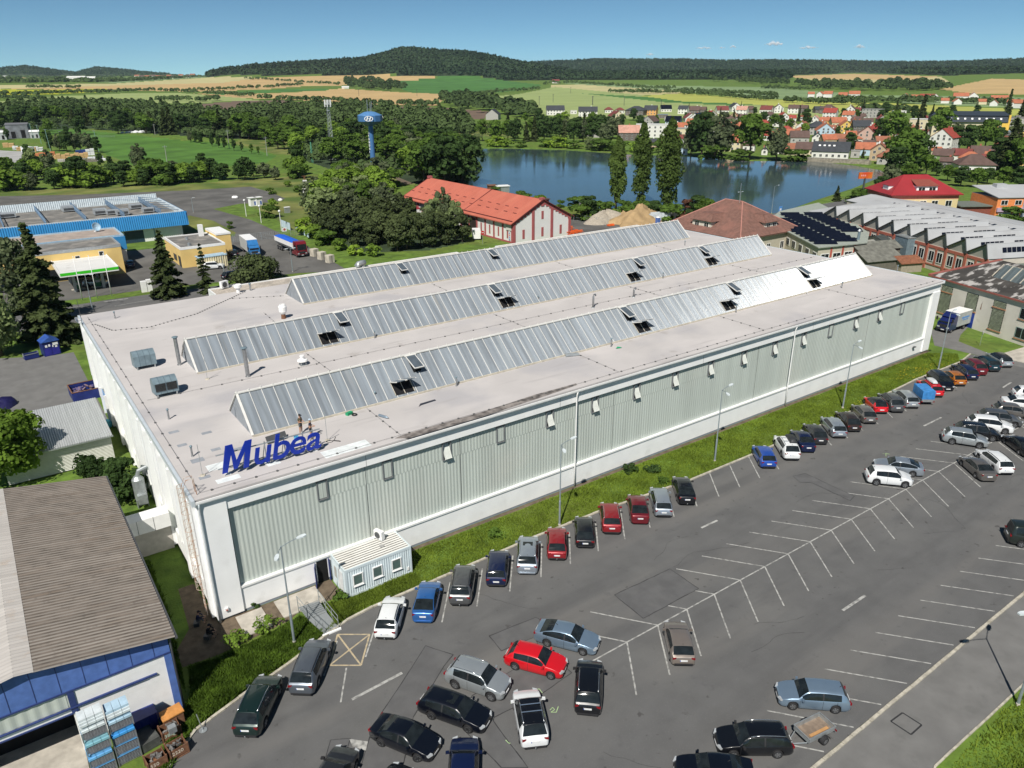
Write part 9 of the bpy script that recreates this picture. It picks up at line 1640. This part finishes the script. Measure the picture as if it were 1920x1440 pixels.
# village greenery
VG=[(1350,222,10,'spruce1',1),(1375,228,11,'spruce0',1.1),(1383,240,11,'spruce1',1.3),(1430,235,12,'broad20',1.3),(1450,242,12,'broad00',1.3),(1418,245,9,'broad10',1.0),(1440,256,8,'broad00',1.2),(1480,247,10,'broad00',1.2),(1463,240,11,'broad20',1.1),(1497,228,14,'spruce0',.8),(1510,240,16,'broad20',1.0),(1508,254,9,'broad10',1.1),(1500,262,6,'bush0',1.3),(1350,245,7,'broad20',1),(1338,243,6,'bush0',1.3),(1291,211,10,'spruce0',.7),(1389,207,10,'spruce0',.6),(1346,208,6,'broad20',1),(1315,222,6,'bush2',1.3),(1187,226,12,'broad20',1.3),(1200,240,11,'broad21',1.2),(1165,238,11,'broad20',1.2),(1140,240,10,'broad20',1.2),(1120,234,9,'broad00',1.2),(1085,240,10,'broad20',1.2),(1060,222,7,'bush2',1.4),(1010,230,14,'broad20',1.0),(985,232,10,'broad00',1.2),(1230,232,8,'broad00',1),(1285,226,8,'broad20',1.1),(1415,215,8,'broad20',1.2),(1465,214,7,'spruce0',.8),(1580,222,10,'broad20',1.2),(1605,226,10,'broad00',1.2),(1617,215,14,'spruce1',1.1),(1660,215,12,'broad20',1.3),(1680,212,15,'spruce0',.8),(1650,226,10,'broad20',1.2),(1725,236,24,'spruce0',1.2),(1712,226,14,'broad20',1),(1745,230,15,'spruce1',1),(1760,225,12,'broad20',1.2),(1785,215,10,'broad20',1.3),(1830,215,10,'broad20',1.3),(1672,272,21,'broad00',1.3),(1650,268,16,'broad20',1.2),(1690,262,12,'broad20',1.1),(1760,268,22,'broad00',1.2),(1730,275,13,'spruce0',1.2),(1715,262,14,'spruce1',1.1),(1790,262,12,'broad30',1.3),(1818,256,11,'broad20',1.3),(1845,258,11,'spruce0',1.2),(1885,228,26,'spruce0',.9),(1912,228,20,'spruce1',1.1),(1866,252,9,'broad00',1.2),(1900,258,13,'willow0',1.1),(1812,288,16,'broad20',1.2),(1845,286,18,'broad00',1.3),(1790,282,14,'broad20',1.2),(1870,275,12,'broad20',1.2),(1905,290,14,'spruce1',1.4),(1755,278,6,'spruce0',1),(1570,258,8,'broad20',1),(1565,265,5,'bush0',1.2),(1590,255,6,'bush0',1.2),(1620,262,5,'bush0',1.3),(1700,292,7,'broad20',1),(1868,318,15,'broad20',1.3),(1885,326,22,'spruce1',1.3),(1905,330,16,'broad00',1.2)]
zone([(a,b,c,d,e*.82)for a,b,c,d,e in VG],'among the village houses','village trees')
zone([(1690,330,20,'broad00',1.15),(1712,322,17,'broad20',1.2),(1675,345,15,'broad20',1.1),(1665,365,11,'broad30',.9),(1650,372,8,'broad20',1.1),(1640,388,5,'bush0',1.6),(1612,384,5,'bush0',1.5),(1700,350,9,'broad00',1.1),(1735,330,9,'broad00',1.1),(1755,330,6,'broad20',1.1),(1775,340,6.5,'broad00',1.2),(1800,350,8,'broad20',1.2),(1830,352,7.5,'broad00',1.2),(1850,345,6.5,'broad20',1.2),(1880,352,8,'broad00',1.2),(1910,356,9,'broad20',1.2),(1860,412,5,'bush0',1.5),(1885,416,5,'bush0',1.6),(1915,415,6,'broad20',1),(1790,334,4.5,'broad10',1.1),(1822,342,5,'broad00',1.2),(1747,320,5,'broad00',1)],'of the trees beyond the red-roofed office house','trees beyond the office house')
# near, larger trees
def near(nm,lb,p,crown,trunk,grp=None):t=thing(nm,lb,'tree' if 'bush' not in nm else 'bush',(*p,0),0,grp);put('trunk',trunk,t);put('crown',crown,t);return t
p=px(97,640);near('spruce_tree','big dark spruce on the left, behind the blue kiosk',p,spruce_mesh(18.5,5.2,9000,.40,G_SP,301,.05),trunk_mesh(18.5,3,.4,1,301,0))
p=px(318,556);near('spruce_tree','dark spruce in front of the small yellow building',p,spruce_mesh(12.5,3.6,6500,.33,G_SP,302,.04,.08),trunk_mesh(12.5,2,.28,.6,302,0))
p=px(388,549);near('spruce_tree','thin sparse spruce before the cream ribbed container',p,spruce_mesh(9.5,2.0,2600,.25,G_SP,303,.05,.35),trunk_mesh(9.5,2,.2,.4,303,0))
p=px(478,528);near('pine_tree','low spreading pine behind the hall roof, right of the dark blue car',p,crown_lobes(5.2,.2,5.6,40,6500,.26,G_PI,304),trunk_mesh(5.2,1,.22,2.2,304))
p=px(52,618);near('birch_tree','loose pale green tree left of the big spruce',p,crown_lobes(16,3.5,3.2,34,2600,.28,G_GR,305,shape='col'),trunk_mesh(16,4,.28,2.5,305,9))
p=px(2,668);near('willow_tree','weeping willow cut by the left edge beside the road',p,crown_lobes(11,.4,3.0,40,6000,.24,G_WI,306,shape='col'),trunk_mesh(11,3,.4,2.0,306,8))
p=px(32,905);near('broadleaf_tree','bright green maple before the grey shed at the left edge',p,crown_lobes(8.6,1.6,3.7,46,9000,.21,LEAF('leaf_maple',(0.139,0.233,0.0377)),307),trunk_mesh(8.6,2,.22,2.8,307))
near('evergreen_bush','left dark green bush between the shed and the warehouse',(-4.2,27.3),crown_lobes(4.2,.1,1.5,26,4200,.15,G_DK,308,shape='col'),trunk_mesh(4.2,.5,.1,.8,308));near('evergreen_bush','right, bigger dark green bush next to the hall side wall',(-2.3,23.5),crown_lobes(5.2,.1,2.0,34,6000,.16,G_DK,309),trunk_mesh(5.2,.5,.12,1,309));near('low_bush','light green low bush by the white link',(-1.7,16.4),crown_lobes(1.4,.05,1.3,18,2200,.12,G_LI,310),trunk_mesh(1.4,.2,.05,.6,310))
p=px(1905,1475);near('bush_tree','dark round tree at the lower right corner, mostly below the picture',(p[0]+2.0,p[1]-2.5),crown_lobes(5,.6,2.2,24,3000,.2,G_DK,311),trunk_mesh(5,.8,.15,1.2,311))
for i,(q,h,k)in enumerate((((505,1178),.9,G_LI),((640,1125),.6,G_BR),((1340-640,1000),.0,G_BR),((925,1005),.8,G_BR),((1180,885),.8,G_DK),((1222,884),.7,G_DK),((1245,905),.6,G_BR),((475,1137),.5,G_DK),((445,1205),.8,G_LI))):
 if h:near('weed_bush','low weedy bush on the grass verge, %s from the left'%nth(sorted([505,640,925,1180,1222,1245,475,445]).index(q[0])+1),px(*q),crown_lobes(h,.02,h*1.25,9,420,.09,k,320+i),trunk_mesh(h,.05,.02,h*.5,320+i,3),'weeds on the verge')
# masses nobody could count
def blob_mass(nm,pts,label,cat,H,wr,m,n_per,ls,seed,cone=.0):
 rg=np.random.default_rng(seed);C=[];N_=[];S_=[];pts=np.asarray(pts)
 k=len(pts)*n_per;b=np.repeat(pts,n_per,0);hs=np.repeat(rg.uniform(.75,1.2,len(pts)),n_per);ws=np.repeat(rg.uniform(.8,1.25,len(pts)),n_per);cn=np.repeat(rg.random(len(pts))<cone,n_per)
 d=unit(rg.normal(size=(k,3)));d[:,2]=np.abs(d[:,2])*1.0-.15;u=np.clip(d[:,2],0,1);taper=np.where(cn,(1-u)*1.1,1.0)[:,None]
 off=np.stack([d[:,0]*wr*ws,d[:,1]*wr*ws],1)*taper*rg.uniform(.75,1.05,(k,1));z=H*hs*(.42+.58*d[:,2])*np.where(cn,1.15,1)
 C=np.column_stack([b[:,:2]+off,b[:,2]+np.maximum(z,.2)]);N_=unit(d+rg.normal(size=(k,3))*.3+np.array((0,0,.25)));V,F=quads(C,N_,ls*rg.uniform(.7,1.3,k),rg=rg);return tag(put(nm,npmesh(nm,V,F,m)),label,cat,None,'stuff')
def line_pts(segs,stp,seed,jit=2.5):
 rg=random.Random(seed);out=[]
 for s in segs:
  for a,b in zip(s,s[1:]):
   L=math.hypot(b[0]-a[0],(b[1]-a[1])*3);n=max(1,int(L/stp))
   for i in range(n):
    if rg.random()<.12:continue
    t=(i+rg.random())/n;x,y=a[0]+(b[0]-a[0])*t,a[1]+(b[1]-a[1])*t+rg.uniform(-.5,.5);p=land(x,y);out.append(p)
 return out
def poly_pts(poly,n,seed):
 rg=random.Random(seed);P=np.array(poly,float);out=[]
 while len(out)<n:
  x,y=rg.uniform(P[:,0].min(),P[:,0].max()),rg.uniform(P[:,1].min(),P[:,1].max())
  if inpoly(np.array([[x,y]]),P)[0]:out.append(land(x,y))
 return out
HM=LEAF('far_foliage',(0.067,0.105,0.042),trans=.15,scale=.02);FMAT=LEAF('far_conifer_foliage',(0.0394,0.0684,0.0358),trans=.1,scale=.004)
blob_mass('woodland',poly_pts([(-40,236),(0,205),(120,202),(260,208),(420,215),(560,205),(700,205),(880,232),(880,262),(700,250),(560,250),(420,250),(300,240),(200,226),(60,224),(-40,246)],620,31),'dark belt of woodland between the meadow and the fields on the left','woodland',14,5.5,HM,120,1.15,31,.3)
blob_mass('copse',poly_pts([(640,152),(700,150),(760,164),(752,172),(690,170),(640,162)],70,32)+poly_pts([(1280,150),(1450,155),(1530,160),(1660,158),(1760,158),(1780,170),(1640,172),(1520,166),(1440,160)],150,33)+poly_pts([(820,184),(850,180),(935,200),(1000,214),(1000,224),(940,216),(880,208),(830,196)],60,34),'dark copses among the far fields','woodland',15,8,HM,90,2.0,34,.2)
HED=[z1([(1380,268),(1500,270),(1640,282),(1800,292),(1920,300)]),z1([(0,356),(140,358),(300,352),(430,345),(590,345)]),z1([(590,345),(690,340),(780,335),(850,332),(1000,340),(1100,344)]),z1([(0,375),(200,385),(330,400),(520,412),(660,402),(820,412)]),z1([(1050,335),(1200,330),(1340,322),(1500,315),(1700,300)]),z1([(1150,350),(1230,355),(1350,362),(1420,365)]),z1([(1450,378),(1600,384),(1760,390),(1920,392)]),z1([(880,390),(1000,388),(1130,392),(1240,385)]),z1([(150,318),(250,316),(460,318)]),z2([(630,350),(760,358),(900,342),(1010,335),(1110,325)]),z2([(0,400),(140,412),(280,412),(430,418),(540,415)]),z2([(1130,300),(1180,292),(1320,290),(1520,305),(1700,318),(1900,325)]),z2([(1510,342),(1700,346),(1920,345)]),z3([(0,335),(130,345),(280,352),(430,358),(540,368)]),z3([(0,352),(200,362),(340,378),(540,388)]),z3([(570,395),(700,402),(850,410),(1050,405)]),z3([(450,318),(700,328),(880,318),(1040,308)]),z3([(860,385),(1000,392),(1200,398),(1400,405)]),z3([(1000,440),(1200,445),(1300,455)]),z3([(1230,385),(1500,400),(1700,405),(1920,420)]),z1([(0,285),(300,282),(600,280),(900,268),(1180,250)]),z1([(0,262),(200,258),(450,262),(700,250),(1100,245)]),z1([(0,232),(300,232),(600,232),(900,222)])]
blob_mass('hedgerows',line_pts(HED[:20],5.2,41),'hedgerows and lines of small trees between the fields','hedgerow',8,5,HM,46,1.5,41,0);blob_mass('far_tree_lines',line_pts(HED[20:],4.0,42),'far tree lines on the left horizon','hedgerow',11,14,HM,40,3.5,42,0)
blob_mass('undergrowth',poly_pts([(545,285),(600,255),(700,250),(880,262),(888,325),(860,345),(790,345),(750,322),(690,322),(620,322)],230,35)+poly_pts([(-40,250),(0,232),(200,226),(420,248),(560,258),(555,266),(300,254),(150,243),(-40,258)],120,36),'undergrowth filling the grove around the water tower','undergrowth',5.5,4,HM,110,.75,35,0)
# forest on the hills: points on the wooded part of the terrain
fi=np.nonzero((cls==NF)&(FP[:,0]>-150)&(FP[:,0]<2080))[0];a0_=TV[TF[fi]];ar=np.linalg.norm(np.cross(a0_[:,1]-a0_[:,0],a0_[:,3]-a0_[:,0]),axis=1);d_=FR[fi];wgt=ar/d_**2.0*np.where(d_<4400,1.2,1.0);wgt/=wgt.sum();NTR=46000;pick=rng.choice(len(fi),NTR,p=wgt);uv=rng.random((NTR,2));q=a0_[pick];pt=q[:,0]+(q[:,1]-q[:,0])*uv[:,:1]+(q[:,3]-q[:,0])*uv[:,1:]
blob_mass('hill_forest',pt,'dark forest covering the hills on the horizon','forest',19,7,FMAT,14,3.4,51,.4)
# grass on the verges near the hall
def blades(nm,poly,n,h,wd,m,seed,label):
 rg=np.random.default_rng(seed);P=np.array(poly);A=[]
 while sum(map(len,A))<n:
  c=rg.uniform(P.min(0),P.max(0),(n*2,2));A.append(c[inpoly(c,P)])
 c=np.concatenate(A)[:n];d=.5+.5*np.sin(c[:,0]*.9+2*np.sin(c[:,1]*.8))*np.cos(c[:,1]*1.1+np.sin(c[:,0]*.5));hh_=h*(.45+.9*d)*rg.uniform(.5,1.3,n);a=rg.uniform(0,6.28,n);u=np.stack([np.cos(a),np.sin(a),np.zeros(n)],1)*(wd*rg.uniform(.6,1.4,n))[:,None];b=np.column_stack([c,np.full(n,.0)]);tip=b+np.column_stack([rg.normal(size=(n,2))*hh_[:,None]*.45,hh_])
 V=np.stack([b-u,b+u,tip],1).reshape(-1,3);return tag(put(nm,npmesh(nm,V,np.arange(3*n).reshape(n,3),m)),label,'grass',None,'stuff')
GB1=LEAF('grass_blades',(.145,.21,.032),.3,.3,.5);GB2=LEAF('weed_leaves',(.095,.165,.026),.4,.3,.9)
inner=[(15,-.6),(103,-.6),(106,-3.5)]+[(x,y+.28)for x,y in NK[::-1]if 10<x<104]
blades('verge_grass',inner,100000,.17,.05,GB1,61,'long grass on the verge between the hall and the car park')
blades('bank_weeds',[(-3.6,-6.5),(-3.0,-3.6),(-1,-4.0),(4.5,-3.3),(5.3,-3.2),(5.9,-6.0),(2.6,-7.2),(-1.0,-8.3),(-4.0,-9.4),(-6.8,-12.6),(-7.6,-12.2),(-4.6,-8)],22000,.27,.075,GB2,62,'leafy weeds on the bank at the hall corner')
blades('bank_weeds',[(5.95,-6.0),(7.6,-5.4),(10.2,-5.0),(15,-5.0),(15,-3.4),(9.3,-3.3),(7.4,-2.8),(7.3,-5.2)],9000,.22,.06,GB1,65,'grass before the pale office cabin')
blades('gap_grass',[(-3.8,-6),(-2.9,2),(-2.6,11.6),(-3.8,11.6)],7000,.3,.06,GB2,63,'shaded grass in the gap between warehouse and hall')
blades('corner_grass',[(32,-38.8),(42,-38.7),(70,-38.7),(70,-52),(24,-52),(24.5,-41)],50000,.22,.06,GB1,64,'mown grass at the lower right corner')
YF=M('yellow_flowers',(.6,.45,.02),.8)
def dots(nm,poly,n,m,seed,s,z,label):
 rg=np.random.default_rng(seed);P=np.array(poly);c=rg.uniform(P.min(0),P.max(0),(n*4,2));c=c[inpoly(c,P)];f=np.sin(c[:,0]*.35)+np.sin(c[:,1]*1.2+c[:,0]*.2);c=c[f>.3][:n];C=np.column_stack([c,rg.uniform(z*.6,z,len(c))]);V,F=quads(C,unit(rg.normal(size=(len(c),3))*.4+np.array((0,0,1))),s,rg=rg);return tag(put(nm,npmesh(nm,V,F,m)),label,'flowers',None,'stuff')
dots('yellow_flowers',[(x,y)for x,y in inner if x>60],450,YF,71,.045,.2,'yellow flowers scattered in the verge grass')
# clouds
CLD=M('cloud_white',(.85,.85,.86),1,var=.02);CLD.node_tree.nodes['Principled BSDF'].inputs['Alpha'].default_value=.22
def cloud(x,y,wpx,hpx,lb,seed):
 d=ray(x,y);d=d/np.linalg.norm(d);D=14000;p=CAM+d*D;rg=random.Random(seed);w_=wpx*D/FPX/2;h_=hpx*D/FPX/2;mb=MB();n=18
 for k in range(26):
  u=rg.uniform(-.85,.85);r=((1-abs(u))*.7+.2)*rg.uniform(.45,.9);c=(u*w_,rg.uniform(-.3,.3)*w_,h_*rg.uniform(-.15,.75)*(1-abs(u)));prof=[(math.sin(a)*w_*.32*r+.01,-math.cos(a)*h_*.62*r if a>1.57 else-math.cos(a)*h_*.3*r)for a in np.linspace(.02,math.pi-.02,9)];mb.lathe(prof,c,n)
 o=mb.build('cloud',CLD,smooth=True);o.location=p;o.rotation_euler=(0,0,R_(-35));return tag(o,lb,'cloud','small clouds above the horizon')
for i,a in enumerate(((1452,84,34,13,'biggest small white cloud over the right-hand ridge'),(1516,90,32,8,'flat white cloud right of the biggest one'),(1611,89,20,8,'rightmost small white cloud above the ridge'),(1374,89,13,7,'tiny round cloud left of the biggest one'),(1354,90,12,4,'tiny faint cloud beside the tiny round one'),(1319,91,30,6,'flat faint cloud leftmost in the row above the ridge'),(1219,103,16,6,'low faint cloud just over the ridge beside the hill'))):cloud(*a[:4],a[4],i)
# the air
hz_=bpy.data.materials.new('haze_air');hz_.use_nodes=True;N=hz_.node_tree.nodes;N.remove(N['Principled BSDF']);pv=N.new('ShaderNodeVolumePrincipled');pv.inputs['Color'].default_value=(.62,.78,1,1);pv.inputs['Density'].default_value=2.6e-5;hz_.node_tree.links.new(pv.outputs[0],N['Material Output'].inputs['Volume'])
mb=MB();mb.box(-9900,9900,-9900,9900,-4,330);tag(mb.build('haze',hz_),kind='stuff')
